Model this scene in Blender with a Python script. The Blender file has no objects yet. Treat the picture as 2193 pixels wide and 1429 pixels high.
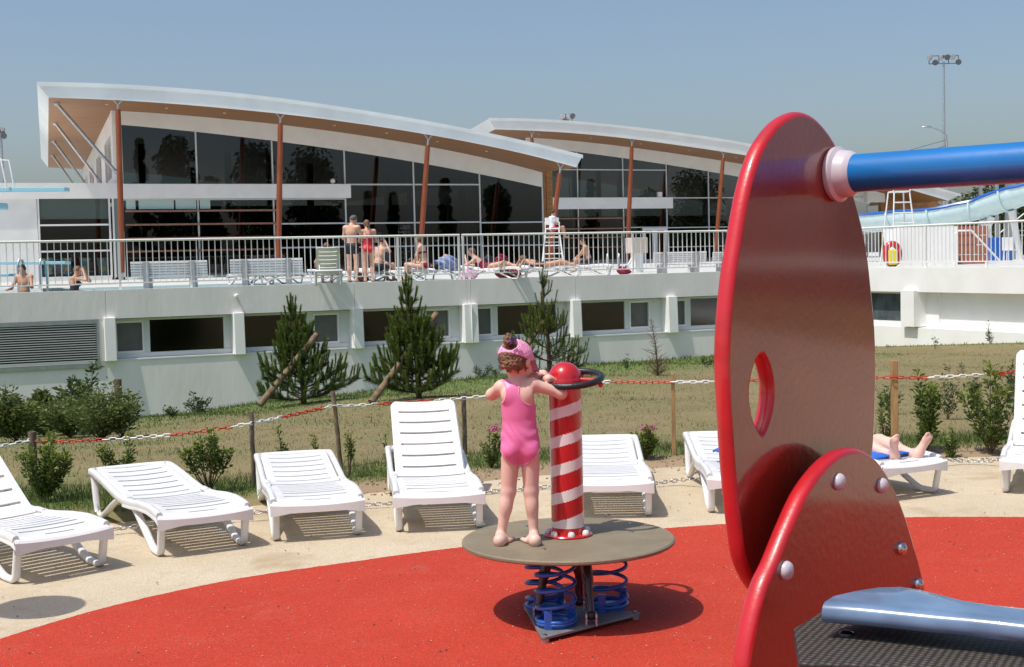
import bpy, bmesh, math, random
import numpy as np
from mathutils import Vector, Matrix

# ------------------------------------------------------------------ camera, sky, sun, exposure
S = bpy.context.scene
COL = S.collection
FPX = 2900.0; EYE = 1.65
PITCH = math.atan(161 / FPX); ROLL = .0235
_r0 = np.array([1, 0, 0.]); _u0 = np.array([0, math.sin(PITCH), math.cos(PITCH)])
FW = np.array([0, math.cos(PITCH), -math.sin(PITCH)])
RT = math.cos(ROLL) * _r0 - math.sin(ROLL) * _u0
UP = math.sin(ROLL) * _r0 + math.cos(ROLL) * _u0
CAMP = np.array([0, 0, EYE])
cam = bpy.data.cameras.new('camera'); camo = bpy.data.objects.new('camera', cam); COL.objects.link(camo)
cam.sensor_width = 36; cam.lens = FPX / 2193 * 36; cam.clip_start = .1; cam.clip_end = 3000
camo.matrix_world = Matrix(((RT[0], UP[0], -FW[0], 0), (RT[1], UP[1], -FW[1], 0), (RT[2], UP[2], -FW[2], EYE), (0, 0, 0, 1)))
S.camera = camo
TRAVEL = (.40, .298, -1.0)               # the way the sunlight goes
el = math.atan2(1, math.hypot(TRAVEL[0], TRAVEL[1])); az = math.atan2(-TRAVEL[0], -TRAVEL[1])
W = bpy.data.worlds.new('World'); S.world = W; W.use_nodes = True
nt = W.node_tree; bg = nt.nodes['Background']; sky = nt.nodes.new('ShaderNodeTexSky'); sky.sky_type = 'NISHITA'
sky.sun_disc = False; sky.sun_elevation = el; sky.sun_rotation = az; sky.air_density = 1.0; sky.dust_density = 3.0; sky.ozone_density = 1.2; sky.altitude = 50
hs = nt.nodes.new('ShaderNodeHueSaturation'); hs.inputs['Saturation'].default_value = 1.02; hs.inputs['Value'].default_value = 1.0
nt.links.new(sky.outputs[0], hs.inputs['Color']); tn = nt.nodes.new('ShaderNodeMix'); tn.data_type = 'RGBA'; tn.blend_type = 'MULTIPLY'; tn.inputs[0].default_value = 1; tn.inputs[7].default_value = (.965, .985, 1.01, 1)
nt.links.new(hs.outputs[0], tn.inputs[6]); nt.links.new(tn.outputs[2], bg.inputs[0]); bg.inputs[1].default_value = .118
sl = bpy.data.lights.new('sun', 'SUN'); so = bpy.data.objects.new('sun', sl); COL.objects.link(so)
sl.energy = 3.6; sl.angle = math.radians(.53); sl.color = (1, .95, .87)
so.rotation_euler = Vector(TRAVEL).to_track_quat('-Z', 'Y').to_euler(); so.location = (-10, -5, 30)
S.view_settings.view_transform = 'Standard'; S.view_settings.look = 'None'; S.view_settings.exposure = .17; S.view_settings.gamma = 1
S.view_settings.use_curve_mapping = False
S.cycles.max_bounces = 7; S.cycles.transparent_max_bounces = 24; S.cycles.caustics_reflective = False; S.cycles.caustics_refractive = False

# ------------------------------------------------------------------ measuring helpers
def ray(x, y): return FW + RT * ((x - 1096.5) / FPX) - UP * ((y - 714.5) / FPX)
def onz(x, y, z=0.0):
    d = ray(x, y); return CAMP + d * ((z - EYE) / d[2])
def aty(x, y, Y):
    d = ray(x, y); return CAMP + d * (Y / d[1])
def onplane(x, y, P, n):
    d = ray(x, y); P = np.array(P, float); n = np.array(n, float)
    return CAMP + d * (((P - CAMP) @ n) / (d @ n))
TA = .445                                     # slope of the building lines in plan
def wallk(x, y, k=1.0):                       # plane parallel to the terrace wall, k times as far away
    return onplane(x, y, (0, 35.18 * k, 0), (TA, -1, 0))
AW = math.atan(TA); WU = np.array([math.cos(AW), math.sin(AW), 0]); WN = np.array([math.sin(AW), -math.cos(AW), 0]); WZ = np.array([0, 0, 1.])
W0 = np.array([0, 35.18, 0])
def frame(k): return np.array([0, 35.18 * k, 0])
def sz(p, k=1.0):                             # world point -> (s along, z)
    q = p - frame(k); return float(q @ WU), float(p[2])
def wp(s, z, out=0.0, k=1.0): return frame(k) + WU * s + WN * out + WZ * z
WX = [-60, -20, -9.4, -8.0, 1.9, 5.8, 10.2, 12.6, 17, 60]; WB = [-2.1, -2.1, -1.95, -1.83, -1.22, -1.2, -1.1, -.72, 0, 0]
EX = [-30, -4.5, -3.29, -2.58, -1.91, -1.12, -.19, 1.02, 2.19, 3.31, 4.03, 30]; EY = [8.3, 8.4, 8.5, 8.69, 9.1, 9.55, 10.05, 10.45, 10.56, 10.63, 10.64, 10.7]
def ywall(X): return np.minimum(35.18 + TA * X, np.maximum(38.4 - 2.125 * (X - 10.2), 12.))
def zground(X, Y):
    X = np.asarray(X, float); Y = np.asarray(Y, float)
    zb = np.interp(X, WX, WB); yw = ywall(X)
    t = np.clip((Y - 11.2) / (yw - 11.2), 0, 1)
    edge = np.interp(X, EX, EY)
    z = zb * t + .035 * np.sin(X * 1.3 + .7 * Y) * np.clip((Y - 12) / 6, 0, 1) * np.clip((yw - Y) / 3, 0, 1)
    return z + np.where(Y > edge, .035 * np.clip((Y - edge) / .3, 0, 1) * np.clip((13 - Y) / 2, 0, 1), -.06)
def onT(x, y):
    d = ray(x, y); a, b = 4., 60.
    for _ in range(2000):
        P = CAMP + d * a
        if P[2] <= zground(P[0], P[1]): return P
        a += .03
    return P

# ------------------------------------------------------------------ object helpers
def tag(o, label=None, cat=None, group=None, kind=None):
    if label: o['label'] = label
    if cat: o['category'] = cat
    if group: o['group'] = group
    if kind: o['kind'] = kind
    return o
def thing(name, label, cat, loc=(0, 0, 0), rz=0, group=None):
    o = bpy.data.objects.new(name, None); o.empty_display_size = .1; COL.objects.link(o)
    o.location = [float(v) for v in loc]; o.rotation_euler = (0, 0, rz); return tag(o, label, cat, group)
def wmat(o):
    m = o.matrix_basis.copy() if o else Matrix()
    while o is not None and o.parent is not None:
        o = o.parent; m = o.matrix_basis @ m
    return m
class MB:
    def __init__(s, local=False): s.v = []; s.f = []; s.m = []; s.local = local; s.cur = 0
    def add(s, vs, fs):
        n = len(s.v); s.v += [tuple(float(c) for c in v) for v in vs]
        for f in fs: s.f.append(tuple(n + i for i in f)); s.m.append(s.cur)
        return s
    def box(s, c, sx, sy, sz_, ax=None, ay=None, az=None):
        c = np.array(c, float); ax = np.array((1, 0, 0) if ax is None else ax, float); ay = np.array((0, 1, 0) if ay is None else ay, float); az = np.array((0, 0, 1) if az is None else az, float)
        vs = [c + ax * (i * sx / 2) + ay * (j * sy / 2) + az * (k * sz_ / 2) for k in (-1, 1) for j in (-1, 1) for i in (-1, 1)]
        return s.add(vs, [(0, 2, 3, 1), (4, 5, 7, 6), (0, 1, 5, 4), (2, 6, 7, 3), (0, 4, 6, 2), (1, 3, 7, 5)])
    def hull8(s, a, b):                       # two quads (4 points each) joined
        return s.add(list(a) + list(b), [(3, 2, 1, 0), (4, 5, 6, 7), (0, 1, 5, 4), (1, 2, 6, 5), (2, 3, 7, 6), (3, 0, 4, 7)])
    def wbox(s, s0, s1, z0, z1, o0, o1, k=1.0):   # box in a wall frame
        return s.hull8([wp(s0, z0, o1, k), wp(s1, z0, o1, k), wp(s1, z1, o1, k), wp(s0, z1, o1, k)], [wp(s0, z0, o0, k), wp(s1, z0, o0, k), wp(s1, z1, o0, k), wp(s0, z1, o0, k)])
    def prism(s, poly, vec):
        n = len(poly); vec = np.array(vec, float); P = [np.array(p, float) for p in poly]
        s.add(P + [p + vec for p in P], [tuple(range(n))[::-1], tuple(range(n, 2 * n))] + [(i, (i + 1) % n, n + (i + 1) % n, n + i) for i in range(n)]); return s
    def tube(s, pts, r, n=8, caps=True, closed=False):
        P = [np.array(p, float) for p in pts]; m = len(P); R = r if hasattr(r, '__len__') else [r] * m
        up = None; rings = []
        for i in range(m):
            if closed: t = P[(i + 1) % m] - P[i - 1]
            else: t = P[min(i + 1, m - 1)] - P[max(i - 1, 0)]
            t = t / (np.linalg.norm(t) + 1e-12)
            if up is None: up = np.array((0, 0, 1.)) if abs(t[2]) < .9 else np.array((1., 0, 0))
            a = np.cross(t, up); a /= np.linalg.norm(a) + 1e-12; b = np.cross(a, t); up = b
            rings.append([P[i] + R[i] * (math.cos(q) * a + math.sin(q) * b) for q in [2 * math.pi * j / n for j in range(n)]])
        vs = [v for rg in rings for v in rg]; fs = []
        for i in range(m if closed else m - 1):
            k = (i + 1) % m
            for j in range(n): fs.append((i * n + j, k * n + j, k * n + (j + 1) % n, i * n + (j + 1) % n))
        if caps and not closed: fs += [tuple(range(n)), tuple(range((m - 1) * n, m * n))[::-1]]
        return s.add(vs, fs)
    def cyl(s, a, b, r, n=12, r2=None): return s.tube([a, b], [r, r if r2 is None else r2], n)
    def lathe(s, c, prof, n=32, ax=(0, 0, 1)):    # prof: (radius, height) list
        ax = Vector(ax).normalized(); q = ax.to_track_quat('Z', 'Y'); c = Vector([float(x) for x in c]); vs = []; fs = []
        for (r, h) in prof:
            for j in range(n):
                a = 2 * math.pi * j / n; vs.append(c + q @ Vector((r * math.cos(a), r * math.sin(a), h)))
        m = len(prof)
        for i in range(m - 1):
            for j in range(n): fs.append((i * n + j, i * n + (j + 1) % n, (i + 1) * n + (j + 1) % n, (i + 1) * n + j))
        fs += [tuple(range(n))[::-1], tuple(range((m - 1) * n, m * n))]
        return s.add(vs, fs)
    def sphere(s, c, r, n=16, m=10, sc=(1, 1, 1)):
        c = np.array(c, float); vs = []; fs = []
        for i in range(m + 1):
            t = math.pi * i / m
            for j in range(n):
                a = 2 * math.pi * j / n; vs.append(c + r * np.array([sc[0] * math.sin(t) * math.cos(a), sc[1] * math.sin(t) * math.sin(a), sc[2] * math.cos(t)]))
        for i in range(m):
            for j in range(n): fs.append((i * n + j, (i + 1) * n + j, (i + 1) * n + (j + 1) % n, i * n + (j + 1) % n))
        return s.add(vs, fs)
    def build(s, name, mats, parent=None, smooth=None, label=None, kind=None, bevel=0, seg=2):
        mats = mats if isinstance(mats, (list, tuple)) else [mats]
        me = bpy.data.meshes.new(name)
        vs = np.array(s.v, float).reshape(-1, 3)
        if parent is not None and not s.local:
            iv = np.array(wmat(parent).inverted()); vs = vs @ iv[:3, :3].T + iv[:3, 3]
        me.from_pydata(vs.tolist(), [], s.f)
        for m in mats: me.materials.append(m)
        if len(mats) > 1: me.polygons.foreach_set('material_index', s.m)
        if smooth is True: me.polygons.foreach_set('use_smooth', [True] * len(me.polygons))
        elif smooth: me.shade_smooth() if False else me.set_sharp_from_angle(angle=math.radians(smooth))
        if smooth and smooth is not True: me.polygons.foreach_set('use_smooth', [True] * len(me.polygons))
        me.update()
        return link(name, me, parent, label, kind, bevel, seg)
def link(name, me, parent=None, label=None, kind=None, bevel=0, seg=2):
    o = bpy.data.objects.new(name, me); COL.objects.link(o)
    if parent is not None: o.parent = parent
    if label: o['label'] = label
    if kind: o['kind'] = kind
    if bevel:
        b = o.modifiers.new('bevel', 'BEVEL'); b.width = bevel; b.segments = seg; b.limit_method = 'ANGLE'; b.angle_limit = .6; b.harden_normals = False
    return o
def copy_tree(o, parent=None):
    c = o.copy(); COL.objects.link(c); c.parent = parent
    for ch in [q for q in o.children]: copy_tree(ch, c)
    return c
def add_copy(name, src, parent, mw):          # piece sharing mesh data, placed by a world matrix
    o = bpy.data.objects.new(name, src); COL.objects.link(o); o.parent = parent
    o.matrix_basis = wmat(parent).inverted() @ mw; return o
def basis(o, x, y, z): return Matrix(((x[0], y[0], z[0], o[0]), (x[1], y[1], z[1], o[1]), (x[2], y[2], z[2], o[2]), (0, 0, 0, 1)))

# ------------------------------------------------------------------ materials
MATS = {}
def mat(name, col, rough=.5, metal=0, var=0, vscale=4, col2=None, bump=0, bscale=60, coat=0, spec=.5, obj=True, stretch=None, detail=4, trans=0, sss=0, wear=None, ctr=(.35, .65)):
    m = bpy.data.materials.new(name); m.use_nodes = True; t = m.node_tree; p = t.nodes['Principled BSDF']
    p.inputs['Base Color'].default_value = (*col, 1); p.inputs['Roughness'].default_value = rough; p.inputs['Metallic'].default_value = metal
    p.inputs['Specular IOR Level'].default_value = spec; p.inputs['Coat Weight'].default_value = coat; p.inputs['Coat Roughness'].default_value = .08
    if sss: p.inputs['Subsurface Weight'].default_value = sss; p.inputs['Subsurface Radius'].default_value = (.6, .25, .15); p.inputs['Subsurface Scale'].default_value = .012
    tc = t.nodes.new('ShaderNodeTexCoord'); mp = t.nodes.new('ShaderNodeMapping'); t.links.new(tc.outputs['Object'], mp.inputs[0])
    if stretch: mp.inputs['Scale'].default_value = stretch
    if var or col2:
        n = t.nodes.new('ShaderNodeTexNoise'); n.inputs['Scale'].default_value = vscale; n.inputs['Detail'].default_value = detail; t.links.new(mp.outputs[0], n.inputs['Vector'])
        r = t.nodes.new('ShaderNodeValToRGB'); c2 = col2 or tuple(c * (1 - var) for c in col); c1 = col if col2 else tuple(min(1, c * (1 + var)) for c in col)
        r.color_ramp.elements[0].position = ctr[0]; r.color_ramp.elements[1].position = ctr[1]
        r.color_ramp.elements[0].color = (*c2, 1); r.color_ramp.elements[1].color = (*c1, 1)
        t.links.new(n.outputs[0], r.inputs[0]); t.links.new(r.outputs[0], p.inputs['Base Color'])
    if bump:
        n2 = t.nodes.new('ShaderNodeTexNoise'); n2.inputs['Scale'].default_value = bscale; n2.inputs['Detail'].default_value = 3; t.links.new(mp.outputs[0], n2.inputs['Vector'])
        b = t.nodes.new('ShaderNodeBump'); b.inputs['Strength'].default_value = bump; b.inputs['Distance'].default_value = .01
        t.links.new(n2.outputs[0], b.inputs['Height']); t.links.new(b.outputs[0], p.inputs['Normal'])
    MATS[name] = m; return m
def leafmat(name, cols, rough=.45, transl=.25):
    m = bpy.data.materials.new(name); m.use_nodes = True; t = m.node_tree; p = t.nodes['Principled BSDF']
    at = t.nodes.new('ShaderNodeAttribute'); at.attribute_name = 'tint'; at.attribute_type = 'GEOMETRY'
    r = t.nodes.new('ShaderNodeValToRGB'); e = r.color_ramp.elements
    e[0].color = (*cols[0], 1); e[1].color = (*cols[-1], 1)
    for i, c in enumerate(cols[1:-1]): q = e.new((i + 1) / (len(cols) - 1)); q.color = (*c, 1)
    t.links.new(at.outputs['Fac'], r.inputs[0]); t.links.new(r.outputs[0], p.inputs['Base Color']); p.inputs['Roughness'].default_value = rough
    p.inputs['Specular IOR Level'].default_value = .35
    tr = t.nodes.new('ShaderNodeBsdfTranslucent'); t.links.new(r.outputs[0], tr.inputs[0]); mx = t.nodes.new('ShaderNodeMixShader'); mx.inputs[0].default_value = transl
    t.links.new(p.outputs[0], mx.inputs[1]); t.links.new(tr.outputs[0], mx.inputs[2]); t.links.new(mx.outputs[0], t.nodes['Material Output'].inputs[0])
    return m
def glass(name, tint, f0, rough=0.0):
    m = bpy.data.materials.new(name); m.use_nodes = True; t = m.node_tree; t.nodes.remove(t.nodes['Principled BSDF'])
    tr = t.nodes.new('ShaderNodeBsdfTransparent'); tr.inputs[0].default_value = (*tint, 1); g = t.nodes.new('ShaderNodeBsdfGlossy'); g.inputs['Roughness'].default_value = rough; g.inputs[0].default_value = (.95, .95, 1, 1)
    fr = t.nodes.new('ShaderNodeFresnel'); fr.inputs[0].default_value = f0; mx = t.nodes.new('ShaderNodeMixShader')
    t.links.new(fr.outputs[0], mx.inputs[0]); t.links.new(tr.outputs[0], mx.inputs[1]); t.links.new(g.outputs[0], mx.inputs[2]); t.links.new(mx.outputs[0], t.nodes['Material Output'].inputs[0])
    return m
M_wall = mat('white render', (.82, .82, .80), .85, var=.04, vscale=1.2, bump=.25, bscale=14)
M_wallr = mat('terrace wall render', (.84, .80, .785), .9, var=.045, vscale=1.6, detail=7, bump=.5, bscale=9, stretch=(1, 1, .3))
M_white = mat('white paint', (.78, .78, .77), .35, var=.03, vscale=3)
M_rail = mat('railing paint', (.80, .79, .77), .3, coat=.2)
M_fascia = mat('roof metal', (.76, .82, .83), .4, var=.06, vscale=.7)
M_fascia2 = mat('roof metal pale', (.78, .78, .75), .4, var=.05, vscale=.7)
M_soffit = mat('soffit boards', (.33, .155, .055), .6, col2=(.24, .105, .033), vscale=3, stretch=(.15, 3, 1))
M_wood = mat('wood cladding', (.38, .18, .05), .55, col2=(.25, .1, .025), vscale=2.5, stretch=(1, 1, 6))
M_orange = mat('column stain', (.27, .065, .018), .45, col2=(.19, .045, .012), vscale=3, stretch=(4, 4, .5))
M_slat = mat('sun slats', (.3, .16, .1), .6, var=.1)
M_frame = mat('window frame', (.62, .65, .64), .4)
M_frameg = mat('green glass fins', (.17, .25, .24), .3)
M_glass = glass('tinted pane', (.30, .33, .34), 1.7)
M_glassd = glass('dark pane', (.2, .2, .19), 1.6, .12)
M_frost = mat('frosted pane', (.12, .12, .115), .4, var=.12, vscale=3)
M_clear = glass('clear pane', (.85, .88, .88), 1.55)
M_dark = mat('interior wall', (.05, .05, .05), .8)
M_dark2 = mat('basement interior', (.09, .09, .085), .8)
M_galv = mat('galvanised steel', (.45, .47, .49), .4, metal=.8, var=.1, vscale=8)
M_deck = mat('deck tiles', (.54, .55, .52), .7, var=.12, vscale=2, bump=.1, bscale=10)
M_lblue = mat('pale blue board', (.28, .55, .66), .5)
M_loung = mat('lounger plastic', (.75, .75, .76), .3, col2=(.66, .65, .62), vscale=4, detail=8, ctr=(.25, .5))
M_dgray = mat('lamp grey', (.12, .13, .14), .5, metal=.3)
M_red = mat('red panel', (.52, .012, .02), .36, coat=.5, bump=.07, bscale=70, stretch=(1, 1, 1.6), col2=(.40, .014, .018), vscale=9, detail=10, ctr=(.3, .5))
M_redshade = mat('red panel shaded side', (.27, .020, .008), .30, coat=.95, bump=.13, bscale=60, col2=(.21, .013, .008), vscale=5, detail=9)  # rim red, with shade and reflected tan put into the colour
M_redp = mat('red plastic', (.55, .014, .02), .24, coat=.5, col2=(.46, .014, .02), vscale=14, detail=8)
M_whitep = mat('white plastic', (.72, .68, .66), .3, coat=.3)
M_col = mat('column white', (.74, .70, .68), .28, coat=.4, var=.02)
M_cap = mat('bolt cap', (.56, .52, .57), .3, coat=.2)
M_bluet = mat('blue tube', (.005, .15, .45), .3, coat=.45, var=.10, vscale=5, detail=8, bump=.04, bscale=30)
M_blues = mat('blue spring', (.012, .10, .42), .35, coat=.3, var=.15, vscale=12)
M_black = mat('black grip', (.018, .018, .022), .4, bump=.2, bscale=90)
M_damp = mat('dark damper', (.03, .008, .006), .3, coat=.4)
M_plate = mat('base plate', (.20, .21, .22), .6, metal=.2, var=.2, vscale=6)
M_disc = mat('anti slip disc', (.23, .19, .125), .62, col2=(.19, .155, .10), vscale=7, bump=.3, bscale=160)
M_bsteel = mat('grey blue moulding', (.13, .21, .34), .25, coat=.5, var=.2, vscale=9, detail=6)
M_steel = mat('steel', (.6, .6, .6), .2, metal=1)
M_skin = mat('skin pale', (.74, .50, .42), .5, sss=.12, col2=(.70, .44, .36), vscale=9)
M_skin2 = mat('skin tanned', (.50, .27, .17), .5, var=.08, vscale=8)
M_skin3 = mat('skin light', (.60, .35, .25), .5, var=.06, vscale=8)
M_hair = mat('hair brown', (.085, .038, .018), .5, col2=(.22, .11, .055), vscale=22, bump=.8, bscale=55, stretch=(2, 2, .6))
M_hairg = mat('hair grey', (.10, .10, .10), .6, bump=.6, bscale=60)
M_haird = mat('hair dark', (.02, .013, .010), .5, bump=.6, bscale=60)
M_pink = mat('pink swimsuit', (.76, .175, .39), .45, var=.03, vscale=30, bump=.06, bscale=40)
M_pinkl = mat('pink piping', (.80, .30, .48), .5)
M_pinkc = mat('pink cap', (.80, .33, .52), .7, bump=.08, bscale=30)
M_clip = mat('purple clip', (.06, .03, .22), .15, coat=1, var=.5, vscale=60)
M_suitr = mat('red swimsuit', (.55, .015, .03), .5)
M_suitk = mat('black trunks', (.012, .012, .016), .6)
M_cloth = mat('white shirt', (.62, .64, .70), .8)
M_clothb = mat('blue towel', (.02, .13, .55), .9, bump=.5, bscale=40)
M_clothl = mat('blue white towel', (.35, .42, .62), .9, col2=(.08, .14, .38), vscale=9, bump=.4, bscale=30)
M_maroon = mat('maroon cloth', (.20, .01, .035), .9, bump=.3)
M_pinkt = mat('pale pink towel', (.66, .42, .56), .9, bump=.3)
M_postw = mat('weathered post', (.20, .15, .11), .9, col2=(.08, .06, .045), vscale=14, stretch=(3, 3, .5), bump=.6, bscale=30)
M_postn = mat('fresh wood post', (.44, .26, .10), .75, col2=(.27, .16, .07), vscale=8, stretch=(3, 3, .4), bump=.4, bscale=40)
M_bark = mat('bark', (.10, .06, .04), .9, var=.3, vscale=20, bump=.6, bscale=40)
M_log = mat('stake log', (.24, .17, .10), .9, col2=(.11, .08, .045), vscale=10, bump=.5, bscale=20)
M_chred = mat('chain red', (.50, .03, .015), .35)
M_chwh = mat('chain white', (.76, .76, .73), .35)
M_chst = mat('chain steel', (.55, .56, .57), .3, metal=.9)
M_slidew = mat('slide white', (.60, .77, .80), .3, coat=.3, var=.05)
M_slideb = mat('slide blue', (.012, .12, .48), .3, coat=.3)
M_terra = mat('terracotta wall', (.34, .12, .07), .8, var=.1, vscale=6)
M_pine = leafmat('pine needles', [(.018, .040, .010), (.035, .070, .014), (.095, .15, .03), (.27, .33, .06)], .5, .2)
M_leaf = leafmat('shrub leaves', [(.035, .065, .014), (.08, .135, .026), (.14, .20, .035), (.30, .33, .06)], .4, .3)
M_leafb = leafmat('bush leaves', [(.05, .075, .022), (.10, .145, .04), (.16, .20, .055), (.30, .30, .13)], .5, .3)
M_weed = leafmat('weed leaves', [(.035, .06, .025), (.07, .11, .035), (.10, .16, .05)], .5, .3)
M_tree = leafmat('tree leaves', [(.012, .028, .007), (.03, .055, .012), (.06, .085, .015)], .5, .25)
M_blade = leafmat('grass blades', [(.05, .10, .015), (.09, .13, .03), (.19, .16, .07), (.29, .235, .125)], .6, .25)
M_flower = mat('pink flower', (.36, .09, .16), .7)
M_twig = mat('dead twigs', (.16, .10, .06), .9)
# ------------------------------------------------------------------ grounds
def ground_mat(name, c1, c2, c3, s1, s2, rough, bump, bs, speck=0, stain=None):
    m = bpy.data.materials.new(name); m.use_nodes = True; t = m.node_tree; p = t.nodes['Principled BSDF']; L = t.links.new
    tc = t.nodes.new('ShaderNodeTexCoord')
    def noise(sc, det=5, rg=.6):
        n = t.nodes.new('ShaderNodeTexNoise'); n.inputs['Scale'].default_value = sc; n.inputs['Detail'].default_value = det; n.inputs['Roughness'].default_value = rg; L(tc.outputs['Object'], n.inputs['Vector']); return n
    def ramp(src, a, b, ca, cb):
        r = t.nodes.new('ShaderNodeValToRGB'); r.color_ramp.elements[0].position = a; r.color_ramp.elements[1].position = b
        r.color_ramp.elements[0].color = (*ca, 1); r.color_ramp.elements[1].color = (*cb, 1); L(src, r.inputs[0]); return r
    def mix(a, b, f, mode='MIX'):
        x = t.nodes.new('ShaderNodeMix'); x.data_type = 'RGBA'; x.blend_type = mode
        if isinstance(f, float): x.inputs[0].default_value = f
        else: L(f, x.inputs[0])
        L(a, x.inputs[6])
        if isinstance(b, tuple): x.inputs[7].default_value = (*b, 1)
        else: L(b, x.inputs[7])
        return x.outputs[2]
    a = ramp(noise(s1).outputs[0], .35, .65, c1, c2).outputs[0]
    b = mix(a, c3, ramp(noise(s2, 8, .7).outputs[0], .52, .72, (0, 0, 0), (.8, .8, .8)).outputs[0])
    if speck:
        v = t.nodes.new('ShaderNodeTexVoronoi'); v.inputs['Scale'].default_value = speck; L(tc.outputs['Object'], v.inputs['Vector'])
        sp = t.nodes.new('ShaderNodeSeparateColor'); L(v.outputs['Color'], sp.inputs[0])
        r = ramp(sp.outputs[0], .0, 1.0, (.80, .78, .76), (1.16, 1.16, 1.16)); b = mix(b, r.outputs[0], 1.0, 'MULTIPLY')
        r2 = ramp(sp.outputs[1], .985, .99, (0, 0, 0), (.6, .6, .6)); b = mix(b, tuple(min(1, c * 1.0 + .12) for c in c1), r2.outputs[0])
    if stain:
        n = noise(stain[0], 6, .62); b = mix(b, stain[1], ramp(n.outputs[0], stain[2], stain[2] + .1, (0, 0, 0), (.75, .75, .75)).outputs[0])
    L(b, p.inputs['Base Color']); p.inputs['Roughness'].default_value = rough; p.inputs['Specular IOR Level'].default_value = .3
    n = noise(bs, 4); bp = t.nodes.new('ShaderNodeBump'); bp.inputs['Strength'].default_value = bump; bp.inputs['Distance'].default_value = .01
    L(n.outputs[0], bp.inputs['Height']); L(bp.outputs[0], p.inputs['Normal'])
    return m
M_rubber = ground_mat('red rubber surface', (.43, .037, .017), (.47, .043, .020), (.46, .060, .034), 1.1, 3, .85, .6, 110, speck=150, stain=(1.3, (.44, .085, .06), .62))
M_path = ground_mat('beige paving', (.50, .42, .30), (.56, .48, .36), (.46, .37, .25), 1.6, 7, .9, .5, 90, speck=260, stain=(1.1, (.38, .28, .17), .56))
M_soil = ground_mat('soil', (.30, .21, .13), (.22, .15, .09), (.38, .29, .19), 4, 14, .95, 1, 30)
# lawn: straw and green patches by position
def green_amount(X, Y):                     # where living grass grows (0..1)
    X = np.asarray(X, float); Y = np.asarray(Y, float)
    e = np.interp(X, EX, EY); yw = ywall(X)
    near = np.exp(-((Y - e - .75) / .55) ** 2) * np.where(X > 1.9, .9, .85)
    far = np.clip(1.5 - (yw - Y) / np.where(X > 9, 1.3, np.where(X < 2, 9.0, 7.0)), 0, 1) * np.where(X > 9, .6, 1.0)
    leftish = np.clip((-3.5 - X) / 3, 0, 1) * .4
    n = .5 + .5 * np.sin(X * 1.9 + 1.3 * np.sin(Y * 1.1)) * np.sin(Y * 1.4 + X * .6 + 2 * np.sin(X * .7))
    n2 = .5 + .5 * np.sin(X * 6.1 + 2 * np.sin(Y * 3.3)) * np.sin(Y * 5.2 + X * 2.1)
    patch = np.clip(n * 1.5 - .7, 0, 1) * np.where(X > 2, .25, .6)
    return np.clip(near + far + leftish + patch * .8 + (n2 - .5) * .25, 0, 1)
def lawn_sheet():
    xs = np.concatenate([np.linspace(-70, -12, 30)[:-1], np.linspace(-12, 16, 225), np.linspace(16, 120, 40)[1:]])
    ys = np.concatenate([np.linspace(7.6, 14, 60)[:-1], np.linspace(14, 41, 136), np.linspace(41, 60, 6)[1:]])
    XX, YY = np.meshgrid(xs, ys); Z = zground(XX, YY)
    v = np.stack([XX, YY, Z], -1).reshape(-1, 3); nx = len(xs); ny = len(ys)
    f = [(j * nx + i, j * nx + i + 1, (j + 1) * nx + i + 1, (j + 1) * nx + i) for j in range(ny - 1) for i in range(nx - 1)]
    me = bpy.data.meshes.new('lawn'); me.from_pydata(v.tolist(), [], f); me.polygons.foreach_set('use_smooth', [True] * len(f))
    g = green_amount(XX, YY).reshape(-1)
    e = np.interp(XX, EX, EY); soil = np.clip(1 - np.abs(YY - e - .05) / .42, 0, 1) * np.where(XX > -1.6, 1, .25); soil = np.clip(soil * 1.6, 0, 1).reshape(-1)
    a = me.attributes.new('green', 'FLOAT', 'POINT'); a.data.foreach_set('value', g); a = me.attributes.new('soil', 'FLOAT', 'POINT'); a.data.foreach_set('value', soil)
    m = ground_mat('dry lawn', (.215, .175, .085), (.17, .145, .065), (.27, .22, .115), 1.2, 9, .95, .6, 45, stain=(.45, (.155, .155, .06), .55)); t = m.node_tree; p = t.nodes['Principled BSDF']; L = t.links.new
    src = p.inputs['Base Color'].links[0].from_socket
    def at(nm):
        q = t.nodes.new('ShaderNodeAttribute'); q.attribute_name = nm; return q.outputs['Fac']
    n = t.nodes.new('ShaderNodeTexNoise'); n.inputs['Scale'].default_value = 8; n.inputs['Detail'].default_value = 6
    tc = t.nodes.new('ShaderNodeTexCoord'); L(tc.outputs['Object'], n.inputs['Vector'])
    ad = t.nodes.new('ShaderNodeMath'); ad.operation = 'MULTIPLY_ADD'; L(n.outputs[0], ad.inputs[0]); ad.inputs[1].default_value = 1.2; L(at('green'), ad.inputs[2])
    r = t.nodes.new('ShaderNodeMapRange'); r.inputs[1].default_value = .75; r.inputs[2].default_value = 1.5; L(ad.outputs[0], r.inputs[0])
    x = t.nodes.new('ShaderNodeMix'); x.data_type = 'RGBA'; L(r.outputs[0], x.inputs[0]); L(src, x.inputs[6]); x.inputs[7].default_value = (.10, .15, .035, 1)
    y = t.nodes.new('ShaderNodeMix'); y.data_type = 'RGBA'; L(at('soil'), y.inputs[0]); L(x.outputs[2], y.inputs[6]); y.inputs[7].default_value = (.30, .22, .14, 1)
    L(y.outputs[2], p.inputs['Base Color']); me.materials.append(m)
    return link('lawn', me, kind='structure')
lawn_sheet()
g = MB(); g.add([(-1500, -1500, -2.6), (1500, -1500, -2.6), (1500, 1500, -2.6), (-1500, 1500, -2.6)], [(0, 1, 2, 3)]); g.build('distant_ground', M_soil, kind='structure')
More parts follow.
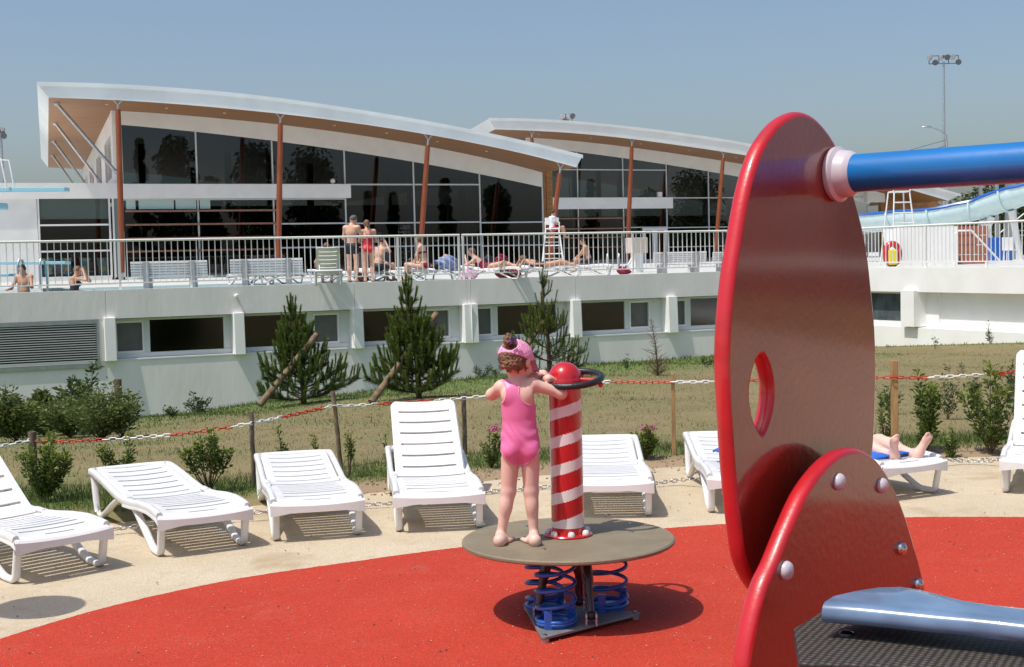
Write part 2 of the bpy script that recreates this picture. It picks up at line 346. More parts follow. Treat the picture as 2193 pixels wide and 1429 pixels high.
# far banks to the right and behind so that the lawn and paving do not end in the air
g = MB(); g.add([(-70, -60, -.07), (120, -60, -.07), (120, 7.7, -.07), (-70, 7.7, -.07)], [(0, 1, 2, 3)]); g.build('ground', M_soil, kind='structure')
def path_sheet():
    xs = np.linspace(-30, 30, 241); e = np.interp(xs, EX, EY) + .03 * np.sin(xs * 3.1) + .02 * np.sin(xs * 9.7 + 1)
    n = len(xs); vs = [(x, -30, 0) for x in xs] + [(x, y, 0) for x, y in zip(xs, e)] + [(x, y + .02, -.1) for x, y in zip(xs, e)]
    fs = [(i, i + 1, n + i + 1, n + i) for i in range(n - 1)] + [(n + i, n + i + 1, 2 * n + i + 1, 2 * n + i) for i in range(n - 1)]
    MB().add(vs, fs).build('paving', M_path, kind='structure')
path_sheet()
def red_sheet():
    rng = random.Random(4)
    RX = [-6, -4.2, -3.2, -2.6, -2.32, -2.09, -1.5, -.55, -.29, .97, 1.24, 2.43, 3.09, 4.2, 5.5, 7]; RY = [-2, 2.2, 4.2, 5.4, 5.98, 6.42, 7.03, 7.57, 7.70, 8.10, 8.17, 8.25, 8.17, 7.8, 6.8, 4]
    xs = np.linspace(-6, 7, 900); y = np.interp(xs, RX, RY)
    k = np.ones(35) / 35; yy = np.convolve(np.pad(y, 17, 'edge'), k, 'valid'); yy = yy + np.array([rng.uniform(-.005, .005) for _ in xs])
    n = len(xs); vs = [(x, -8, .006) for x in xs] + [(x, b, .006) for x, b in zip(xs, yy)] + [(x, b + .004, -.002) for x, b in zip(xs, yy)]
    fs = [(i, i + 1, n + i + 1, n + i) for i in range(n - 1)] + [(n + i, n + i + 1, 2 * n + i + 1, 2 * n + i) for i in range(n - 1)]
    MB().add(vs, fs).build('play_surface', M_rubber, kind='structure')
red_sheet()

# ------------------------------------------------------------------ terrace: deck, retaining walls, windows
CORN = np.array([9.69, 35.18 + TA * 9.69, 0]); VU = np.array([.426, -.905, 0]); VU /= np.linalg.norm(VU); VN = np.array([VU[1], -VU[0], 0])   # right wall, normal towards the camera
ZT = 1.143; ZD = 1.10
SC = float((CORN - W0) @ WU)
def rp(s, z, out=0.0): return CORN + VU * s + VN * out + WZ * z
back = [wp(-60, ZD), wp(SC, ZD), rp(24, ZD), (200, 16, ZD), (260, 300, ZD), (-220, 300, ZD)]
MB().add(back, [tuple(range(6))]).build('terrace_deck', M_deck, kind='structure')
def spx(x, y): return sz(wallk(x, y))
# pool just behind the wall on the left
M_water = mat('pool water', (.06, .20, .23), .06, bump=.3, bscale=3)
PS0, PS1 = spx(-260, 620)[0], spx(215, 618)[0]
MB().add([wp(PS0, ZD + .004, -.9), wp(PS1, ZD + .004, -.9), wp(PS1, ZD + .004, -9), wp(PS0, ZD + .004, -9)], [(0, 1, 2, 3)]).build('pool_water', M_water, kind='structure')
wall = thing('terrace_wall', 'long white rendered terrace wall with basement windows, facing the lawn', 'wall', wp(0, -1.5))
ZB = .48; ZS = -.49
S0 = -40.; S1 = SC
MB().add([wp(PS1 + .01, ZD + .004, -.33), wp(spx(1080, 600)[0], ZD + .004, -.33), wp(spx(1080, 600)[0], ZD + .004, -7.5), wp(PS1 + .01, ZD + .004, -7.5)], [(0, 3, 2, 1)]).build('coping_tiles', mat('teal tiles', (.22, .32, .32), .6, var=.15, vscale=3), kind='structure')
joints = [spx(226, 650)[0], spx(759, 640)[0], spx(1000, 620)[0], spx(1008, 620)[0], spx(1232, 610)[0]]
def band():
    m = MB(); e = [S0] + [j for j in joints] + [S1]
    for a, b in zip(e[:-1], e[1:]):
        m.wbox(a + .006, b - .006, ZB, ZT, -.32, 0)
    m.wbox(S0, S1, ZB + .01, ZT - .012, -.6, -.02); m.build('upper_band', M_wallr, wall)
    m = MB(); m.wbox(S0, S1, -2.6, ZS, -.6, -.005); m.build('lower_wall', M_wallr, wall)
    m = MB(); m.wbox(S0, S1, ZS, ZS + .03, -.35, .012); m.build('ledge', M_white, wall)
band()
piers = [(217, 247), (494, 522), (749, 776), (986, 1021), (1217, 1242), (1422, 1447), (1640, 1664)]
for i, (a, b) in enumerate(piers):
    sa = spx(a + 6, 720)[0]; sb = spx(b, 720)[0]; m = MB()
    m.hull8([wp(sa, ZS + .005, .17), wp(sb, ZS + .005, .17), wp(sb, ZB + .03, .12), wp(sa, ZB + .03, .12)], [wp(sa, ZS + .005, -.3), wp(sb, ZS + .005, -.3), wp(sb, ZB + .03, -.3), wp(sa, ZB + .03, -.3)])
    if i == 3: m.wbox((sa + sb) / 2 - .008, (sa + sb) / 2 + .008, ZS, ZB, .13, .175)
    m.build('pier', M_wall, wall, bevel=.01)
REC = -.26
mull = {0: [(250, 312, 's'), (325, 484, 'b')], 1: [(524, 663, 'b'), (677, 733, 's')], 2: [(777, 906, 'b'), (918, 972, 's')], 3: [(1022, 1063, 's'), (1075, 1200, 'b')], 4: [(1243, 1348, 'b'), (1358, 1402, 's')], 5: [(1448, 1480, 's'), (1490, 1600, 'b')]}
def basement_window(i):
    sa = spx(piers[i][1], 720)[0] + .0; sb = spx(piers[i + 1][0] + 6, 720)[0]
    w = MB(); z0, z1 = ZS + .035, ZB - .02
    fr = .05
    w.wbox(sa, sb, z0, z0 + .11, REC - .05, REC + .04); w.wbox(sa, sb, z1 - .05, z1, REC - .05, REC + .02)
    edges = [sa]
    for (a, b, t) in mull[i]:
        edges += [spx(a, 720)[0], spx(b, 720)[0]]
    edges.append(sb)
    for j in range(0, len(edges), 2):
        a, b = edges[j], edges[j + 1]
        if b - a > .02: w.wbox(a, b, z0 + .11, z1 - .05, REC - .05, REC + .012)
    fo = w.build('window_frame', M_frame, wall, bevel=.004)
    for (a, b, t) in mull[i]:
        a, b = spx(a, 720)[0], spx(b, 720)[0]
        if t == 's':
            q = MB(); zz0, zz1 = z0 + .11, z1 - .05
            for (p0, p1, q0, q1) in ((a, b, zz0, zz0 + .05), (a, b, zz1 - .05, zz1), (a, a + .04, zz0 + .05, zz1 - .05), (b - .04, b, zz0 + .05, zz1 - .05)): q.wbox(p0, p1, q0, q1, REC - .045, REC + .03)
            q.build('casement', M_white, wall, bevel=.004)
        m = MB(); m.wbox(a + .005, b - .005, z0 + .105, z1 - .045, REC - .045, REC - .035); m.build('pane', M_frost if t == 's' else M_glassd, wall)
for i in range(6): basement_window(i)
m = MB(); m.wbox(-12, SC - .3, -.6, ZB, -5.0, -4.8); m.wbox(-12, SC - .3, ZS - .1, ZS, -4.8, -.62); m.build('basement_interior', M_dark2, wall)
m = MB(); c = (spx(390, 745)[0]); m.wbox(c, c + .36, ZS + .14, ZS + .27, -.55, -.4); m.build('box_inside', M_white, wall)
# louvre on the far left
la, lb = -16.0, spx(213, 740)[0]; LF = MB(); lz0, lz1 = spx(205, 787)[1], spx(205, 684)[1]
for (a, b, c, d) in ((la, lb, lz0, lz0 + .09), (la, lb, lz1 - .10, lz1), (lb - .05, lb, lz0 + .09, lz1 - .1)): LF.wbox(a, b, c, d, -.2, .03)
LF.build('louvre_frame', M_galv, wall); LB = MB(); LB.wbox(la, lb - .05, lz0 + .09, lz1 - .1, -.24, -.21); LB.build('louvre_back', M_dark, wall)
m = MB(); m.wbox(lb, spx(224, 740)[0], ZS - .2, ZB, -.3, -.006); m.build('recess_infill', M_wallr, wall)
nl = 17
for i in range(nl):
    z = lz0 + .11 + (lz1 - lz0 - .24) * i / (nl - 1)
    m = MB(); m.hull8([wp(la, z - .010, .02), wp(lb - .05, z - .010, .02), wp(lb - .05, z + .006, .02), wp(la, z + .006, .02)], [wp(la, z - .014, -.035), wp(lb - .05, z - .014, -.035), wp(lb - .05, z - .004, -.035), wp(la, z - .004, -.035)])
    m.build('louvre_slat', M_white, wall)
# small white bulkhead lamp and its shadow
b = spx(505, 634); m = MB(); m.lathe(wp(b[0], b[1], 0), [(.03, 0), (.03, .05), (.055, .06), (.055, .10), (.03, .13)], 14, WN)
tag(m.build('wall_lamp', M_white), 'small white spot lamp sticking out of the terrace wall above the left pine', 'lamp')
# right hand wall
wr = thing('terrace_wall', 'sunlit white terrace wall that turns towards the camera on the right, with one window', 'wall', rp(3, -1))
SE = 24.
def rbox(m, s0, s1, z0, z1, o0, o1): return m.hull8([rp(s0, z0, o1), rp(s1, z0, o1), rp(s1, z1, o1), rp(s0, z1, o1)], [rp(s0, z0, o0), rp(s1, z0, o0), rp(s1, z1, o0), rp(s0, z1, o0)])
def rpx(x, y):
    p = onplane(x, y, CORN, VN); return float((p - CORN) @ VU), float(p[2])
m = MB(); rbox(m, .02, SE, ZB, ZT, -.4, 0); m.build('upper_band', M_wall, wr)
zl = rpx(2080, 708)[1]
m = MB(); rbox(m, .02, SE, -2.6, zl, -.6, -.02); m.build('lower_wall', M_wall, wr)
sw = rpx(1937, 660)[0]; sw2 = rpx(1972, 660)[0]
m = MB(); rbox(m, sw2 + .35, SE, zl, ZB, -.6, -.36); m.build('recessed_wall', M_wall, wr)
m = MB(); rbox(m, sw, sw + .52, zl + .02, ZB + .05, -.35, .14); m.build('pier', M_wall, wr, bevel=.01)
m = MB(); rbox(m, sw + .52, sw2 + .36, zl, ZB, -.6, -.30); m.build('recess_side', M_wall, wr)
m = MB(); rbox(m, .3, sw, zl, zl + .14, -.32, -.2); rbox(m, .3, sw, ZB - .06, ZB, -.32, -.22); m.build('window_frame', M_white, wr)
m = MB(); rbox(m, .3, sw, zl + .14, ZB - .06, -.28, -.27); m.build('pane', mat('reflection grey pane', (.07, .09, .095), .25, var=.4, vscale=2), wr)  # mottled grey blue colour stands in for reflections on the glass
m = MB(); rbox(m, -.2, sw2, zl - .1, ZB, -2.6, -2.5); m.build('interior', M_dark2, wr)

# ------------------------------------------------------------------ railings
bal_me = None
def railing(label, P, U, L, fulls, stubs, ztop=2.275, zbot=1.29, sp=.145, sag=0.0, group='white railings along the terrace edge'):
    """P start point on the wall top, U direction, L length; fulls: full height posts, stubs: short feet"""
    global bal_me
    U = np.array(U); N = np.cross(U, WZ)
    t = thing('terrace_railing', label, 'railing', P, math.atan2(U[1], U[0]), group)
    def loc(s, z): return (s, 0, z - P[2])
    m = MB(local=True); m.tube([loc(0, ztop), loc(L, ztop)], .030, 10); m.build('top_rail', M_rail, t, smooth=40)
    m = MB(local=True); m.box(loc(L / 2, zbot), L, .045, .03); m.build('bottom_rail', M_rail, t)
    for s in fulls:
        m = MB(local=True); m.box(loc(s, (ztop + ZT) / 2), .05, .05, ztop - ZT); m.build('post', M_rail, t)
    for s in stubs:
        m = MB(local=True); m.box(loc(s, (zbot + ZT) / 2), .05, .05, zbot - ZT); m.build('foot', M_rail, t)
    if bal_me is None:
        q = MB(local=True); q.box((0, 0, 0), .018, .018, 1); bal_me = q.build('baluster', M_rail, t); bal_me = (bal_me.data, bpy.data.objects.remove(bal_me))[0]
    n = int(L / sp)
    for i in range(1, n):
        s = L * i / n
        if min([abs(s - f) for f in fulls] + [9]) < .05: continue
        o = bpy.data.objects.new('baluster', bal_me); COL.objects.link(o); o.parent = t
        o.location = (s, 0, (ztop + zbot) / 2 - P[2]); o.scale = (1, 1, ztop - zbot)
OFFR = -.12
def sp_(x): return spx(x, 560)[0]
a, b = sp_(-60), sp_(989)
railing('left run of white terrace railing above the basement louvre', wp(a, ZT, OFFR), WU, b - a, [0.02, sp_(257) - a, sp_(856) - a, b - a - .025], [sp_(84) - a, sp_(410) - a, sp_(575) - a, sp_(725) - a, sp_(977) - a])
a, b = sp_(994), SC - .1
railing('middle run of white terrace railing ending behind the red panel', wp(a, ZT, OFFR), WU, b - a, [0.025, sp_(1360) - a], [sp_(1008) - a, sp_(1130) - a, sp_(1246) - a, sp_(1480) - a])
railing('right run of white terrace railing on the sunlit wall', rp(.1, ZT, OFFR), VU, 12, [0.03, 3.2, 7.1, 9.5], [1.6, 5.4])
# ------------------------------------------------------------------ the two swimming halls
def interp_curve(pts, n, xs=None):
    pts = sorted(pts); x = np.array([p[0] for p in pts]); y = np.array([p[1] for p in pts])
    # smooth Catmull style resample
    X = np.linspace(x[0], x[-1], n) if xs is None else xs
    Y = np.interp(X, x, y); kk = max(3, n // 12) | 1
    for _ in range(2):
        Yp = np.pad(Y, kk // 2, 'reflect', reflect_type='odd'); Y = np.convolve(Yp, np.ones(kk) / kk, 'valid')
    return list(zip(X, Y))
def hall(label, kF, kR, top, bot, backpt, wline, gline, mulls, transoms, band, cols, name_loc, fmat, extra_panes_bottom=ZD, slats=None, group='white halls with curved roofs'):
    t = thing('swimming_hall', label, 'building', name_loc, 0, group)
    PR = lambda x, y: sz(wallk(x, y, kR), kR)
    PF = lambda x, y: sz(wallk(x, y, kF), kF)
    tc = interp_curve([PR(*p) for p in top], 49); bc = interp_curve([PR(*p) for p in bot], 49)
    # depth from the far corner of the roof
    BS, BZ = np.array([a for a, _ in bc]), np.array([b for _, b in bc]); TS, TZ = np.array([a for a, _ in tc]), np.array([b for _, b in tc]); zc = bc[0][1]
    for _ in range(6): q = onz(backpt[0], backpt[1], zc); sq = float((q - frame(kR)) @ WU); zc = float(np.interp(sq, BS, BZ))
    depth = float(-(q - frame(kR)) @ WN); sbk = BS[-1] - (BS[-1] - BS) * (BS[-1] - sq) / (BS[-1] - BS[0]); stk = TS[-1] - (TS[-1] - TS) * (TS[-1] - (sq - BS[0] + TS[0])) / (TS[-1] - TS[0])
    # fascia + top skin
    m = MB(); n = len(tc)
    F = [wp(s, z, .0, kR) for s, z in tc]; B = [wp(s, z, 0, kR) for s, z in bc]; Fb = [wp(s, float(np.interp(s, TS, TZ)), -depth, kR) for s in stk]; Bb = [wp(s, float(np.interp(s, BS, BZ)), -depth, kR) for s in sbk]
    vs = F + B + Fb + Bb; fs = []
    for i in range(n - 1):
        fs += [(n + i, n + i + 1, i + 1, i), (i, i + 1, 2 * n + i + 1, 2 * n + i), (2 * n + i, 2 * n + i + 1, 3 * n + i + 1, 3 * n + i)]
    fs += [(0, 2 * n, 3 * n, n), (n - 1, 2 * n - 1, 4 * n - 1, 3 * n - 1)]
    m.add(vs, fs); m.build('roof_fascia', fmat, t, smooth=25)
    m = MB(); fs = [(n + i, 3 * n + i, 3 * n + i + 1, n + i + 1) for i in range(n - 1)]
    eps = .01
    m.add([v - WZ * eps * 0 for v in vs], fs); m.build('soffit', M_soffit, t, smooth=True)
    m = MB(); vs = []; fs = []
    for i, (s, z) in enumerate(tc):
        vs += [wp(s, z - .12, .0, kR), wp(s, z - .12, .05, kR), wp(s, z + .05, .05, kR), wp(s, z + .05, -.25, kR)]
    for i in range(n - 1):
        for j in range(3): fs.append((4 * i + j, 4 * i + 4 + j, 4 * i + 5 + j, 4 * i + 1 + j))
    m.add(vs, fs); m.build('flashing', fmat, t, smooth=25)
    # panel joints on the fascia: thin raised strips
    for i in range(6, n - 2, 8):
        m = MB(); s, z = tc[i]; s2, z2 = bc[i]
        zb2 = np.interp(s, [a for a, _ in bc], [b for _, b in bc]); m.wbox(s - .01, s + .01, zb2 + .02, z - .13, -.01, .008, kR); m.build('fascia_joint', fmat, t)
    # gable wall strip
    wl = interp_curve([PF(*p) for p in wline], 33); gl = [PF(*p) for p in gline]
    gs = np.array([a for a, _ in gl]); gz = np.array([b for _, b in gl]); kg = np.polyfit(gs, gz, 2); GZ = lambda s: float(np.polyval(kg, s))
    ws = [a for a, _ in wl]; wz = [b for _, b in wl]
    m = MB(); SS = np.linspace(ws[0], ws[-1], 33)
    for a, b in zip(SS[:-1], SS[1:]):
        zt0, zt1 = np.interp(a, ws, wz) + .6, np.interp(b, ws, wz) + .6
        m.hull8([wp(a, GZ(a), 0, kF), wp(b, GZ(b), 0, kF), wp(b, zt1, 0, kF), wp(a, zt0, 0, kF)], [wp(a, GZ(a), -.3, kF), wp(b, GZ(b), -.3, kF), wp(b, zt1, -.3, kF), wp(a, zt0, -.3, kF)])
    m.build('gable_wall', M_wall, t)
    # mullions, transoms, panes
    ml = [PF(x, 420)[0] for x in mulls]
    for x in ml:
        m = MB(); m.wbox(x - .035, x + .035, ZD + .1, GZ(x), -.1, .06, kF); m.build('mullion', M_frame, t)
        m = MB(); m.wbox(x - .19, x - .05, ZD + .1, GZ(x) - .02, -.5, -.12, kF); m.build('glass_fin', M_frameg, t)
    for i in range(len(ml) - 1):
        tz = sorted([PF(*q)[1] for q in transoms(i)])
        for z in tz:
            m = MB(); m.wbox(ml[i] + .035, ml[i + 1] - .035, z - .035, z + .035, -.08, .05, kF); m.build('transom', M_frame, t)
        zs = [ZD + .1] + tz + [None]
        for j in range(len(zs) - 1):
            a, b = ml[i] + .02, ml[i + 1] - .02; z0 = zs[j]
            if zs[j + 1] is None: za, zb = GZ(a) + .05, GZ(b) + .05
            else: za = zb = zs[j + 1]
            m = MB(); m.hull8([wp(a, z0, -.01, kF), wp(b, z0, -.01, kF), wp(b, zb, -.01, kF), wp(a, za, -.01, kF)], [wp(a, z0, -.03, kF), wp(b, z0, -.03, kF), wp(b, zb, -.03, kF), wp(a, za, -.03, kF)])
            m.build('pane', M_glass, t)
    m = MB(); m.wbox(ml[0], ml[-1], ZD, ZD + .1, -.2, .1, kF); m.build('sill', M_frame, t)
    if band:
        x0, x1, y0, y1 = band; s0, z0 = PF(x0, y1); s1 = PF(x1, y1)[0]; z1 = PF((x0 + x1) / 2, y0)[1]; z0 = PF((x0 + x1) / 2, y1)[1]
        m = MB(); m.wbox(s0, s1, z0, z1, .07, .55, kF); m.build('white_band', M_wall, t, bevel=.01)
    # columns: stand on the deck below the roof edge
    for (tx, ty, bx, by, w) in cols:
        kc = kR * .985 + kF * .015; T = wallk(tx, ty, kc); Bq = wallk(bx, by, kc)
        d = (T - Bq); zb = ZD + .32; Bq = Bq + d * ((zb - Bq[2]) / d[2]); r = w / 2 * np.linalg.norm(T[:2]) / FPX
        zs_ = float(np.interp(sz(T, kc)[0], [a for a, _ in bc], [b for _, b in bc]))
        Tp = T + d * ((zs_ + .05 - T[2]) / d[2]); Bp = Bq + d * ((ZD - Bq[2]) / d[2])
        m = MB(); m.tube([Bq, Bq + (T - Bq) * .08, Bq + (T - Bq) * .5, T - (T - Bq) * .04, T], [r * .8, r * 1.0, r * 1.1, r, r * .9], 14); co = m.build('column', M_orange, t, smooth=50)
        m = MB(); m.lathe(Bp, [(.2, 0), (.2, .03), (.06, .04)], 12); m.cyl(Bp, Bq, .05, 8); m.build('base_pin', M_galv, co); m = MB(); m.cyl(T, Tp - (Tp - T) * .5, .05, 8)
        for sg in (-1, 1): m.cyl(Tp - (Tp - T) * .55, Tp + WU * .22 * sg, .025, 6)
        m.cyl(Tp - WU * .3, Tp + WU * .3, .04, 6); m.build('top_pin', M_galv, co)
    # interior and side walls
    s0, s1 = ws[0], ws[-1]
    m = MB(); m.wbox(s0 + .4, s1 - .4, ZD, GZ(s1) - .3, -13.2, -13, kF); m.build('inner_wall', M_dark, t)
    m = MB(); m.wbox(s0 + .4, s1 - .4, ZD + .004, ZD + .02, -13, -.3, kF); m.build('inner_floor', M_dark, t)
    for i in range(5):
        s = s0 + (s1 - s0) * (i + .5) / 5; m = MB(); m.wbox(s - .15, s + .15, ZD, GZ(s) - .2, -6.3, -6, kF); m.build('inner_post', M_wood, t)
    zr = float(np.interp(s1, ws, wz)) + .3
    m = MB(); m.wbox(s1 - .3, s1, ZD, zr, -depth + 4, -.3, kF); m.build('side_wall', M_wall, t)
    # downlights in the soffit
    for i in range(5, n - 4, 5):
        s, z = bc[i]; m = MB(); m.lathe(wp(s, z - .03, -1.6, kR), [(.06, 0), (.07, .02), (.07, .05)], 10); m.build('downlight', M_frame, t)
    return t, dict(sq=sq, PF=PF, PR=PR, tc=tc, bc=bc, wl=wl, GZ=GZ, depth=depth, kF=kF, kR=kR, s0=s0, s1=s1)

k1F, k1R = 2.0, 1.88
def tr1(i):
    if i <= 2: return [(500, 427), (640, 483), (640, 535)][:1] + ([(660, 479), (660, 530)] if i == 2 else [])
    if i < 5: return [(950, 395.6), (950, 476.5), (950, 526)]
    return [(1090, 476.5), (1090, 526)]
top1 = [(79, 178), (165, 179), (252, 182.7), (370, 190), (490, 200), (615, 214), (739, 232.7), (847, 249.4), (994, 276), (1141, 307.6), (1247.6, 334)]
bot1 = [(104, 209), (180, 211), (252, 214.5), (370, 222), (490, 232.7), (615, 245), (739, 260.7), (847, 276.5), (994, 301.8), (1141, 333), (1233.8, 358.8)]
wl1 = [(241, 223), (261, 225), (370, 235), (490, 248.5), (620, 263), (739, 280), (847, 299.4), (994, 328.8), (1164.7, 364)]
gl1 = [(261, 268.4), (418, 281.7), (581, 301), (738, 322), (884, 347), (1025, 374.4), (1159, 399.4)]
H1, D1 = hall('large white hall on the left with curved roof, wood soffit and tall dark glazing', k1F, k1R, top1, bot1, (103, 359), wl1, gl1,
              [261, 423, 585, 739, 886, 1027, 1161], tr1, (262, 745, 395.5, 426), [(252.6, 235, 262, 579, 11), (600.4, 264, 596.5, 551, 11), (916, 311.8, 900, 545, 10.5), (1198.5, 371.5, 1176, 565, 10)], wp(-4, ZD, 0, k1F), M_fascia)
PF, PR = D1['PF'], D1['PR']
# corner wall on the left of the facade, side wall with windows
s_a = PF(241, 300)[0]; s_b = PF(261, 300)[0]; zr = PF(245, 223)[1] + .4; zroof = PF(200, 392.5)[1]
m = MB(); m.wbox(s_a, s_b, zroof - .1, zr, -.35, 0, k1F); m.build('corner_wall', M_wall, H1)
dep = D1['depth'] - 4.6
m = MB()
GS = lambda nn: (D1['sq'] + .55 - s_a) * nn / dep
def sbox(m, x0, x1, z0, z1, n1, n0):          # slanting side wall piece between depths n0 and n1 behind the facade
    a, b = GS(n0), GS(n1); m.hull8([wp(x0 + a, z0, -n0, k1F), wp(x1 + a, z0, -n0, k1F), wp(x1 + a, z1, -n0, k1F), wp(x0 + a, z1, -n0, k1F)], [wp(x0 + b, z0, -n1, k1F), wp(x1 + b, z0, -n1, k1F), wp(x1 + b, z1, -n1, k1F), wp(x0 + b, z1, -n1, k1F)])
wins = []
o = .35
for j in range(4):
    a = 1.4 + j * 9.2; wins.append((a, a + 5.6))
edges = [.35] + [e for w_ in wins for e in w_] + [dep]; zw0, zw1 = zroof + .35, zroof + 2.35
for i in range(0, len(edges), 2): sbox(m, s_a, s_a + .3, zroof - .1, zr, edges[i + 1], edges[i])
for a, b in wins:
    sbox(m, s_a, s_a + .3, zroof - .1, zw0, b, a); sbox(m, s_a, s_a + .3, zw1, zr, b, a)
m.build('side_wall', M_wall, H1)
for a, b in wins:
    m = MB()
    for (x, y) in ((a, a + .12), (b - .12, b), ((a + b) / 2 - .06, (a + b) / 2 + .06)): sbox(m, s_a + .18, s_a + .26, zw0, zw1, y, x)
    sbox(m, s_a + .18, s_a + .26, zw0, zw0 + .1, b, a); w_ = m.build('side_window', M_white, H1)
    m = MB(); sbox(m, s_a + .21, s_a + .23, zw0, zw1, b, a); m.build('pane', M_glass, w_)
# struts under the left overhang
for (tx, ty, bx, by) in ((120.7, 221, 239.7, 371), (118, 263.5, 200, 389), (114.4, 302, 158.5, 389), (112, 332, 127.7, 389)):
    zs = D1['bc'][1][1] - .02; T = onz(tx, ty, zs); dn = float(-(T - frame(k1F)) @ WN); Bq = wp(s_a - .05 + GS(dn), zroof + .4 if bx > 230 else zroof + .05, -dn, k1F)
    m = MB(); m.tube([T, T * .5 + Bq * .5, Bq], .075, 8); m.sphere(T, .13, 8, 6); m.sphere(Bq, .12, 8, 6); m.build('strut', M_galv, H1, smooth=50)
# annex on the left
z0, z1 = PF(120, 426)[1], zroof; sL = PF(-700, 400)[0]
m = MB(); m.wbox(sL, s_b - .01, z0, z1, -14, .15, k1F); m.build('annex_roof_band', M_wall, H1)
m = MB(); m.wbox(sL, PF(81, 500)[0], ZD, z0, -.4, 0, k1F); m.build('annex_wall', M_wall, H1)
am = [PF(x, 500)[0] for x in (84, 236, 244, 260)]
for x in am:
    m = MB(); m.wbox(x - .04, x + .04, ZD + .1, z0, -.1, .05, k1F); m.build('mullion', M_white, H1)
m = MB(); m.wbox(am[2] + .04, am[3] - .04, ZD + .1, z0, -.06, -.02, k1F); m.build('glass_panel', M_frameg, H1)
ats = [PF(160, y)[1] for y in (482, 538)]
for z in ats:
    m = MB(); m.wbox(am[0] + .04, am[1] - .04, z - .04, z + .04, -.08, .05, k1F); m.build('transom', M_white, H1)
zz = [ZD + .1] + ats[::-1] + [z0]
for a, b in zip(zz[:-1], zz[1:]):
    m = MB(); m.wbox(am[0] + .04, am[1] - .04, a, b, -.04, -.02, k1F); m.build('pane', M_clear, H1)
m = MB(); m.wbox(am[0], am[1], ZD, ZD + .2, -.2, .1, k1F); m.build('sill', M_white, H1)
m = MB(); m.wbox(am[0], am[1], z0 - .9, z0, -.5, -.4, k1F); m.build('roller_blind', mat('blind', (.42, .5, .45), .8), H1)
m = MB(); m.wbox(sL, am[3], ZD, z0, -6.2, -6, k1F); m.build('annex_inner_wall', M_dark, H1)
M_ban = mat('turquoise banner', (.16, .48, .55), .7); M_bany = mat('yellow banner dot', (.62, .60, .30), .7)
for x in (104, 144, 184, 222):
    sx, zt_ = PF(x, 552); zb_ = PF(x, 589)[1]; zb_ = max(zb_, ZD + .22)
    bt = thing('banner', {104: 'turquoise tapering banner leftmost behind the low annex window', 144: 'turquoise tapering banner second from the left behind the annex window', 184: 'turquoise tapering banner third from the left behind the annex window', 222: 'turquoise tapering banner rightmost behind the low annex window'}[x], 'banner', wp(sx, ZD + .02, -.5, k1F), 0, 'turquoise banners behind the annex window')
    m = MB(); m.hull8([wp(sx - .17, zb_, -.5, k1F), wp(sx + .17, zb_, -.5, k1F), wp(sx + .24, zt_, -.5, k1F), wp(sx - .24, zt_, -.5, k1F)], [wp(sx - .17, zb_, -.53, k1F), wp(sx + .17, zb_, -.53, k1F), wp(sx + .24, zt_, -.53, k1F), wp(sx - .24, zt_, -.53, k1F)]); m.build('cloth', M_ban, bt)
    m = MB(); m.lathe(wp(sx, (zt_ * .35 + zb_ * .65), -.499, k1F), [(.15, 0), (.15, .01)], 16, WN); m.lathe(wp(sx, zt_ - .09, -.499, k1F), [(.09, 0), (.09, .01)], 14, WN); m.build('round_print', M_bany, bt)
    m = MB(); m.wbox(sx - .02, sx + .02, ZD + .02, zb_, -.53, -.51, k1F); m.lathe(wp(sx, ZD + .02, -.52, k1F), [(.15, 0), (.15, .03)], 12); m.build('stand', M_dgray, bt)
# wooden corner pier between the halls
sp0, sp1, sp2 = PF(1163.5, 450)[0], PF(1170.5, 450)[0], PF(1183.5, 450)[0]; zt = PF(1170, 372)[1]
m = MB(); m.wbox(sp0, sp1, ZD, zt + .5, -.3, .02, k1F); m.build('dark_jamb', M_soffit, H1)
m = MB(); bh = .28
z = ZD
while z < zt + .4:
    q = MB(); q.wbox(sp1, sp2, z + .008, z + bh, -.3, .06, k1F); q.build('cladding_board', M_wood, H1); z += bh
# sun slats and clerestory lights
def slat_group(H, PF, k, rows, x0, x1, ymid):
    for y in rows:
        s0, z_ = PF((x0 + x1) / 2, y); a, b = PF(x0, ymid)[0], PF(x1, ymid)[0]
        m = MB(); m.wbox(a, b, z_ - .05, z_ + .03, .10, .28, k); m.build('sun_slat', M_slat, H)
slat_group(H1, PF, k1F, (451.5, 480, 509, 536), 268, 590, 480)
Mlp = mat('light panel', (.45, .62, .62), .4)
for a, b in ((270, 290), (297, 372), (376, 420), (428, 450)):
    m = MB(); za, zb = PF(360, 448)[1], PF(360, 428)[1]; m.wbox(PF(a, 440)[0], PF(b, 440)[0], za, zb, -.012, .03, k1F); m.build('light_panel', Mlp, H1)
# shower / door glass inside right
for x in (1010, 1030, 1062, 1080):
    m = MB(); s, zt_ = PF(x, 425); m.wbox(s - .04, s + .04, ZD, zt_, -1.5, -1.4, k1F); m.build('inner_frame', M_frameg, H1)
s_, z_ = PF(708, 389); m = MB(); m.sphere(wp(s_, z_, .35, k1F), .13, 12, 8); m.cyl(wp(s_, z_ - .2, .3, k1F), wp(s_, z_, .3, k1F), .03, 6)
tag(m.build('round_spotlight', M_white, smooth=50), 'round white spotlight standing on the white band of the large hall', 'spotlight')

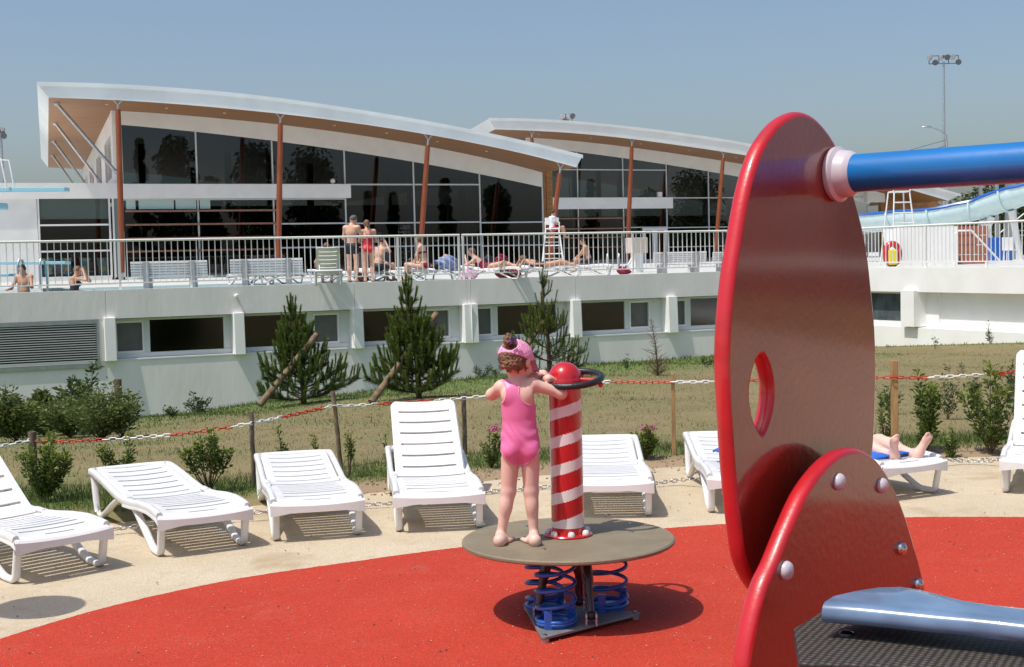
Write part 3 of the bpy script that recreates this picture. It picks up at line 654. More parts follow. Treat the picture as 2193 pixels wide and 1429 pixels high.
k2F, k2R = 2.58, 2.46
top2 = [(1047, 254.4), (1120, 255.3), (1201, 258), (1344, 271.6), (1488, 290), (1600, 308), (1750, 338), (1900, 373), (2056, 417)]
bot2 = [(1060, 277.3), (1137.7, 279.4), (1244, 286), (1353, 297.4), (1488, 316), (1600, 333), (1750, 360), (1900, 392), (2030, 430)]
wl2 = [(1129, 286), (1142, 286), (1250, 296), (1353, 311.8), (1470, 329), (1585, 350), (1700, 373), (1862, 410)]
gl2 = [(1142, 314), (1212, 323), (1333, 338.5), (1425, 353.4), (1516.5, 366), (1584, 379), (1700, 402), (1860, 437)]
def tr2(i):
    if i <= 2: return [(1300, 364), (1300, 445)] + ([(1380, 487)] if i == 2 else [])
    return [(1500, 424), (1500, 487), (1500, 528)]
H2, D2 = hall('smaller white curved roof hall behind, right of the large one', k2F, k2R, top2, bot2, (925, 349), wl2, gl2,
              [1140, 1237, 1334, 1427, 1517, 1606, 1692, 1776, 1858], tr2, (1142, 1433, 424, 448), [(1139, 295, 1141, 560, 8), (1353, 313, 1343, 563, 8.5), (1548.6, 338.5, 1531, 556, 8), (1740, 375, 1718, 550, 8)], wp(14, ZD, 0, k2F), M_fascia2)
PF2 = D2['PF']
slat_group(H2, PF2, k2F, (468, 490, 509, 530), 1186, 1334, 490)
m = MB(); m.wbox(PF2(1850, 430)[0], PF2(1888, 430)[0], PF2(1868, 434)[1], PF2(1868, 408)[1], .0, .4, k2F); m.build('white_band', M_wall, H2)
m = MB(); a = PF2(1886, 430)[0]; z = ZD
while z < PF2(1886, 395)[1]:
    q = MB(); q.wbox(a, a + 5.5, z + .01, z + .3, -.3, .06, k2F); q.build('cladding_board', M_wood, H2); z += .3
# double door
dd = thing('double_door', 'white framed double glass door in the hall behind the white box', 'door', wp(PF2(1400, 500)[0], ZD, .1, k2F))
sa, sb = PF2(1374, 500)[0], PF2(1426, 500)[0]; zt = PF2(1400, 488)[1]; sm = (sa + sb) / 2
for (x0, x1) in ((sa, sm), (sm, sb)):
    q = MB()
    for (p0, p1, q0, q1) in ((x0, x1, ZD, ZD + .25), (x0, x1, zt - .2, zt), (x0, x0 + .2, ZD + .25, zt - .2), (x1 - .2, x1, ZD + .25, zt - .2)): q.wbox(p0, p1, q0, q1, .08, .16, k2F)
    lf = q.build('door_leaf', M_white, dd); q = MB(); q.wbox(x0 + .2, x1 - .2, ZD + .25, zt - .2, .10, .12, k2F); q.build('pane', M_glass, lf)
s_, z_ = PF2(1407, 418); m = MB(); m.box(wp(s_, z_, .35, k2F), .34, .2, .4, WU, WN, WZ); m.cyl(wp(s_, z_ - .35, .35, k2F), wp(s_, z_, .35, k2F), .04, 6)
tag(m.build('floodlight', M_white, bevel=.03), 'white box floodlight on the band of the smaller hall', 'floodlight')
# floodlight cluster behind the second roof
def cluster(px, py, D, n, label, sc=1.0, arm=None):
    c = aty(px, py, D); t = thing('floodlight_mast', label, 'light mast', (c[0], c[1], ZD), 0, 'floodlight masts on the skyline')
    q = MB(); q.tube([(c[0] + .0, c[1], ZD), (c[0], c[1], c[2] - .2)], [.16 * sc, .09 * sc], 8); q.build('pole', M_galv, t, smooth=50)
    q = MB(); w = arm or .9 * sc
    for dz in (-.35 * sc, .35 * sc): q.cyl((c[0] - w, c[1], c[2] + dz), (c[0] + w, c[1], c[2] + dz), .04 * sc, 6)
    for dx in np.linspace(-w, w, 4): q.cyl((c[0] + dx, c[1], c[2] - .35 * sc), (c[0] + dx, c[1], c[2] + .35 * sc), .04 * sc, 6)
    q.build('cross_frame', M_dgray, t)
    rng = random.Random(int(px))
    for i in range(n):
        dx = -w + 2 * w * i / (n - 1) if n > 1 else 0; a = rng.uniform(-.6, .6); z = c[2] + rng.choice((-.22, .22)) * sc
        ax = np.array([math.sin(a), -math.cos(a), -.5]); ax /= np.linalg.norm(ax)
        q = MB(); q.lathe((c[0] + dx, c[1] - .1, z), [(.09 * sc, -.2 * sc), (.25 * sc, 0), (.27 * sc, .12 * sc), (.24 * sc, .13 * sc)], 10, ax); q.build('floodlight', M_dgray if i % 2 else M_galv, t)
    return t
cluster(1215, 254, 120, 4, 'cluster of dark floodlights peeking over the roof of the smaller hall', 1.0, .42)
cluster(2021, 128, 140, 6, 'tall slender floodlight mast rising above the water slide on the right', 1.15, 1.5)
cluster(2, 285, 90, 4, 'thin floodlight mast cut by the left edge of the photo', .8, .25)
def street_lamp():
    D = 120; b = aty(2028, 320, D); t = thing('street_lamp', 'street lamp with a curved arm beside the tall floodlight mast', 'street lamp', (b[0], b[1], ZD))
    e = aty(2026, 290, D); h = aty(1990, 272, D)
    q = MB(); q.tube([(b[0], b[1], ZD), b, e, e * .7 + h * .3 + np.array([0, 0, .15]), h], [.14, .11, .09, .07, .06], 8); q.build('pole', M_galv, t, smooth=50)
    q = MB(); q.sphere(h + np.array([-.25, 0, 0]), .42, 12, 8, (1.1, .45, .3)); q.build('lamp_head', M_galv, t, smooth=50)
    f = aty(1880, 330, D + 10); g = aty(1905, 330, D + 10)
    for y0, p in ((300, aty(1700, 372, D)), (312, aty(1700, 392, D))):
        s = aty(2026, y0, D); q = MB(); q.tube([s, s * .5 + p * .5 - np.array([0, 0, .4]), p], .025, 5); tag(q.build('overhead_cable', M_dgray), 'upper thin overhead cable running left from the street lamp' if y0 == 300 else 'lower thin overhead cable running left from the street lamp', 'cable', 'cables on the street lamp')
street_lamp()
# ------------------------------------------------------------------ sun loungers
PZ = ([0, .03, .08, .25, .45, .62, .80, .92, 1.10, 1.35, 1.55, 1.67, 1.72], [.232, .246, .256, .266, .256, .238, .226, .228, .246, .276, .295, .300, .293])
def zprof(y): return float(np.interp(y, *PZ))
def sheet(segs, xs, zf, th, edge=.03, xin=.19):
    """segs: list of (y0, y1, 'solid'|'slot'); cross-section sags; returns MB of a closed thin shell"""
    vs = []; fs = []; idx = {}
    def V(x, y, b):
        k = (round(x, 4), round(y, 4), b)
        if k not in idx:
            xm = max(abs(q) for q in xs); z = zf(y) - .012 * (1 - (x / xm) ** 2)
            if abs(x) > xm - 1e-4: z -= edge
            idx[k] = len(vs); vs.append((x, y, z - (th if b else 0)))
        return idx[k]
    cells = set()
    for j, (a, b, t) in enumerate(segs):
        n = max(1, int((b - a) / .05)) if t == 'solid' else 1
        for q in range(n):
            y0 = a + (b - a) * q / n; y1 = a + (b - a) * (q + 1) / n
            for i in range(len(xs) - 1):
                if t == 'slot' and abs(xs[i] + xs[i + 1]) / 2 < xin: continue
                if t == 'short' and abs(xs[i] + xs[i + 1]) / 2 < .085: continue
                cells.add((xs[i], xs[i + 1], round(y0, 4), round(y1, 4)))
    from collections import Counter
    ec = Counter()
    for (x0, x1, y0, y1) in cells:
        a, b, c, d = V(x0, y0, 0), V(x1, y0, 0), V(x1, y1, 0), V(x0, y1, 0); fs.append((a, b, c, d))
        a2, b2, c2, d2 = V(x0, y0, 1), V(x1, y0, 1), V(x1, y1, 1), V(x0, y1, 1); fs.append((d2, c2, b2, a2))
        for p, q in (((x0, y0), (x1, y0)), ((x1, y0), (x1, y1)), ((x1, y1), (x0, y1)), ((x0, y1), (x0, y0))): ec[(p, q)] += 1
    for (p, q), c in list(ec.items()):
        if (q, p) not in ec: fs.append((V(*q, 0), V(*p, 0), V(*p, 1), V(*q, 1)))
    m = MB(local=True); m.add(vs, fs); return m
XS = [-.28, -.262, -.235, -.19, -.13, -.085, -.03, .03, .085, .13, .19, .235, .262, .28]
def bar(m, pts, wx, th, x):
    """flat bar swept in the y-z plane at x: width wx in x, thickness th"""
    P = [np.array((0, p[0], p[1]), float) for p in pts]; vs = []; n = len(P)
    for i in range(n):
        t = P[min(i + 1, n - 1)] - P[max(i - 1, 0)]; t /= np.linalg.norm(t); nn = np.array((0, -t[2], t[1])); tt = th[i] if hasattr(th, '__len__') else th
        for (a, b) in ((-1, -.55), (-.6, -1), (.6, -1), (1, -.55), (1, .55), (.6, 1), (-.6, 1), (-1, .55)): vs.append(P[i] + np.array((x + a * wx / 2, 0, 0)) + nn * b * tt / 2)
    fs = [tuple(range(8)), tuple(8 * (n - 1) + q for q in range(7, -1, -1))]
    for i in range(n - 1):
        for q in range(8): fs.append((8 * i + q, 8 * i + (q + 1) % 8, 8 * i + 8 + (q + 1) % 8, 8 * i + 8 + q)[::-1])
    m.add(vs, fs)
def bez(pts, n=6):
    """rounded polyline"""
    out = [np.array(pts[0], float)]
    for i in range(1, len(pts) - 1):
        a, b, c = (np.array(q, float) for q in pts[i - 1:i + 2]); r = pts[i][2] if len(pts[i]) > 2 else .05
        a, b, c = a[:2], b[:2], c[:2]; u = (a - b) / np.linalg.norm(a - b); v = (c - b) / np.linalg.norm(c - b); r = min(r, np.linalg.norm(a - b) * .48, np.linalg.norm(c - b) * .48)
        for k in range(n + 1):
            t = k / n; out.append((1 - t) ** 2 * (b + u * r) + 2 * t * (1 - t) * b + t * t * (b + v * r))
    out[0] = out[0][:2]; out.append(np.array(pts[-1], float)[:2]); return out
def lounger(back=0.0, label='', loc=(0, 0, 0), rz=0, group=None):
    t = thing('sun_lounger', label, 'sun lounger', loc, rz, group)
    hinge = .80
    segs = [(0, .055, 'solid'), (.055, .066, 'short'), (.066, .14, 'solid')]; y = .14
    while y < hinge - .03: segs += [(y, y + .020, 'slot'), (y + .020, y + .083, 'solid')]; y += .083
    yend = y
    m = sheet(segs, XS, zprof, .012); o = m.build('seat', M_loung, t, smooth=35)
    # head part of the frame: two side rails and a head bar
    m = MB(local=True)
    for sg in (-1, 1):
        pts = [(q, zprof(q) - .012) for q in np.linspace(0.04, 1.70, 26)]; bar(m, pts, .036, .05, sg * .258)
    m.build('frame', M_loung, t, smooth=65)
    m = MB(local=True); m.tube([(x, 1.705 - .02 * (x / .25) ** 4, zprof(1.68) - .012) for x in np.linspace(-.255, .255, 9)], .026, 8); m.build('head_bar', M_loung, t, smooth=50)
    m = MB(local=True); m.add(*_apron()); m.build('front_apron', M_loung, t, smooth=35)
    # backrest
    bs = []; y = 0.0; Lb = 1.665 - yend
    ns = 7; stp = Lb / ns
    for i in range(ns): bs += [(i * stp, (i + 1) * stp - .021, 'solid'), ((i + 1) * stp - .021, (i + 1) * stp, 'slot')]
    bs[-1] = (bs[-1][0], bs[-1][1], 'solid'); e_ = bs[-2]; bs[-2] = (e_[0], e_[1] - .05, 'solid'); bs.insert(-1, (e_[1] - .05, e_[1] - .02, 'solid')); bs.insert(-1, (e_[1] - .02, e_[1] - .0, 'solid'))
    zf0 = lambda q: zprof(yend + q) - zprof(yend) + .004
    bx = [-.232, -.222, -.20, -.18, -.12, -.085, -.03, .03, .085, .12, .18, .20, .222, .232]
    slope = math.atan2(zprof(1.66) - zprof(yend), 1.66 - yend)
    m = sheet(bs, bx, zf0, .012, .014, .18); V = []
    a = back
    for (x, q, z) in m.v:
        if a > 0: z = z - q * math.tan(slope) * .6
        yy = q * math.cos(a) - z * math.sin(a); zz = q * math.sin(a) + z * math.cos(a)
        q0 = q - (Lb - .05)
        if q0 > 0 and abs(x) > .17: yy -= q0 * 0; x = x * (1 - .10 * (q0 / .05) ** 3)
        V.append((x, yend + .004 + yy, zprof(yend) + zz))
    m.v = V; m.build('backrest', M_loung, t, smooth=35)
    if a > .15:
        m = MB(local=True)
        for sg in (-1, 1): m.tube([(sg * .17, yend + .42 * math.cos(a), zprof(yend) + .42 * math.sin(a) - .02), (sg * .17, yend + .62, zprof(yend + .6) - .03)], .012, 6)
        m.build('backrest_prop', M_loung, t, smooth=50)
    # looped legs on each side
    for sg in (-1, 1):
        m = MB(local=True); pts = bez([(.035, .225), (.085, .016, .035), (.225, .016, .05), (.60, .20, .12), (.80, .235, .1), (.86, .235)])
        bar(m, pts, .042, .032, sg * .246); m.build('leg', M_loung, t, smooth=65)
        m = MB(local=True); pts = bez([(.74, .235), (.92, .225, .1), (1.12, .16, .1), (1.46, .016, .05), (1.60, .016, .035), (1.685, .31)])
        bar(m, pts, .042, .032, sg * .246); m.build('leg', M_loung, t, smooth=65)
    return t
def _apron():
    vs = []; fs = []; xs = np.linspace(-.28, .28, 15)
    for x in xs:
        y = -.012 + .012 * (x / .28) ** 4; zt = .235 - .012 * (1 - (x / .28) ** 2); d = .045 + .03 * max(0, (abs(x) - .14) / .14)
        for (yy, zz) in ((y + .012, zt + .004), (y, zt - .008), (y, zt - d), (y + .012, zt - d), (y + .014, zt - .01)): vs.append((x, yy, zz))
    for i in range(14):
        for j in range(5): fs.append((5 * i + j, 5 * i + (j + 1) % 5, 5 * i + 5 + (j + 1) % 5, 5 * i + 5 + j))
    return vs, fs
def place(leg, side, ang):
    """lounger location from where one foot leg stands on the ground"""
    p = onz(*leg); a = math.radians(ang); c, s = math.cos(a), math.sin(a); lx, ly = side * .246, .08
    return (p[0] - (lx * c - ly * s), p[1] - (lx * s + ly * c), .001), a
GL = 'white plastic sun loungers along the paving'
for (leg, side, ang, bk, lab) in (
    ((35, 1251), -1, 45, math.radians(31), 'white sun lounger cut by the left edge, backrest raised'),
    ((345, 1193), -1, 30, 0, 'white sun lounger lying flat, second from the left'),
    ((592, 1160), -1, 14, 0, 'white sun lounger lying flat between the dark post and the one with a raised back'),
    ((855, 1140), -1, 7, math.radians(27), 'white sun lounger with raised slatted back beside the girl'),
    ((1389, 1107), 1, -2, 0, 'white sun lounger lying flat behind the red and white striped column'),
    ((1524, 1099), -1, -2, 0, 'white sun lounger with a blue towel, half hidden by the red panel'),
    ((2003, 1057), 1, 27, 0, 'white sun lounger with bare feet resting on its end, right of the red panel'),
    ((2153, 1056), -1, -23, math.radians(46), 'white sun lounger cut by the right edge, backrest upright')):
    lc, a = place(leg, side, ang); lounger(bk, lab, lc, a, GL)

# ------------------------------------------------------------------ spring platform with striped column
DC = onz(1217, 1153, .36); DCX, DCY = float(DC[0]), float(DC[1]) + .015; DZ = .36; DR = .49
sr = thing('spring_platform', 'round brown spring platform with striped column and steering ring on blue springs', 'play equipment', (DCX, DCY, .006))
m = MB(); m.lathe((DCX, DCY, DZ - .022), [(.02, 0), (DR - .008, 0), (DR, .006), (DR, .016), (DR - .007, .022), (.02, .022)], 72); m.build('disc', M_disc, sr, smooth=35)
for (x, y) in ((1128, 1128), (1165, 1177), (1350, 1121), (1353, 1140)):
    p = onz(x, y, DZ); m = MB(); m.lathe((p[0], p[1], DZ), [(.012, 0), (.012, .002), (.007, .006)], 12); m.build('bolt', M_steel, sr, smooth=40)
cb = onz(1216.5, 1146, DZ); CX, CY = float(cb[0]), float(cb[1])
m = MB(); m.lathe((CX, CY, DZ + .0005), [(.112, 0), (.114, .006), (.110, .011), (.078, .012)], 48); m.build('flange', M_redp, sr, smooth=35)
for i in range(7):
    a = 2 * math.pi * i / 7 + .35; m = MB(); m.lathe((CX + .094 * math.cos(a), CY + .094 * math.sin(a), DZ + .011), [(.0165, 0), (.0165, .008), (.012, .018), (.004, .021)], 14); m.build('bolt_cap', M_whitep, sr, smooth=60)
# striped column: helix stripes are faces of their own
CH = .715; nz, na = 180, 72; vs = []; fs = []; mi = []
for i in range(nz + 1):
    z = DZ + .011 + CH * i / nz
    r = .0755
    for j in range(na): a = 2 * math.pi * j / na; vs.append((CX + r * math.cos(a), CY + r * math.sin(a), z))
m = MB(); PITCHC = .1305
for i in range(nz):
    zc = CH * (i + .5) / nz
    for j in range(na):
        a = 2 * math.pi * (j + .5) / na; ph = ((zc - .080 - PITCHC * ((a + math.pi / 2) / (2 * math.pi) % 1)) / PITCHC) % 1
        m.cur = 0 if (ph < .61 or zc < .03) else 1
        if .03 <= zc < .085 and ph < .61 and zc < .06: m.cur = 1
        n0 = i * na; m.f.append((n0 + j, n0 + (j + 1) % na, n0 + na + (j + 1) % na, n0 + na + j)); m.m.append(m.cur)
m.v = vs; m.build('column', [M_redp, M_col], sr, smooth=True)
ZC = DZ + .011 + CH
m = MB(); pr = [(.0755, -.02), (.079, -.018), (.080, 0)] + [(.0775 * math.cos(q) + .0, .004 + .0775 * math.sin(q)) for q in np.linspace(0, 1.5, 12)]
m.lathe((CX, CY, ZC), pr, 40); m.build('dome_cap', M_redp, sr, smooth=50)
rc = np.array((CX + .035, CY + .0, ZC + .002)); RR = .135
m = MB(); m.tube([rc + np.array((RR * math.cos(q), RR * math.sin(q), .022 * math.sin(q) + .008 * math.cos(q))) for q in np.linspace(0, 2 * math.pi, 49)[:-1]], .0155, 12, closed=True); m.build('steering_ring', M_black, sr, smooth=True)
for q in (-.35, 1.2, 2.6, 4.0):
    a = np.array((CX + .07 * math.cos(q), CY + .07 * math.sin(q), ZC + .0)); b = rc + np.array((RR * math.cos(q), RR * math.sin(q), .022 * math.sin(q)))
    m = MB(); m.tube([a, b], .011, 8); m.sphere(b - WZ * .018, .014, 8, 6); m.build('ring_bracket', M_redp, sr, smooth=50)
# base plate: a rounded triangle on short feet
tri = [onz(1118, 1289, .035), onz(1160, 1367, .035), onz(1379, 1311, .035)]; ct = sum(tri) / 3
poly = []
for i in range(3):
    a, b, c = tri[i - 1], tri[i], tri[(i + 1) % 3]; u = (a - b) / np.linalg.norm(a - b); v = (c - b) / np.linalg.norm(c - b)
    for k in range(5):
        t = k / 4; poly.append((1 - t) ** 2 * (b + u * .04) + 2 * t * (1 - t) * b + t * t * (b + v * .04))
m = MB(); m.prism(poly, (0, 0, -.012)); m.build('base_plate', M_plate, sr, bevel=.002)
for p in tri:
    q = p + (ct - p) * .12; m = MB(); m.cyl((q[0], q[1], .024), (q[0], q[1], .004), .018, 10); m.build('base_foot', M_galv, sr)
    m = MB(); m.lathe((q[0], q[1], .035), [(.010, 0), (.010, .004), (.005, .007)], 8); m.build('plate_bolt', M_steel, sr)
def spring(px, py, r, name='spring'):
    b = onz(px, py, .045); zt = DZ - .025; turns = 5.2; pts = []
    for i in range(150):
        t = i / 149; f = t * turns; zz = .05 + (zt - .05) * (max(0, f - 1.3) / (turns - 1.3)) ** 1.0 + .012 * min(f, 1.3)
        if f > turns - .6: zz = zt - .0
        pts.append((b[0] + r * math.cos(2 * math.pi * f + px), b[1] + r * math.sin(2 * math.pi * f + px), min(zz, zt)))
    m = MB(); m.tube(pts, .0088, 8); so_ = m.build(name, M_blues, sr, smooth=True)
    m = MB(); m.lathe((b[0], b[1], .035), [(r * .55, 0), (r * .95, 0), (r * .95, .02), (r * .55, .022)], 20); m.build('spring_seat', M_blues, so_, smooth=35)
    for q in (-2.0, .6):
        c = np.array((b[0] + r * math.cos(q), b[1] + r * math.sin(q), .075)); m = MB(); m.box(c, .035, .022, .085); m.build('spring_clamp', M_blues, so_, bevel=.003)
    return b
spring(1191, 1333, .086); spring(1168, 1300, .086); spring(1303, 1297, .086)
for (tx, ty, bx, by) in ((1176, 1205, 1153, 1302), (1240, 1205, 1240, 1288), (1250, 1205, 1266, 1318)):
    T = onz(tx, ty, DZ - .02); Bq = onz(bx, by, .075); yy = (T[1] + Bq[1]) / 2
    T = np.array((float(aty(tx, ty, 6.15)[0]), DCY + (Bq[1] - DCY) * .45, DZ - .02))
    m = MB(); m.tube([Bq, Bq * .55 + T * .45, Bq * .5 + T * .5, T], [.017, .019, .026, .026], 12); d = m.build('damper', M_damp, sr, smooth=40)
    for o_ in (-.022, .022):
        m = MB(); m.lathe((Bq[0] + o_, Bq[1], .07), [(.020, -.004), (.020, .004)], 14, (1, 0, 0)); m.box((Bq[0] + o_, Bq[1], .05), .008, .036, .04); m.build('damper_lug', M_galv, d)
    m = MB(); m.sphere(Bq, .022, 10, 8); m.build('damper_joint', M_black, d, smooth=True)

# ------------------------------------------------------------------ the red panel play tower at the right
PT = aty(1787, 374, 3.0); NP = np.array([.75, -.66, 0]); NP /= np.linalg.norm(NP); TP = np.array([-NP[1], NP[0], 0])
tw = thing('play_tower', 'play tower with tall glossy red oval panel, blue tube and grey blue step', 'play equipment', (PT[0] + .3, PT[1], .006))
def crv(pts, n=80):
    """closed smooth curve through points (Catmull-Rom)"""
    P = [np.array(p, float) for p in pts]; out = []; k = max(1, n // len(P))
    for i in range(len(P)):
        p0, p1, p2, p3 = P[i - 1], P[i], P[(i + 1) % len(P)], P[(i + 2) % len(P)]
        for j in range(k):
            t = j / k; out.append(.5 * ((2 * p1) + (-p0 + p2) * t + (2 * p0 - 5 * p1 + 4 * p2 - p3) * t * t + (-p0 + 3 * p1 - 3 * p2 + p3) * t ** 3))
    return out
def panel(pix, P0, th, name, hole=None, ppx=120):
    pts = [onplane(x, y, P0, NP) for x, y in crv(pix, ppx)]
    bm = bmesh.new()
    def uv(p): q = p - P0; return np.array((q @ TP, q[2]))
    out2 = [uv(p) for p in pts]; R = .012
    def rounded(loop, sgn):
        c = sum(loop) / len(loop); n = len(loop); rings = []
        # offset normals
        nm = []
        for i in range(n):
            t = loop[(i + 1) % n] - loop[i - 1]; t /= np.linalg.norm(t) + 1e-9; nn = np.array((t[1], -t[0]))
            nm.append(nn)
        area = sum(loop[i - 1][0] * loop[i][1] - loop[i][0] * loop[i - 1][1] for i in range(n)) / 2
        s = (1 if area > 0 else -1) * sgn
        for q in np.linspace(0, math.pi, 9):
            off = -R + R * math.sin(q); dep = -th / 2 + th / 2 * math.cos(q)
            rings.append([(loop[i] + nm[i] * s * off, dep) for i in range(n)])
        return rings
    def rounded_h(loop):
        c_ = sum(loop) / len(loop); rr_ = []
        for q in np.linspace(0, math.pi, 9):
            off = R - R * math.sin(q); dep = -th / 2 + th / 2 * math.cos(q); rr_.append([(p + (p - c_) / np.linalg.norm(p - c_) * off, dep) for p in loop])
        return rr_
    def w(u, dep): return P0 + TP * u[0] + WZ * u[1] + NP * dep
    rings = rounded(out2, 1); n = len(out2); M = MB(); vs = []; fs = []
    for rg in rings: vs += [w(u, d) for u, d in rg]
    for i in range(len(rings) - 1):
        for j in range(n): fs.append((i * n + j, i * n + (j + 1) % n, (i + 1) * n + (j + 1) % n, (i + 1) * n + j))
    M.add(vs, fs); hl = None
    if hole:
        hp = [uv(onplane(x, y, P0, NP)) for x, y in crv(hole, 48)]; hr = rounded(hp, 1) if False else rounded_h(hp); nh = len(hp); v2 = []; f2 = []
        for rg in hr: v2 += [w(u, d) for u, d in rg]
        for i in range(len(hr) - 1):
            for j in range(nh): f2.append((i * nh + j, i * nh + (j + 1) % nh, (i + 1) * nh + (j + 1) % nh, (i + 1) * nh + j))
        M.add(v2, f2)
    # flat faces: bridge outer and hole with triangle fill
    faces = []
    for ri, dep in ((0, 0), (len(rings) - 1, -th)):
        me = bmesh.new(); vo = [me.verts.new(tuple(w(u, d))) for u, d in rings[ri]]; ee = [me.edges.new((vo[i], vo[(i + 1) % n])) for i in range(n)]
        if hole:
            vh = [me.verts.new(tuple(w(u, d))) for u, d in hr[ri]]; ee += [me.edges.new((vh[i], vh[(i + 1) % nh])) for i in range(nh)]
        bmesh.ops.triangle_fill(me, use_beauty=True, use_dissolve=False, edges=ee)
        me.verts.ensure_lookup_table(); me.verts.index_update()
        faces.append(([tuple(v.co) for v in me.verts], [tuple(v.index for v in f.verts) for f in me.faces])); me.free()
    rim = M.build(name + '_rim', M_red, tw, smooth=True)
    M = MB(); M.add(*faces[0]); M.build(name + '_face', M_redshade, tw)
    M = MB(); M.add(*faces[1]); M.build(name + '_back', M_redshade, tw)
big = [(1719, 238), (1757, 258), (1798, 318), (1829, 409), (1845, 466), (1859, 534), (1870, 628), (1877, 711), (1879, 790), (1877, 885), (1871, 976), (1852, 1070), (1815, 1160), (1760, 1230), (1690, 1272), (1640, 1275),
       (1604, 1215), (1589, 1132), (1577, 1015), (1568, 885), (1564, 788), (1566, 700), (1575, 600), (1587, 522), (1602, 435), (1617, 371), (1636, 318), (1662, 277), (1690, 250)]
big = [(x - (7 if x < 1700 else 0), y) for x, y in big]
hole = [(1636, 766), (1648, 795), (1653, 840), (1647, 890), (1633, 926), (1623, 912), (1613, 885), (1609, 840), (1615, 795), (1624, 772)]
panel(big, PT, .036, 'tall_panel', hole)
P1 = PT + NP * .085
arch = [(1835, 960), (1860, 968), (1888, 992), (1916, 1040), (1940, 1098), (1959, 1160), (1976, 1222), (1984, 1270), (1995, 1400), (1985, 1560), (1930, 1680), (1800, 1740), (1680, 1700), (1610, 1580), (1600, 1460), (1606, 1391),
        (1621, 1318), (1640, 1251), (1664, 1198), (1693, 1126), (1727, 1053), (1765, 1000), (1800, 970)]
panel(arch, P1, .040, 'arched_panel')
for (x, y, mm, r) in ((1795, 1032, M_cap, .0185), (1887, 1040, M_cap, .0175), (1682, 1222, M_cap, .0195), (1928, 1175, M_steel, .015), (1964, 1251, M_steel, .014)):
    p = onplane(x, y, P1, NP); m = MB(); m.lathe(p, [(r, 0), (r, .004), (r * .85, .010), (r * .45, .014), (r * .05, .015)], 24, NP); m.build('bolt_cap' if mm is M_cap else 'steel_bolt', mm, tw, smooth=60)
TR = .0415
m = MB(); m.tube([PT - NP * .0 + NP * L for L in (-.02, .05, .6, 1.2)], TR, 40); m.build('tube', M_bluet, tw, smooth=50)
m = MB(); m.lathe(PT, [(TR + .004, .001), (.058, .001), (.061, .006), (.061, .014), (.053, .020), (.050, .040), (.0475, .045), (TR + .0005, .052)], 48, NP); m.build('tube_collar', M_cap, tw, smooth=40)
# grey-blue moulded step and the anti-slip platform below it
zs = 1.02; zp = .955
def hz(pix, z): return [onz(x, y, z) for x, y in pix]
far_e = [(1792, 1273), (1840, 1262), (1885, 1255), (1930, 1254), (1965, 1259), (2010, 1270), (2060, 1283), (2120, 1292), (2193, 1300), (2330, 1312), (2500, 1325)]
near_e = [(1768, 1288), (1812, 1290), (1860, 1294), (1910, 1299), (1960, 1304), (2010, 1309), (2070, 1314), (2130, 1320), (2193, 1327), (2330, 1343), (2500, 1362)]
Fp, Np = hz(far_e, zs), hz(near_e, zs); n = len(Fp); vs = []; fs = []
prof = [(0, 0)] + [(-.02 * math.sin(q), -.02 + .02 * math.cos(q)) for q in np.linspace(.3, math.pi / 2, 6)] + [(-.02, -.026), (-.014, -.036), (.01, -.040)]
for i in range(n):
    d = Np[i] - Fp[i]; dn = d / np.linalg.norm(d)
    wav = .004 * math.sin(i * 1.9)
    row = [Fp[i] + WZ * -.045, Fp[i] + WZ * -.006 - dn * 0, Fp[i] + dn * .012, Fp[i] * .66 + Np[i] * .34 + WZ * wav, Fp[i] * .33 + Np[i] * .67 - WZ * wav * .6, Np[i] - dn * .01]
    row += [Np[i] - dn * a_ * 1.0 + WZ * b_ for a_, b_ in prof]
    vs += row; R_ = len(row)
for i in range(n - 1):
    for j in range(R_ - 1): fs.append((i * R_ + j, i * R_ + j + 1, (i + 1) * R_ + j + 1, (i + 1) * R_ + j))
fs.append(tuple(range(R_))); fs.append(tuple((n - 1) * R_ + q for q in range(R_))[::-1])
m = MB(); m.add(vs, fs); m.build('step', M_bsteel, tw, smooth=50)
def plat_mat():
    m = bpy.data.materials.new('anti slip platform'); m.use_nodes = True; t = m.node_tree; p = t.nodes['Principled BSDF']; L = t.links.new
    tc = t.nodes.new('ShaderNodeTexCoord'); mp = t.nodes.new('ShaderNodeMapping'); mp.inputs['Rotation'].default_value = (0, 0, .5); L(tc.outputs['Object'], mp.inputs[0])
    v = t.nodes.new('ShaderNodeTexVoronoi'); v.inputs['Scale'].default_value = 78; v.inputs['Randomness'].default_value = .12; L(mp.outputs[0], v.inputs['Vector'])
    r = t.nodes.new('ShaderNodeValToRGB'); r.color_ramp.elements[0].position = .2; r.color_ramp.elements[0].color = (.10, .085, .07, 1); r.color_ramp.elements[1].position = .45; r.color_ramp.elements[1].color = (.022, .019, .018, 1)
    L(v.outputs['Distance'], r.inputs[0]); L(r.outputs[0], p.inputs['Base Color']); p.inputs['Roughness'].default_value = .55
    b = t.nodes.new('ShaderNodeBump'); b.invert = True; b.inputs['Strength'].default_value = .8; b.inputs['Distance'].default_value = .003; L(v.outputs['Distance'], b.inputs['Height']); L(b.outputs[0], p.inputs['Normal'])
    return m
M_plat = plat_mat()
plp = hz([(1712, 1421), (1830, 1424), (2000, 1430), (2250, 1440), (2600, 1460), (2560, 1372), (2193, 1325), (1960, 1300), (1790, 1290), (1700, 1345)], zp)
m = MB(); m.prism(plp, (0, 0, -.03)); m.build('platform', M_plat, tw, bevel=.004)
p = onz(1812, 1357, zp); m = MB(); m.lathe((p[0], p[1], zp), [(.014, 0), (.014, .002), (.006, .006)], 16); m.build('steel_bolt', M_steel, tw, smooth=50)
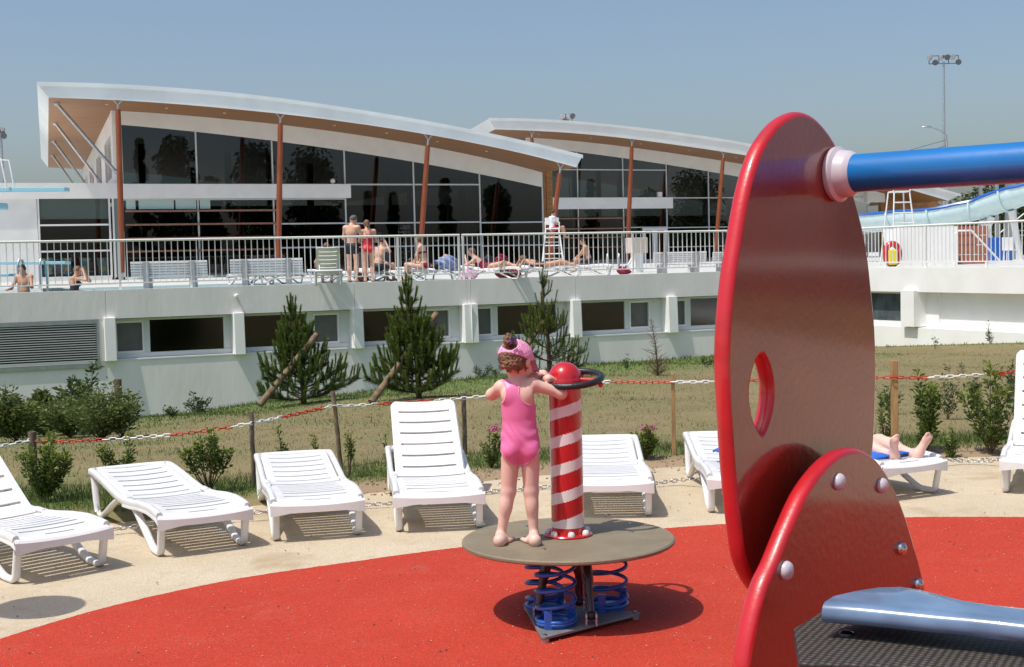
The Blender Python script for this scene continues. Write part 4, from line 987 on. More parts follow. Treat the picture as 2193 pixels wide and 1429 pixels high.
for (dx, dy) in ((2150, 1380), (2450, 1400), (1950, 1420)):
    p = onz(dx, dy, zp); m = MB(); m.cyl((p[0], p[1], .006), (p[0], p[1], zp - .03), .04, 16); m.build('post', M_galv, tw, smooth=50)

# unseen raised disc, added at the left to cast the oval paving shadow
c = onz(85, 1300); X0, Y0 = c[0] - TRAVEL[0] * 1.62, c[1] - TRAVEL[1] * 1.62
pp = thing('oval_shadow_caster', 'round red disc on a post, added outside the left edge to cast the oval shadow', 'play equipment', (X0, Y0, .006))
m = MB(); m.lathe((X0, Y0, 1.6), [(.02, 0), (.23, 0), (.235, .01), (.23, .02), (.02, .02)], 40, (.1, .1, 1)); m.build('caster_disc', M_redp, pp, smooth=35)
m = MB(); m.cyl((X0 - .1, Y0, .006), (X0 - .1, Y0, 1.6), .03, 12); m.build('post', M_galv, pp, smooth=40)
lounger(.3, 'white sun lounger outside the left edge, only its shadow reaching into view', (-3.35, 6.25, .001), math.radians(48), GL)

# ------------------------------------------------------------------ posts and chains
def post(px, pytop, D, hgt, r, mtl, label, square=False, lean=0.0):
    T = aty(px, pytop, D); x, y = float(T[0]), D; zg = float(zground(x, y)); t = MB()
    rng = random.Random(px)
    if square: t.box((x, y, (T[2] + zg) / 2), r * 2, r * 1.6, T[2] - zg + .1)
    else:
        n = 8; t.tube([(x - lean * (1 - i / n) + rng.uniform(-.003, .003), y + rng.uniform(-.003, .003), zg - .05 + (T[2] - zg + .05) * i / n) for i in range(n + 1)], [r * rng.uniform(.92, 1.06) for _ in range(n + 1)], 10)
    o = t.build('fence_post', mtl, smooth=None if square else 40, bevel=.004 if square else 0)
    return tag(o, label, 'post', 'wooden stakes carrying the plastic chain'), np.array((x, y, float(T[2])))
PO = {}
for (k, px, py, D, r, mt_, lab, sq, ln) in (
    ('a', 68, 925, 9.95, .030, M_postw, 'short reddish weathered stake at the far left, among the shrubs', False, 0), ('b', 538, 881, 9.75, .017, M_postw, 'dark round stake left of the second flat lounger head', False, 0),
    ('c', 713, 838, 10.6, .018, M_log, 'thin split stake behind the third lounger', False, -.05), ('d', 993, 842, 11.2, .020, M_postw, 'short grey stake top behind the raised lounger back', False, 0),
    ('e', 1441, 813, 10.85, .015, M_postn, 'slim light stake between the flat loungers right of the column', True, 0), ('f', 1915, 786, 10.6, .026, M_postn, 'thick pale new wooden stake right of the red panel', True, 0)):
    PO[k] = post(px, py, D, 0, r, mt_, lab, sq, ln)[1]
def link_mesh(name, L, wd, r, mtl, n=12, k=5):
    a = wd / 2 - r; s = L / 2 - a - r; pts = []
    for q in np.linspace(-math.pi / 2, math.pi / 2, n // 2): pts.append((s + a * math.cos(q), a * math.sin(q), 0))
    for q in np.linspace(math.pi / 2, 3 * math.pi / 2, n // 2): pts.append((-s + a * math.cos(q), a * math.sin(q), 0))
    m = MB(local=True); m.tube(pts, r, k, closed=True); o = m.build(name, mtl, smooth=True); me = o.data; bpy.data.objects.remove(o); return me
def chain(path, pitch, meshes, t, name='link', pick=lambda i: 0, twist=0.0, maxn=298):
    P = [np.array(p, float) for p in path]; seg = [np.linalg.norm(b - a) for a, b in zip(P[:-1], P[1:])]; cum = np.concatenate([[0], np.cumsum(seg)]); n = min(maxn, int(cum[-1] / pitch)); rng = random.Random(n)
    A = np.array(P)
    def at(s): return np.array([np.interp(s, cum, A[:, k]) for k in range(3)])
    for i in range(n):
        s = i * pitch; p = at(s); tx = at(min(s + pitch / 2, cum[-1])) - at(max(0, s - pitch / 2)); tx /= np.linalg.norm(tx) + 1e-9
        a = (math.pi / 2 * (i % 2)) + twist + rng.uniform(-.35, .35); up = WZ * math.cos(a) + np.cross(tx, WZ) * math.sin(a); y = np.cross(up, tx); y /= np.linalg.norm(y); z = np.cross(tx, y)
        add_copy(name, meshes[pick(i)], t, basis(p, tx, y, z))
def sagpath(pts, sag=.03, n=14):
    out = []
    for a, b, sg in pts:
        for i in range(n): u = i / n; out.append(a * (1 - u) + b * u - WZ * sg * 4 * u * (1 - u))
    out.append(pts[-1][1]); return out
def pc(x, y, D): return aty(x, y, D)
ch = thing('plastic_chain', 'red and white plastic chain strung between the stakes across the lawn edge', 'chain', (0, 10.5, .5))
cp = [pc(-60, 965, 9.6), pc(68, 943, 9.93), pc(100, 948, 9.95), pc(370, 932, 9.9), pc(538, 907, 9.73), pc(713, 869, 10.57), pc(770, 868, 10.7), pc(993, 853, 11.17), pc(1120, 838, 11.2), pc(1300, 818, 11.0), pc(1441, 818, 10.82), pc(1560, 816, 10.8), pc(1760, 808, 10.7), pc(1915, 808, 10.56), pc(2000, 808, 10.6), pc(2193, 796, 10.6), pc(2400, 790, 10.6)]
lr = link_mesh('red_link', .066, .030, .0046, M_chred); lw = link_mesh('white_link', .066, .030, .0046, M_chwh)
chain(sagpath([(a, b, .004) for a, b in zip(cp[:-1], cp[1:])], n=8), .0505, [lr, lw], ch, 'chain_link', lambda i: 1 if (i // 10) % 2 == 0 else 0)
mc = thing('metal_chain', 'galvanised metal chain lying low along the back edge of the paving behind the loungers', 'chain', (0, 9.5, .05))
mp_ = [(-40, 1170, .05), (40, 1160, .04), (150, 1148, .02), (270, 1130, .03), (330, 1121, .06), (430, 1105, .05), (560, 1097, .05), (640, 1090, .05), (760, 1083, .02), (860, 1077, .02), (940, 1066, .01), (1080, 1050, .01), (1180, 1042, .01), (1300, 1034, .01), (1400, 1036, .02), (1450, 1029, .03), (1490, 1024, .06), (1530, 1028, .04)]
ls = link_mesh('metal_link', .052, .030, .0042, M_chst, 12, 5)
chain([onz(x, y, z + .008) for x, y, z in mp_], .038, [ls], mc, 'chain_link')
mc2 = thing('metal_chain', 'short length of galvanised chain hanging between the two loungers right of the red panel', 'chain', (3.5, 10, .05))
chain([onz(x, y, z) for x, y, z in ((1960, 975, .05), (2012, 983, .06), (2060, 987, .03), (2110, 988, .03), (2155, 984, .06), (2193, 976, .08))], .038, [ls], mc2, 'chain_link')
# ------------------------------------------------------------------ plants
RNG = np.random.default_rng(7)
def fast_mesh(name, V, nv, mtl, tint, parent=None, kind=None, label=None, smooth=False, mats=None):
    """V: (n, nv, 3) polygons of nv corners each"""
    n = len(V); me = bpy.data.meshes.new(name); me.vertices.add(n * nv); V = np.asarray(V, np.float64)
    if parent is not None:
        iv = np.array(wmat(parent).inverted()); V = V @ iv[:3, :3].T + iv[:3, 3]
    me.vertices.foreach_set('co', V.astype(np.float32).ravel()); me.loops.add(n * nv); me.loops.foreach_set('vertex_index', np.arange(n * nv, dtype=np.int32))
    me.polygons.add(n); me.polygons.foreach_set('loop_start', np.arange(0, n * nv, nv, dtype=np.int32)); me.polygons.foreach_set('loop_total', np.full(n, nv, np.int32))
    a = me.attributes.new('tint', 'FLOAT', 'POINT'); a.data.foreach_set('value', np.repeat(np.asarray(tint, np.float32), nv)); me.materials.append(mtl); me.update(calc_edges=True)
    if smooth: me.polygons.foreach_set('use_smooth', np.ones(n, bool))
    return link(name, me, parent, label, kind)
def unit(v): return v / (np.linalg.norm(v, axis=-1, keepdims=True) + 1e-9)
def leaf_quads(P, Dr, size, ratio=.42, droop=.15):
    """diamond leaves folded a little along the midrib -> (2n,3,3) triangles"""
    n = len(P); Dr = unit(Dr); R = unit(RNG.normal(size=(n, 3))); S = unit(np.cross(Dr, R)); U = np.cross(S, Dr)
    size = np.asarray(size).reshape(-1, 1) * np.ones((n, 1)); tip = P + Dr * size - WZ * size * droop; mid = P + Dr * size * .45
    l = mid + S * size * ratio / 2 + U * size * .07; r = mid - S * size * ratio / 2 + U * size * .07
    T = np.stack([np.stack([P, l, tip], 1), np.stack([P, tip, r], 1)], 1).reshape(-1, 3, 3); return T
def needles(P, Dr, L, w):
    n = len(P); Dr = unit(Dr); S = unit(np.cross(Dr, RNG.normal(size=(n, 3)))); L = np.asarray(L).reshape(-1, 1) * np.ones((n, 1))
    return np.stack([P + S * w / 2, P - S * w / 2, P + Dr * L - WZ * L * .06], 1)
def pine(base, h, w, label, nwh=8, lean=(0, 0), nd=1.0, seed=1, side=1.0, openness=0.0):
    rg = np.random.default_rng(seed); t = thing('pine_tree', label, 'tree', base, 0, 'young pines in front of the terrace wall')
    base = np.array(base); top = base + np.array((lean[0], lean[1], h)); mb = MB()
    tp = [base + (top - base) * u + np.array((.03 * math.sin(5 * u), .03 * math.cos(4 * u), 0)) for u in np.linspace(-.02, .93, 12)]
    mb.tube(tp, [.05 * (1 - .85 * u) + .006 for u in np.linspace(0, 1, 12)], 8); mb.build('trunk', M_bark, t, smooth=60)
    NP_, ND, NL, NT = [], [], [], []
    br = MB()
    def shoot(a, d, L, candle=True, dens=1.0):
        n = int(L * 280 * nd * dens); u = rg.random(n) ** .8; ax = unit(d); P = a + ax * (u * L)[:, None]
        rad = rg.normal(size=(n, 3)); rad = unit(rad - (rad @ ax)[:, None] * ax); fw = .75 + .5 * rg.random(n); D_ = ax * fw[:, None] + rad * .62
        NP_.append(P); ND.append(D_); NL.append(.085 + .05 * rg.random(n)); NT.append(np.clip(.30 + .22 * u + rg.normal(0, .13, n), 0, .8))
        if candle:
            n = int(120 * nd); u = rg.random(n); c0 = a + ax * L; cd = unit(ax * .4 + np.array((0, 0, 1.))); P = c0 + cd * (u * .20)[:, None]; rad = rg.normal(size=(n, 3)); rad = unit(rad - (rad @ cd)[:, None] * cd)
            NP_.append(P); ND.append(cd * 1.5 + rad * .5); NL.append(.06 + .03 * rg.random(n)); NT.append(np.clip(rg.normal(.78, .13, n), .4, 1)); br.tube([c0 - cd * .02, c0 + cd * .2], [.006, .004], 4)
    for k in range(nwh):
        f = .05 + .78 * k / (nwh - 1); c = base + (top - base) * f; nb = 7 if k < nwh - 2 else 5; r = w / 2 * (1 - f) ** 1.45 * 1.15 + .07
        for j in range(nb):
            if rg.random() < openness: continue
            az_ = 2 * math.pi * (j + rg.random() * .7) / nb + k; L = max(.16, r * rg.uniform(.72, 1.12)); upt = rg.uniform(.05, .45) + .75 * f
            d0 = np.array((math.cos(az_), math.sin(az_) * side, upt * .55)); d1 = np.array((math.cos(az_), math.sin(az_) * side, upt * 1.3 + .2))
            pts = [c]; m_ = 5
            for q in range(m_): dd = unit(d0 * (1 - q / m_) + d1 * q / m_); pts.append(pts[-1] + dd * L / m_)
            br.tube(pts, [.016 * (1 - .12 * q) for q in range(m_ + 1)], 5)
            for q in range(1, m_):
                shoot(pts[q], pts[q + 1] - pts[q], L / m_ * 1.1, False, .9)
                if L > .3 and q > 1:
                    for sg in (-1, 1):
                        sd = unit(np.cross(pts[q] - pts[q - 1], WZ)) * sg + unit(pts[q] - pts[q - 1]) * .9 + WZ * .45; sL = L * rg.uniform(.18, .34); br.tube([pts[q], pts[q] + unit(sd) * sL], [.007, .004], 4); shoot(pts[q] + unit(sd) * sL * .25, sd, sL * .8, rg.random() < .8)
            shoot(pts[-2], pts[-1] - pts[-2], L / m_, True)
    for q in range(6): u0 = .80 + .2 * q / 6; shoot(base + (top - base) * u0, np.array((0, 0, 1.)), h / 22, False, 1.4)
    for j in range(4):
        a = 2 * math.pi * j / 4 + .4; c = base + (top - base) * .9; sL = h * .075; d = np.array((math.cos(a) * .45, math.sin(a) * .45, 1.)); br.tube([c, c + unit(d) * sL], [.008, .006], 5); shoot(c, d, sL, True, 1.5)
    shoot(top - WZ * .12, WZ, .12, True, 2)
    br.build('branches', M_bark, t, smooth=60)
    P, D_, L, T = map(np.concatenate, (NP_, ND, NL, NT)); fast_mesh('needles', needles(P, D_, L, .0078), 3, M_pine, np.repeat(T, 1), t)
    return t
def shrub(base, h, w, nst, nlv, ls, label, mtl=None, group=None, name='shrub', seed=0, cat='shrub', ratio=.45, bright=.3, stem=.006, up=1.0, flowers=0, low=.12, rnd=False):
    rg = np.random.default_rng(seed + 11); base = np.array(base, float); t = thing(name, label, cat, base, 0, group); st = MB(); P, D_, T = [], [], []
    for i in range(nst):
        az_ = rg.uniform(0, 2 * math.pi); sp = rg.random() ** .6 if nst > 1 else 0; hh = h * rg.uniform(.72, 1.0) * (1 - .28 * sp) if i else h
        e = base + np.array((math.cos(az_) * w / 2 * sp, math.sin(az_) * w / 2 * sp, hh)); c = base + np.array((math.cos(az_) * w * .32 * sp, math.sin(az_) * w * .32 * sp, hh * .45))
        pts = [(1 - u) ** 2 * base + 2 * u * (1 - u) * c + u * u * e for u in np.linspace(0, 1, 7)]; st.tube(pts, [stem * (1 - .75 * u) for u in np.linspace(0, 1, 7)], 5)
        n = nlv // nst; u = low + (1 - low) * rg.random(n) ** .85; A = np.array(pts); q = np.stack([np.interp(u, np.linspace(0, 1, 7), A[:, k]) for k in range(3)], 1)
        rad = rg.normal(size=(n, 3)); rad[:, 2] = np.abs(rad[:, 2]) * .6; rad = unit(rad); off = rg.random(n) ** 1.3 * w * (.16 if not rnd else .30) * (1.05 - .6 * u)
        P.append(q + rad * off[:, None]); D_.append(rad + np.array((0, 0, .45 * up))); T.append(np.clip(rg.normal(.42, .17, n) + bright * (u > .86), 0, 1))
    st.build('stem', M_bark if stem > .004 else M_twig, t, smooth=60)
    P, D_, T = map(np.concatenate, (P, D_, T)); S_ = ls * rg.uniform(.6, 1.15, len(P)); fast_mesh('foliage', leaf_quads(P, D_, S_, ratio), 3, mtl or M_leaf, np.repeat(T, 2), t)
    if flowers:
        for k in range(flowers):
            a = rg.uniform(0, 6.28); c = base + np.array((math.cos(a) * w * .25, math.sin(a) * w * .25, h * rg.uniform(.93, 1.05))); m = MB()
            for q in range(14): v = rg.normal(size=3) * .016 * np.array((1.5, 1.5, .6)); m.sphere(c + v, .009, 5, 4)
            m.build('flower', M_flower, t)
    return t
gp = 'young shrubs planted behind the loungers'
def T_(px, py): return onT(px, py)
def shr(px, pyb, pyt, wpx, D=None, **k):
    b = onz(px, pyb, .01) if D is None else np.array((*aty(px, pyb, D)[:2], 0.)); b = np.array((b[0], b[1], float(zground(b[0], b[1])))); Dd = b[1]
    hh = (pyb - pyt) * Dd / FPX; return shrub(b, hh, wpx * Dd / FPX, **k)
shr(95, 1082, 940, 120, nst=12, nlv=2000, ls=.040, label='leafy green shrub between the left edge lounger and the second lounger', group=gp, seed=1)
shr(262, 1068, 938, 110, 9.7, nst=7, nlv=650, ls=.040, label='low green shrub just above the second lounger head', group=gp, seed=2)
shr(447, 1042, 905, 125, 9.6, nst=10, nlv=1300, ls=.038, label='upright bushy shrub with bare lower stems beside the dark stake', group=gp, seed=3, low=.42)
shr(610, 985, 882, 50, 10.3, nst=2, nlv=210, ls=.038, label='single thin leafy sprig above the third lounger', group=gp, seed=4, ratio=.35)
shr(690, 975, 888, 60, 10.2, nst=2, nlv=190, ls=.038, label='small sprig left of the split stake', group=gp, seed=5, ratio=.35)
shr(748, 985, 888, 62, 10.1, nst=3, nlv=230, ls=.036, label='spindly shrub right of the split stake', group=gp, seed=6, ratio=.35, low=.4)
shr(845, 1022, 930, 60, 10.0, nst=5, nlv=330, ls=.035, label='small weedy shrub left of the raised lounger', group=gp, seed=7, ratio=.3)
shr(886, 960, 893, 30, 10.2, nst=2, nlv=110, ls=.036, label='little sprig beside the raised lounger back', group=gp, seed=8)
shr(1052, 1000, 912, 60, 10.4, nst=7, nlv=550, ls=.035, label='dark shrub with pink flowers between the lounger and the girl', group=gp, seed=9, flowers=3)
shr(1382, 990, 918, 62, 10.7, nst=9, nlv=1100, ls=.036, label='compact dark shrub with pink flowers right of the fifth lounger', group=gp, seed=10, flowers=3)
shr(1985, 972, 795, 115, 10.75, nst=7, nlv=950, ls=.056, label='tall leafy shrub right of the pale new stake', group=gp, seed=11, ratio=.42)
shr(2122, 972, 775, 135, 10.7, nst=8, nlv=1100, ls=.058, label='tallest leafy shrub left of the right edge lounger', group=gp, seed=12, ratio=.42)
shr(1897, 960, 835, 55, 10.9, nst=4, nlv=330, ls=.045, label='sparse shrub between the red panel and the pale stake', group=gp, seed=13)
shr(2040, 985, 905, 50, 10.6, nst=3, nlv=230, ls=.042, label='low sprout between the two tall shrubs on the right', group=gp, seed=14)
shr(1400, 945, 905, 30, 11.4, nst=3, nlv=70, ls=.03, label='tiny sprout behind the slim light stake', group=gp, seed=15)
gw = 'weeds on the lawn'
for i, (px, pb, pt, w, D, lab) in enumerate(((2030, 905, 780, 70, 14, 'grey green weed clump on the dry lawn behind the tall shrubs'), (2160, 870, 765, 60, 15.5, 'feathery weed at the right edge of the dry lawn'), (1905, 860, 800, 70, 15, 'weed clump behind the pale stake'), (2085, 850, 800, 40, 16.5, 'small weed between the tall shrubs on the dry lawn'))):
    shr(px, pb, pt, w, D, nst=8, nlv=500, ls=.05, label=lab, group=gw, seed=30 + i, mtl=M_weed, name='weed', cat='weed', ratio=.3, stem=.003)
def tw(px, py, hpx, wpx, **k):
    b = T_(px, py); D = b[1]; return shrub(b, hpx * D / FPX, wpx * D / FPX, **k)
for i, (px, py, hp, wpx, n, lab) in enumerate(((430, 888, 42, 70, 420, 'weed clump at the foot of the wall left of the first pine'), (505, 862, 45, 45, 260, 'weed beside the foot of the first pine'), (370, 895, 25, 40, 120, 'low weed at the wall foot right of the big bush'), (1030, 812, 30, 60, 260, 'weeds at the wall foot right of the middle pine'), (1341, 792, 32, 22, 80, 'small leafy weed alone at the wall foot'), (1512, 786, 22, 45, 120, 'low weed at the wall foot by the red panel'), (2120, 736, 46, 26, 90, 'thin leafy weed against the sunlit wall'), (2003, 748, 30, 14, 30, 'dry seed head by the sunlit wall'), (1215, 800, 28, 60, 300, 'weed under the third pine'), (1060, 806, 20, 40, 100, 'low weed behind the head of the girl'))):
    tw(px, py, hp, wpx, nst=6, nlv=n, ls=.075, label=lab, group='weeds along the terrace wall', seed=50 + i, mtl=M_weed, name='weed', cat='weed', stem=.004, ratio=.4)
# the big bushes at the far left
gb = 'bushes at the foot of the wall on the left'
for i, (px, py, hp, wpx, n, ls, mt_, lab, nst, rnd) in enumerate((
    (35, 948, 120, 130, 2600, .075, M_leafb, 'dark leafy bush cut by the left edge', 14, True), (95, 935, 100, 120, 1500, .13, M_leafb, 'bush with large drooping leaves below the louvre', 12, True),
    (150, 938, 90, 150, 3000, .06, M_leafb, 'dense low olive green bush in front of the wall', 18, True), (215, 942, 115, 160, 4200, .055, M_leafb, 'broad olive green bush, the widest of the clump', 22, True),
    (178, 932, 155, 85, 900, .085, M_weed, 'tall bush shoots rising above the clump', 6, True), (262, 938, 120, 110, 1100, .06, M_leafb, 'loose bush with arching twigs on the right end of the clump', 9, True))):
    tw(px, py, hp, wpx, nst=nst, nlv=n, ls=ls, label=lab, group=gb, seed=70 + i, mtl=mt_, rnd=rnd, up=.6, bright=.15)
for (x, yb, yt, r, lab) in ((168, 925, 812, .035, 'thin weathered stake standing in the big bush'), (252, 930, 812, .05, 'dark thick stake on the right of the big bush'), (128, 900, 850, .04, 'short brown stake top in the middle of the bushes')):
    b = T_(x, yb); tp = aty(x, yt, b[1]); m = MB(); m.tube([b, b * .5 + tp * .5 + np.array((.01, 0, 0)), tp], r, 8); tag(m.build('stake', M_postw, smooth=40), lab, 'stake')
b1 = T_(650, 866); pine(b1, (866 - 652) * b1[1] / FPX, 1.85, 'broad young pine left of the girl with a slanting log through it', 8, (-.18, 0), 1.6, 3)
b2 = T_(897, 853); pine(b2, (853 - 612) * b2[1] / FPX, 1.5, 'tallest young pine in the middle of the wall', 9, (-.16, 0), 1.7, 8)
b3 = T_(1176, 812); pine(b3, (812 - 596) * b3[1] / FPX, 1.7, 'open young pine with visible stems behind the girl', 7, (-.08, 0), .75, 15, openness=.35)
def log(x0, y0, D0, x1, y1, D1, r, lab):
    a, b = aty(x0, y0, D0), aty(x1, y1, D1); m = MB(); m.tube([a, a * .6 + b * .4, b], [r, r * .95, r * .9], 10); tag(m.build('log_stake', M_log, smooth=40), lab, 'log', 'slanting log stakes holding the pines')
log(556, 868, b1[1] - .9, 679, 716, b1[1] - .1, .062, 'slanting log stake leaning through the left pine')
log(795, 862, b2[1] - .9, 935, 672, b2[1] + .3, .062, 'slanting log stake leaning through the middle pine')
log(1105, 775, b3[1] - .2, 1163, 690, b3[1] + .2, .06, 'slanting pale log stake in the open pine')
# dead sapling
b = T_(1409, 805); t = thing('dead_sapling', 'leafless brown conifer sapling in front of the wall', 'sapling', b); m = MB(); hh = 122 * b[1] / FPX; rg = random.Random(5)
tp = b + np.array((-.12, 0, hh)); m.tube([b, b * .5 + tp * .5 + np.array((.03, 0, 0)), tp], [.02, .012, .004], 6); m.build('trunk', M_bark, t); m = MB()
for i in range(150):
    u = rg.random() ** 1.9; c = b * (1 - u) + tp * u; a = rg.uniform(0, 6.28); L = (1 - u) * .42 + .05; L *= rg.uniform(.5, 1); d = np.array((math.cos(a), math.sin(a), rg.uniform(.1, .8))); d /= np.linalg.norm(d); m.tube([c, c + d * L * .5, c + d * L + WZ * L * .1], [.005, .004, .002], 3)
m.build('twigs', M_twig, t)
# grass: real blades
def blades(name, n, ymin, ymax, cond, hfun, wfun, tintf, label=None):
    Y = ymin * (ymax / ymin) ** RNG.random(n); X = (RNG.random(n) * 2 - 1) * .43 * Y; k = cond(X, Y); X, Y = X[k], Y[k]; Z = zground(X, Y); h = hfun(X, Y); P = np.stack([X, Y, Z - .005], 1)
    D_ = RNG.normal(size=(len(X), 3)) * .38; D_[:, 2] = 1; V = needles(P, D_, h, 1.0); S = V[:, 0] - V[:, 1]; w = wfun(X, Y)[:, None]; V[:, 0] = P + S * w / 2; V[:, 1] = P - S * w / 2
    return fast_mesh(name, V, 3, M_blade, tintf(X, Y), kind='stuff', label=label)
def inlawn(X, Y): return (Y > np.interp(X, EX, EY) + .12) & (Y < ywall(X) - .05)
def strip(X, Y): e = np.interp(X, EX, EY); return (np.abs(Y - e - .85) < .62)
R_ = lambda X: RNG.random(len(X))
blades('grass', 60000, 8.6, 13, lambda X, Y: inlawn(X, Y) & strip(X, Y) & (R_(X) < green_amount(X, Y) * 1.1), lambda X, Y: .05 + .09 * R_(X) * green_amount(X, Y), lambda X, Y: .0055 + 0 * X, lambda X, Y: np.clip(.12 + .35 * R_(X) + .3 * (R_(X) < .12), 0, 1))
blades('lawn_grass', 90000, 9.4, 39, lambda X, Y: inlawn(X, Y) & (R_(X) < .02 + green_amount(X, Y) ** 1.3), lambda X, Y: (.025 + .05 * R_(X)) * (1 + .9 * (ywall(X) - Y < 4) * green_amount(X, Y)), lambda X, Y: .0007 * Y, lambda X, Y: np.clip(.15 + .3 * R_(X) + .25 * (R_(X) < .2), 0, 1))
blades('dry_grass', 70000, 9.4, 39, lambda X, Y: inlawn(X, Y) & (R_(X) > green_amount(X, Y) * .8), lambda X, Y: .012 + .022 * R_(X), lambda X, Y: .0006 * Y, lambda X, Y: .62 + .38 * R_(X))
# dead leaves and pebbles on the soil strip
def crumbs():
    m = MB(); rg = random.Random(3)
    for i in range(700):
        x = rg.uniform(-1.4, 4.3); y = float(np.interp(x, EX, EY)) + rg.uniform(-.28, .38); z = float(zground(x, y)) if y > np.interp(x, EX, EY) else 0.0
        m.sphere((x, y, max(z, 0) + .004), rg.uniform(.004, .013), 5, 3, (1, 1, .6))
    m.build('soil_crumbs', M_soil, kind='stuff')
crumbs()
# trees: a few behind the slide, and those that the glazing mirrors from beyond the right edge
def tree(base, h, w, label, seed, n=3500, ls=.42, kind='round'):
    rg = np.random.default_rng(seed); t = thing('tree', label, 'tree', base, 0, 'trees around the pool grounds'); base = np.array(base, float); m = MB(); th = h * .45
    m.tube([base, base + WZ * th * .6, base + WZ * th * 1.3 + np.array((.3, .2, 0))], [h * .022, h * .017, h * .010], 8)
    blobs = []
    for i in range(26):
        a = rg.uniform(0, 6.28); f = (i + rg.random()) / 26; rr = w / 2 * (1 - abs(f - .35)) * rg.uniform(.2, .85); z = h * (.12 + .80 * f)
        if kind == 'spire': rr = w / 2 * (1 - f) * rg.uniform(.2, .8); z = h * (.06 + .88 * f)
        c = base + np.array((math.cos(a) * rr, math.sin(a) * rr, z)); blobs.append((c, w * (.17 + .1 * rg.random()) * ((1.05 - f) if kind == 'spire' else 1))); m.tube([base + WZ * min(z * .6, th * 1.2), c], [h * .008, h * .003], 5)
    m.build('trunk', M_bark, t, smooth=60); P, D_ = [], []
    for c, r in blobs:
        k = n // len(blobs); v = unit(rg.normal(size=(k, 3))) * (rg.random((k, 1)) ** .45) * r * np.array((1.15, 1.15, .85)); P.append(c + v); D_.append(v + rg.normal(size=(k, 3)) * r * .4 + (np.array((0, 0, -r * 1.0)) if kind == 'willow' else 0))
    P, D_ = np.concatenate(P), np.concatenate(D_); fast_mesh('crown', leaf_quads(P, D_, ls * rg.uniform(.6, 1.2, len(P)), .6), 3, M_tree, np.repeat(np.clip(rg.normal(.5, .22, len(P)), 0, 1), 2), t)
for i, (px, py, D, h, w, lab) in enumerate(((2090, 480, 125, 5.2, 9, 'dark green tree seen under the water slide'), (2150, 470, 90, 4.6, 8, 'green tree behind the slide at the right edge'), (2187, 470, 84, 5.0, 5, 'tree whose top shows above the blue slide'), (2130, 480, 130, 6.0, 8, 'low green tree far behind the slide supports'))):
    b = aty(px, py, D); tree((b[0], b[1], .9), h, w, lab, 100 + i, 2600, .34)
def mirrored(px, py, dist):                  # where a thing seen mirrored in the large hall glazing really stands
    P = wallk(px, py, 2.0); d = unit(ray(px, py)); r = d - 2 * (d @ WN) * WN; return P + r * dist
for i, (px, pt, wpx, kd, lab) in enumerate(((298, 284, 60, 'spire', 'tall spruce beyond the right edge, mirrored beside the first orange column'), (372, 272, 105, 'willow', 'tall weeping willow mirrored in the first upper pane'), (545, 292, 110, 'willow', 'broad weeping willow mirrored in the second upper pane'),
    (668, 312, 135, 'willow', 'wide willow mirrored right of the second orange column'), (450, 372, 50, 'round', 'low tree mirrored between the two willows'), (788, 405, 34, 'spire', 'narrow cypress mirrored in the fourth bay'), (842, 405, 40, 'spire', 'narrow cypress mirrored beside the third orange column'), (952, 372, 60, 'spire', 'spruce mirrored right of the third orange column'),
    (1065, 392, 70, 'round', 'round tree mirrored in the last bay of the large hall'), (1265, 376, 40, 'spire', 'leaning spruce mirrored in the smaller hall'), (1490, 366, 130, 'round', 'broad round tree mirrored in the smaller hall by the red panel'), (1395, 405, 90, 'round', 'low tree mirrored above the double door'))):
    k_ = 2.0 if px < 1170 else 2.58; P = wallk(px, pt, k_); d = unit(ray(px, pt)); r = d - 2 * (d @ WN) * WN; q = P + r * 95; D_ = float(np.linalg.norm(P)) + 95
    tree((q[0], q[1], -.1), float(q[2]) + .1, wpx * D_ / FPX, lab, 200 + i, 5200, .6, kd)
# grit scattered over the paving and the red surface
def grit():
    rg = random.Random(9); rows = (('sand_grains', M_path, 1500, .0022, .0045), ('dark_crumbs', M_bark, 260, .003, .007))
    for nm, mt_, n, r0, r1 in rows:
        m = MB()
        for i in range(n):
            x, y = rg.uniform(-3.2, 3.6), rg.uniform(3.6, 9.6); m.sphere((x, y, .009), rg.uniform(r0, r1), 4, 2, (1, 1.2, .5))
        m.build(nm, mt_, kind='stuff')
grit()
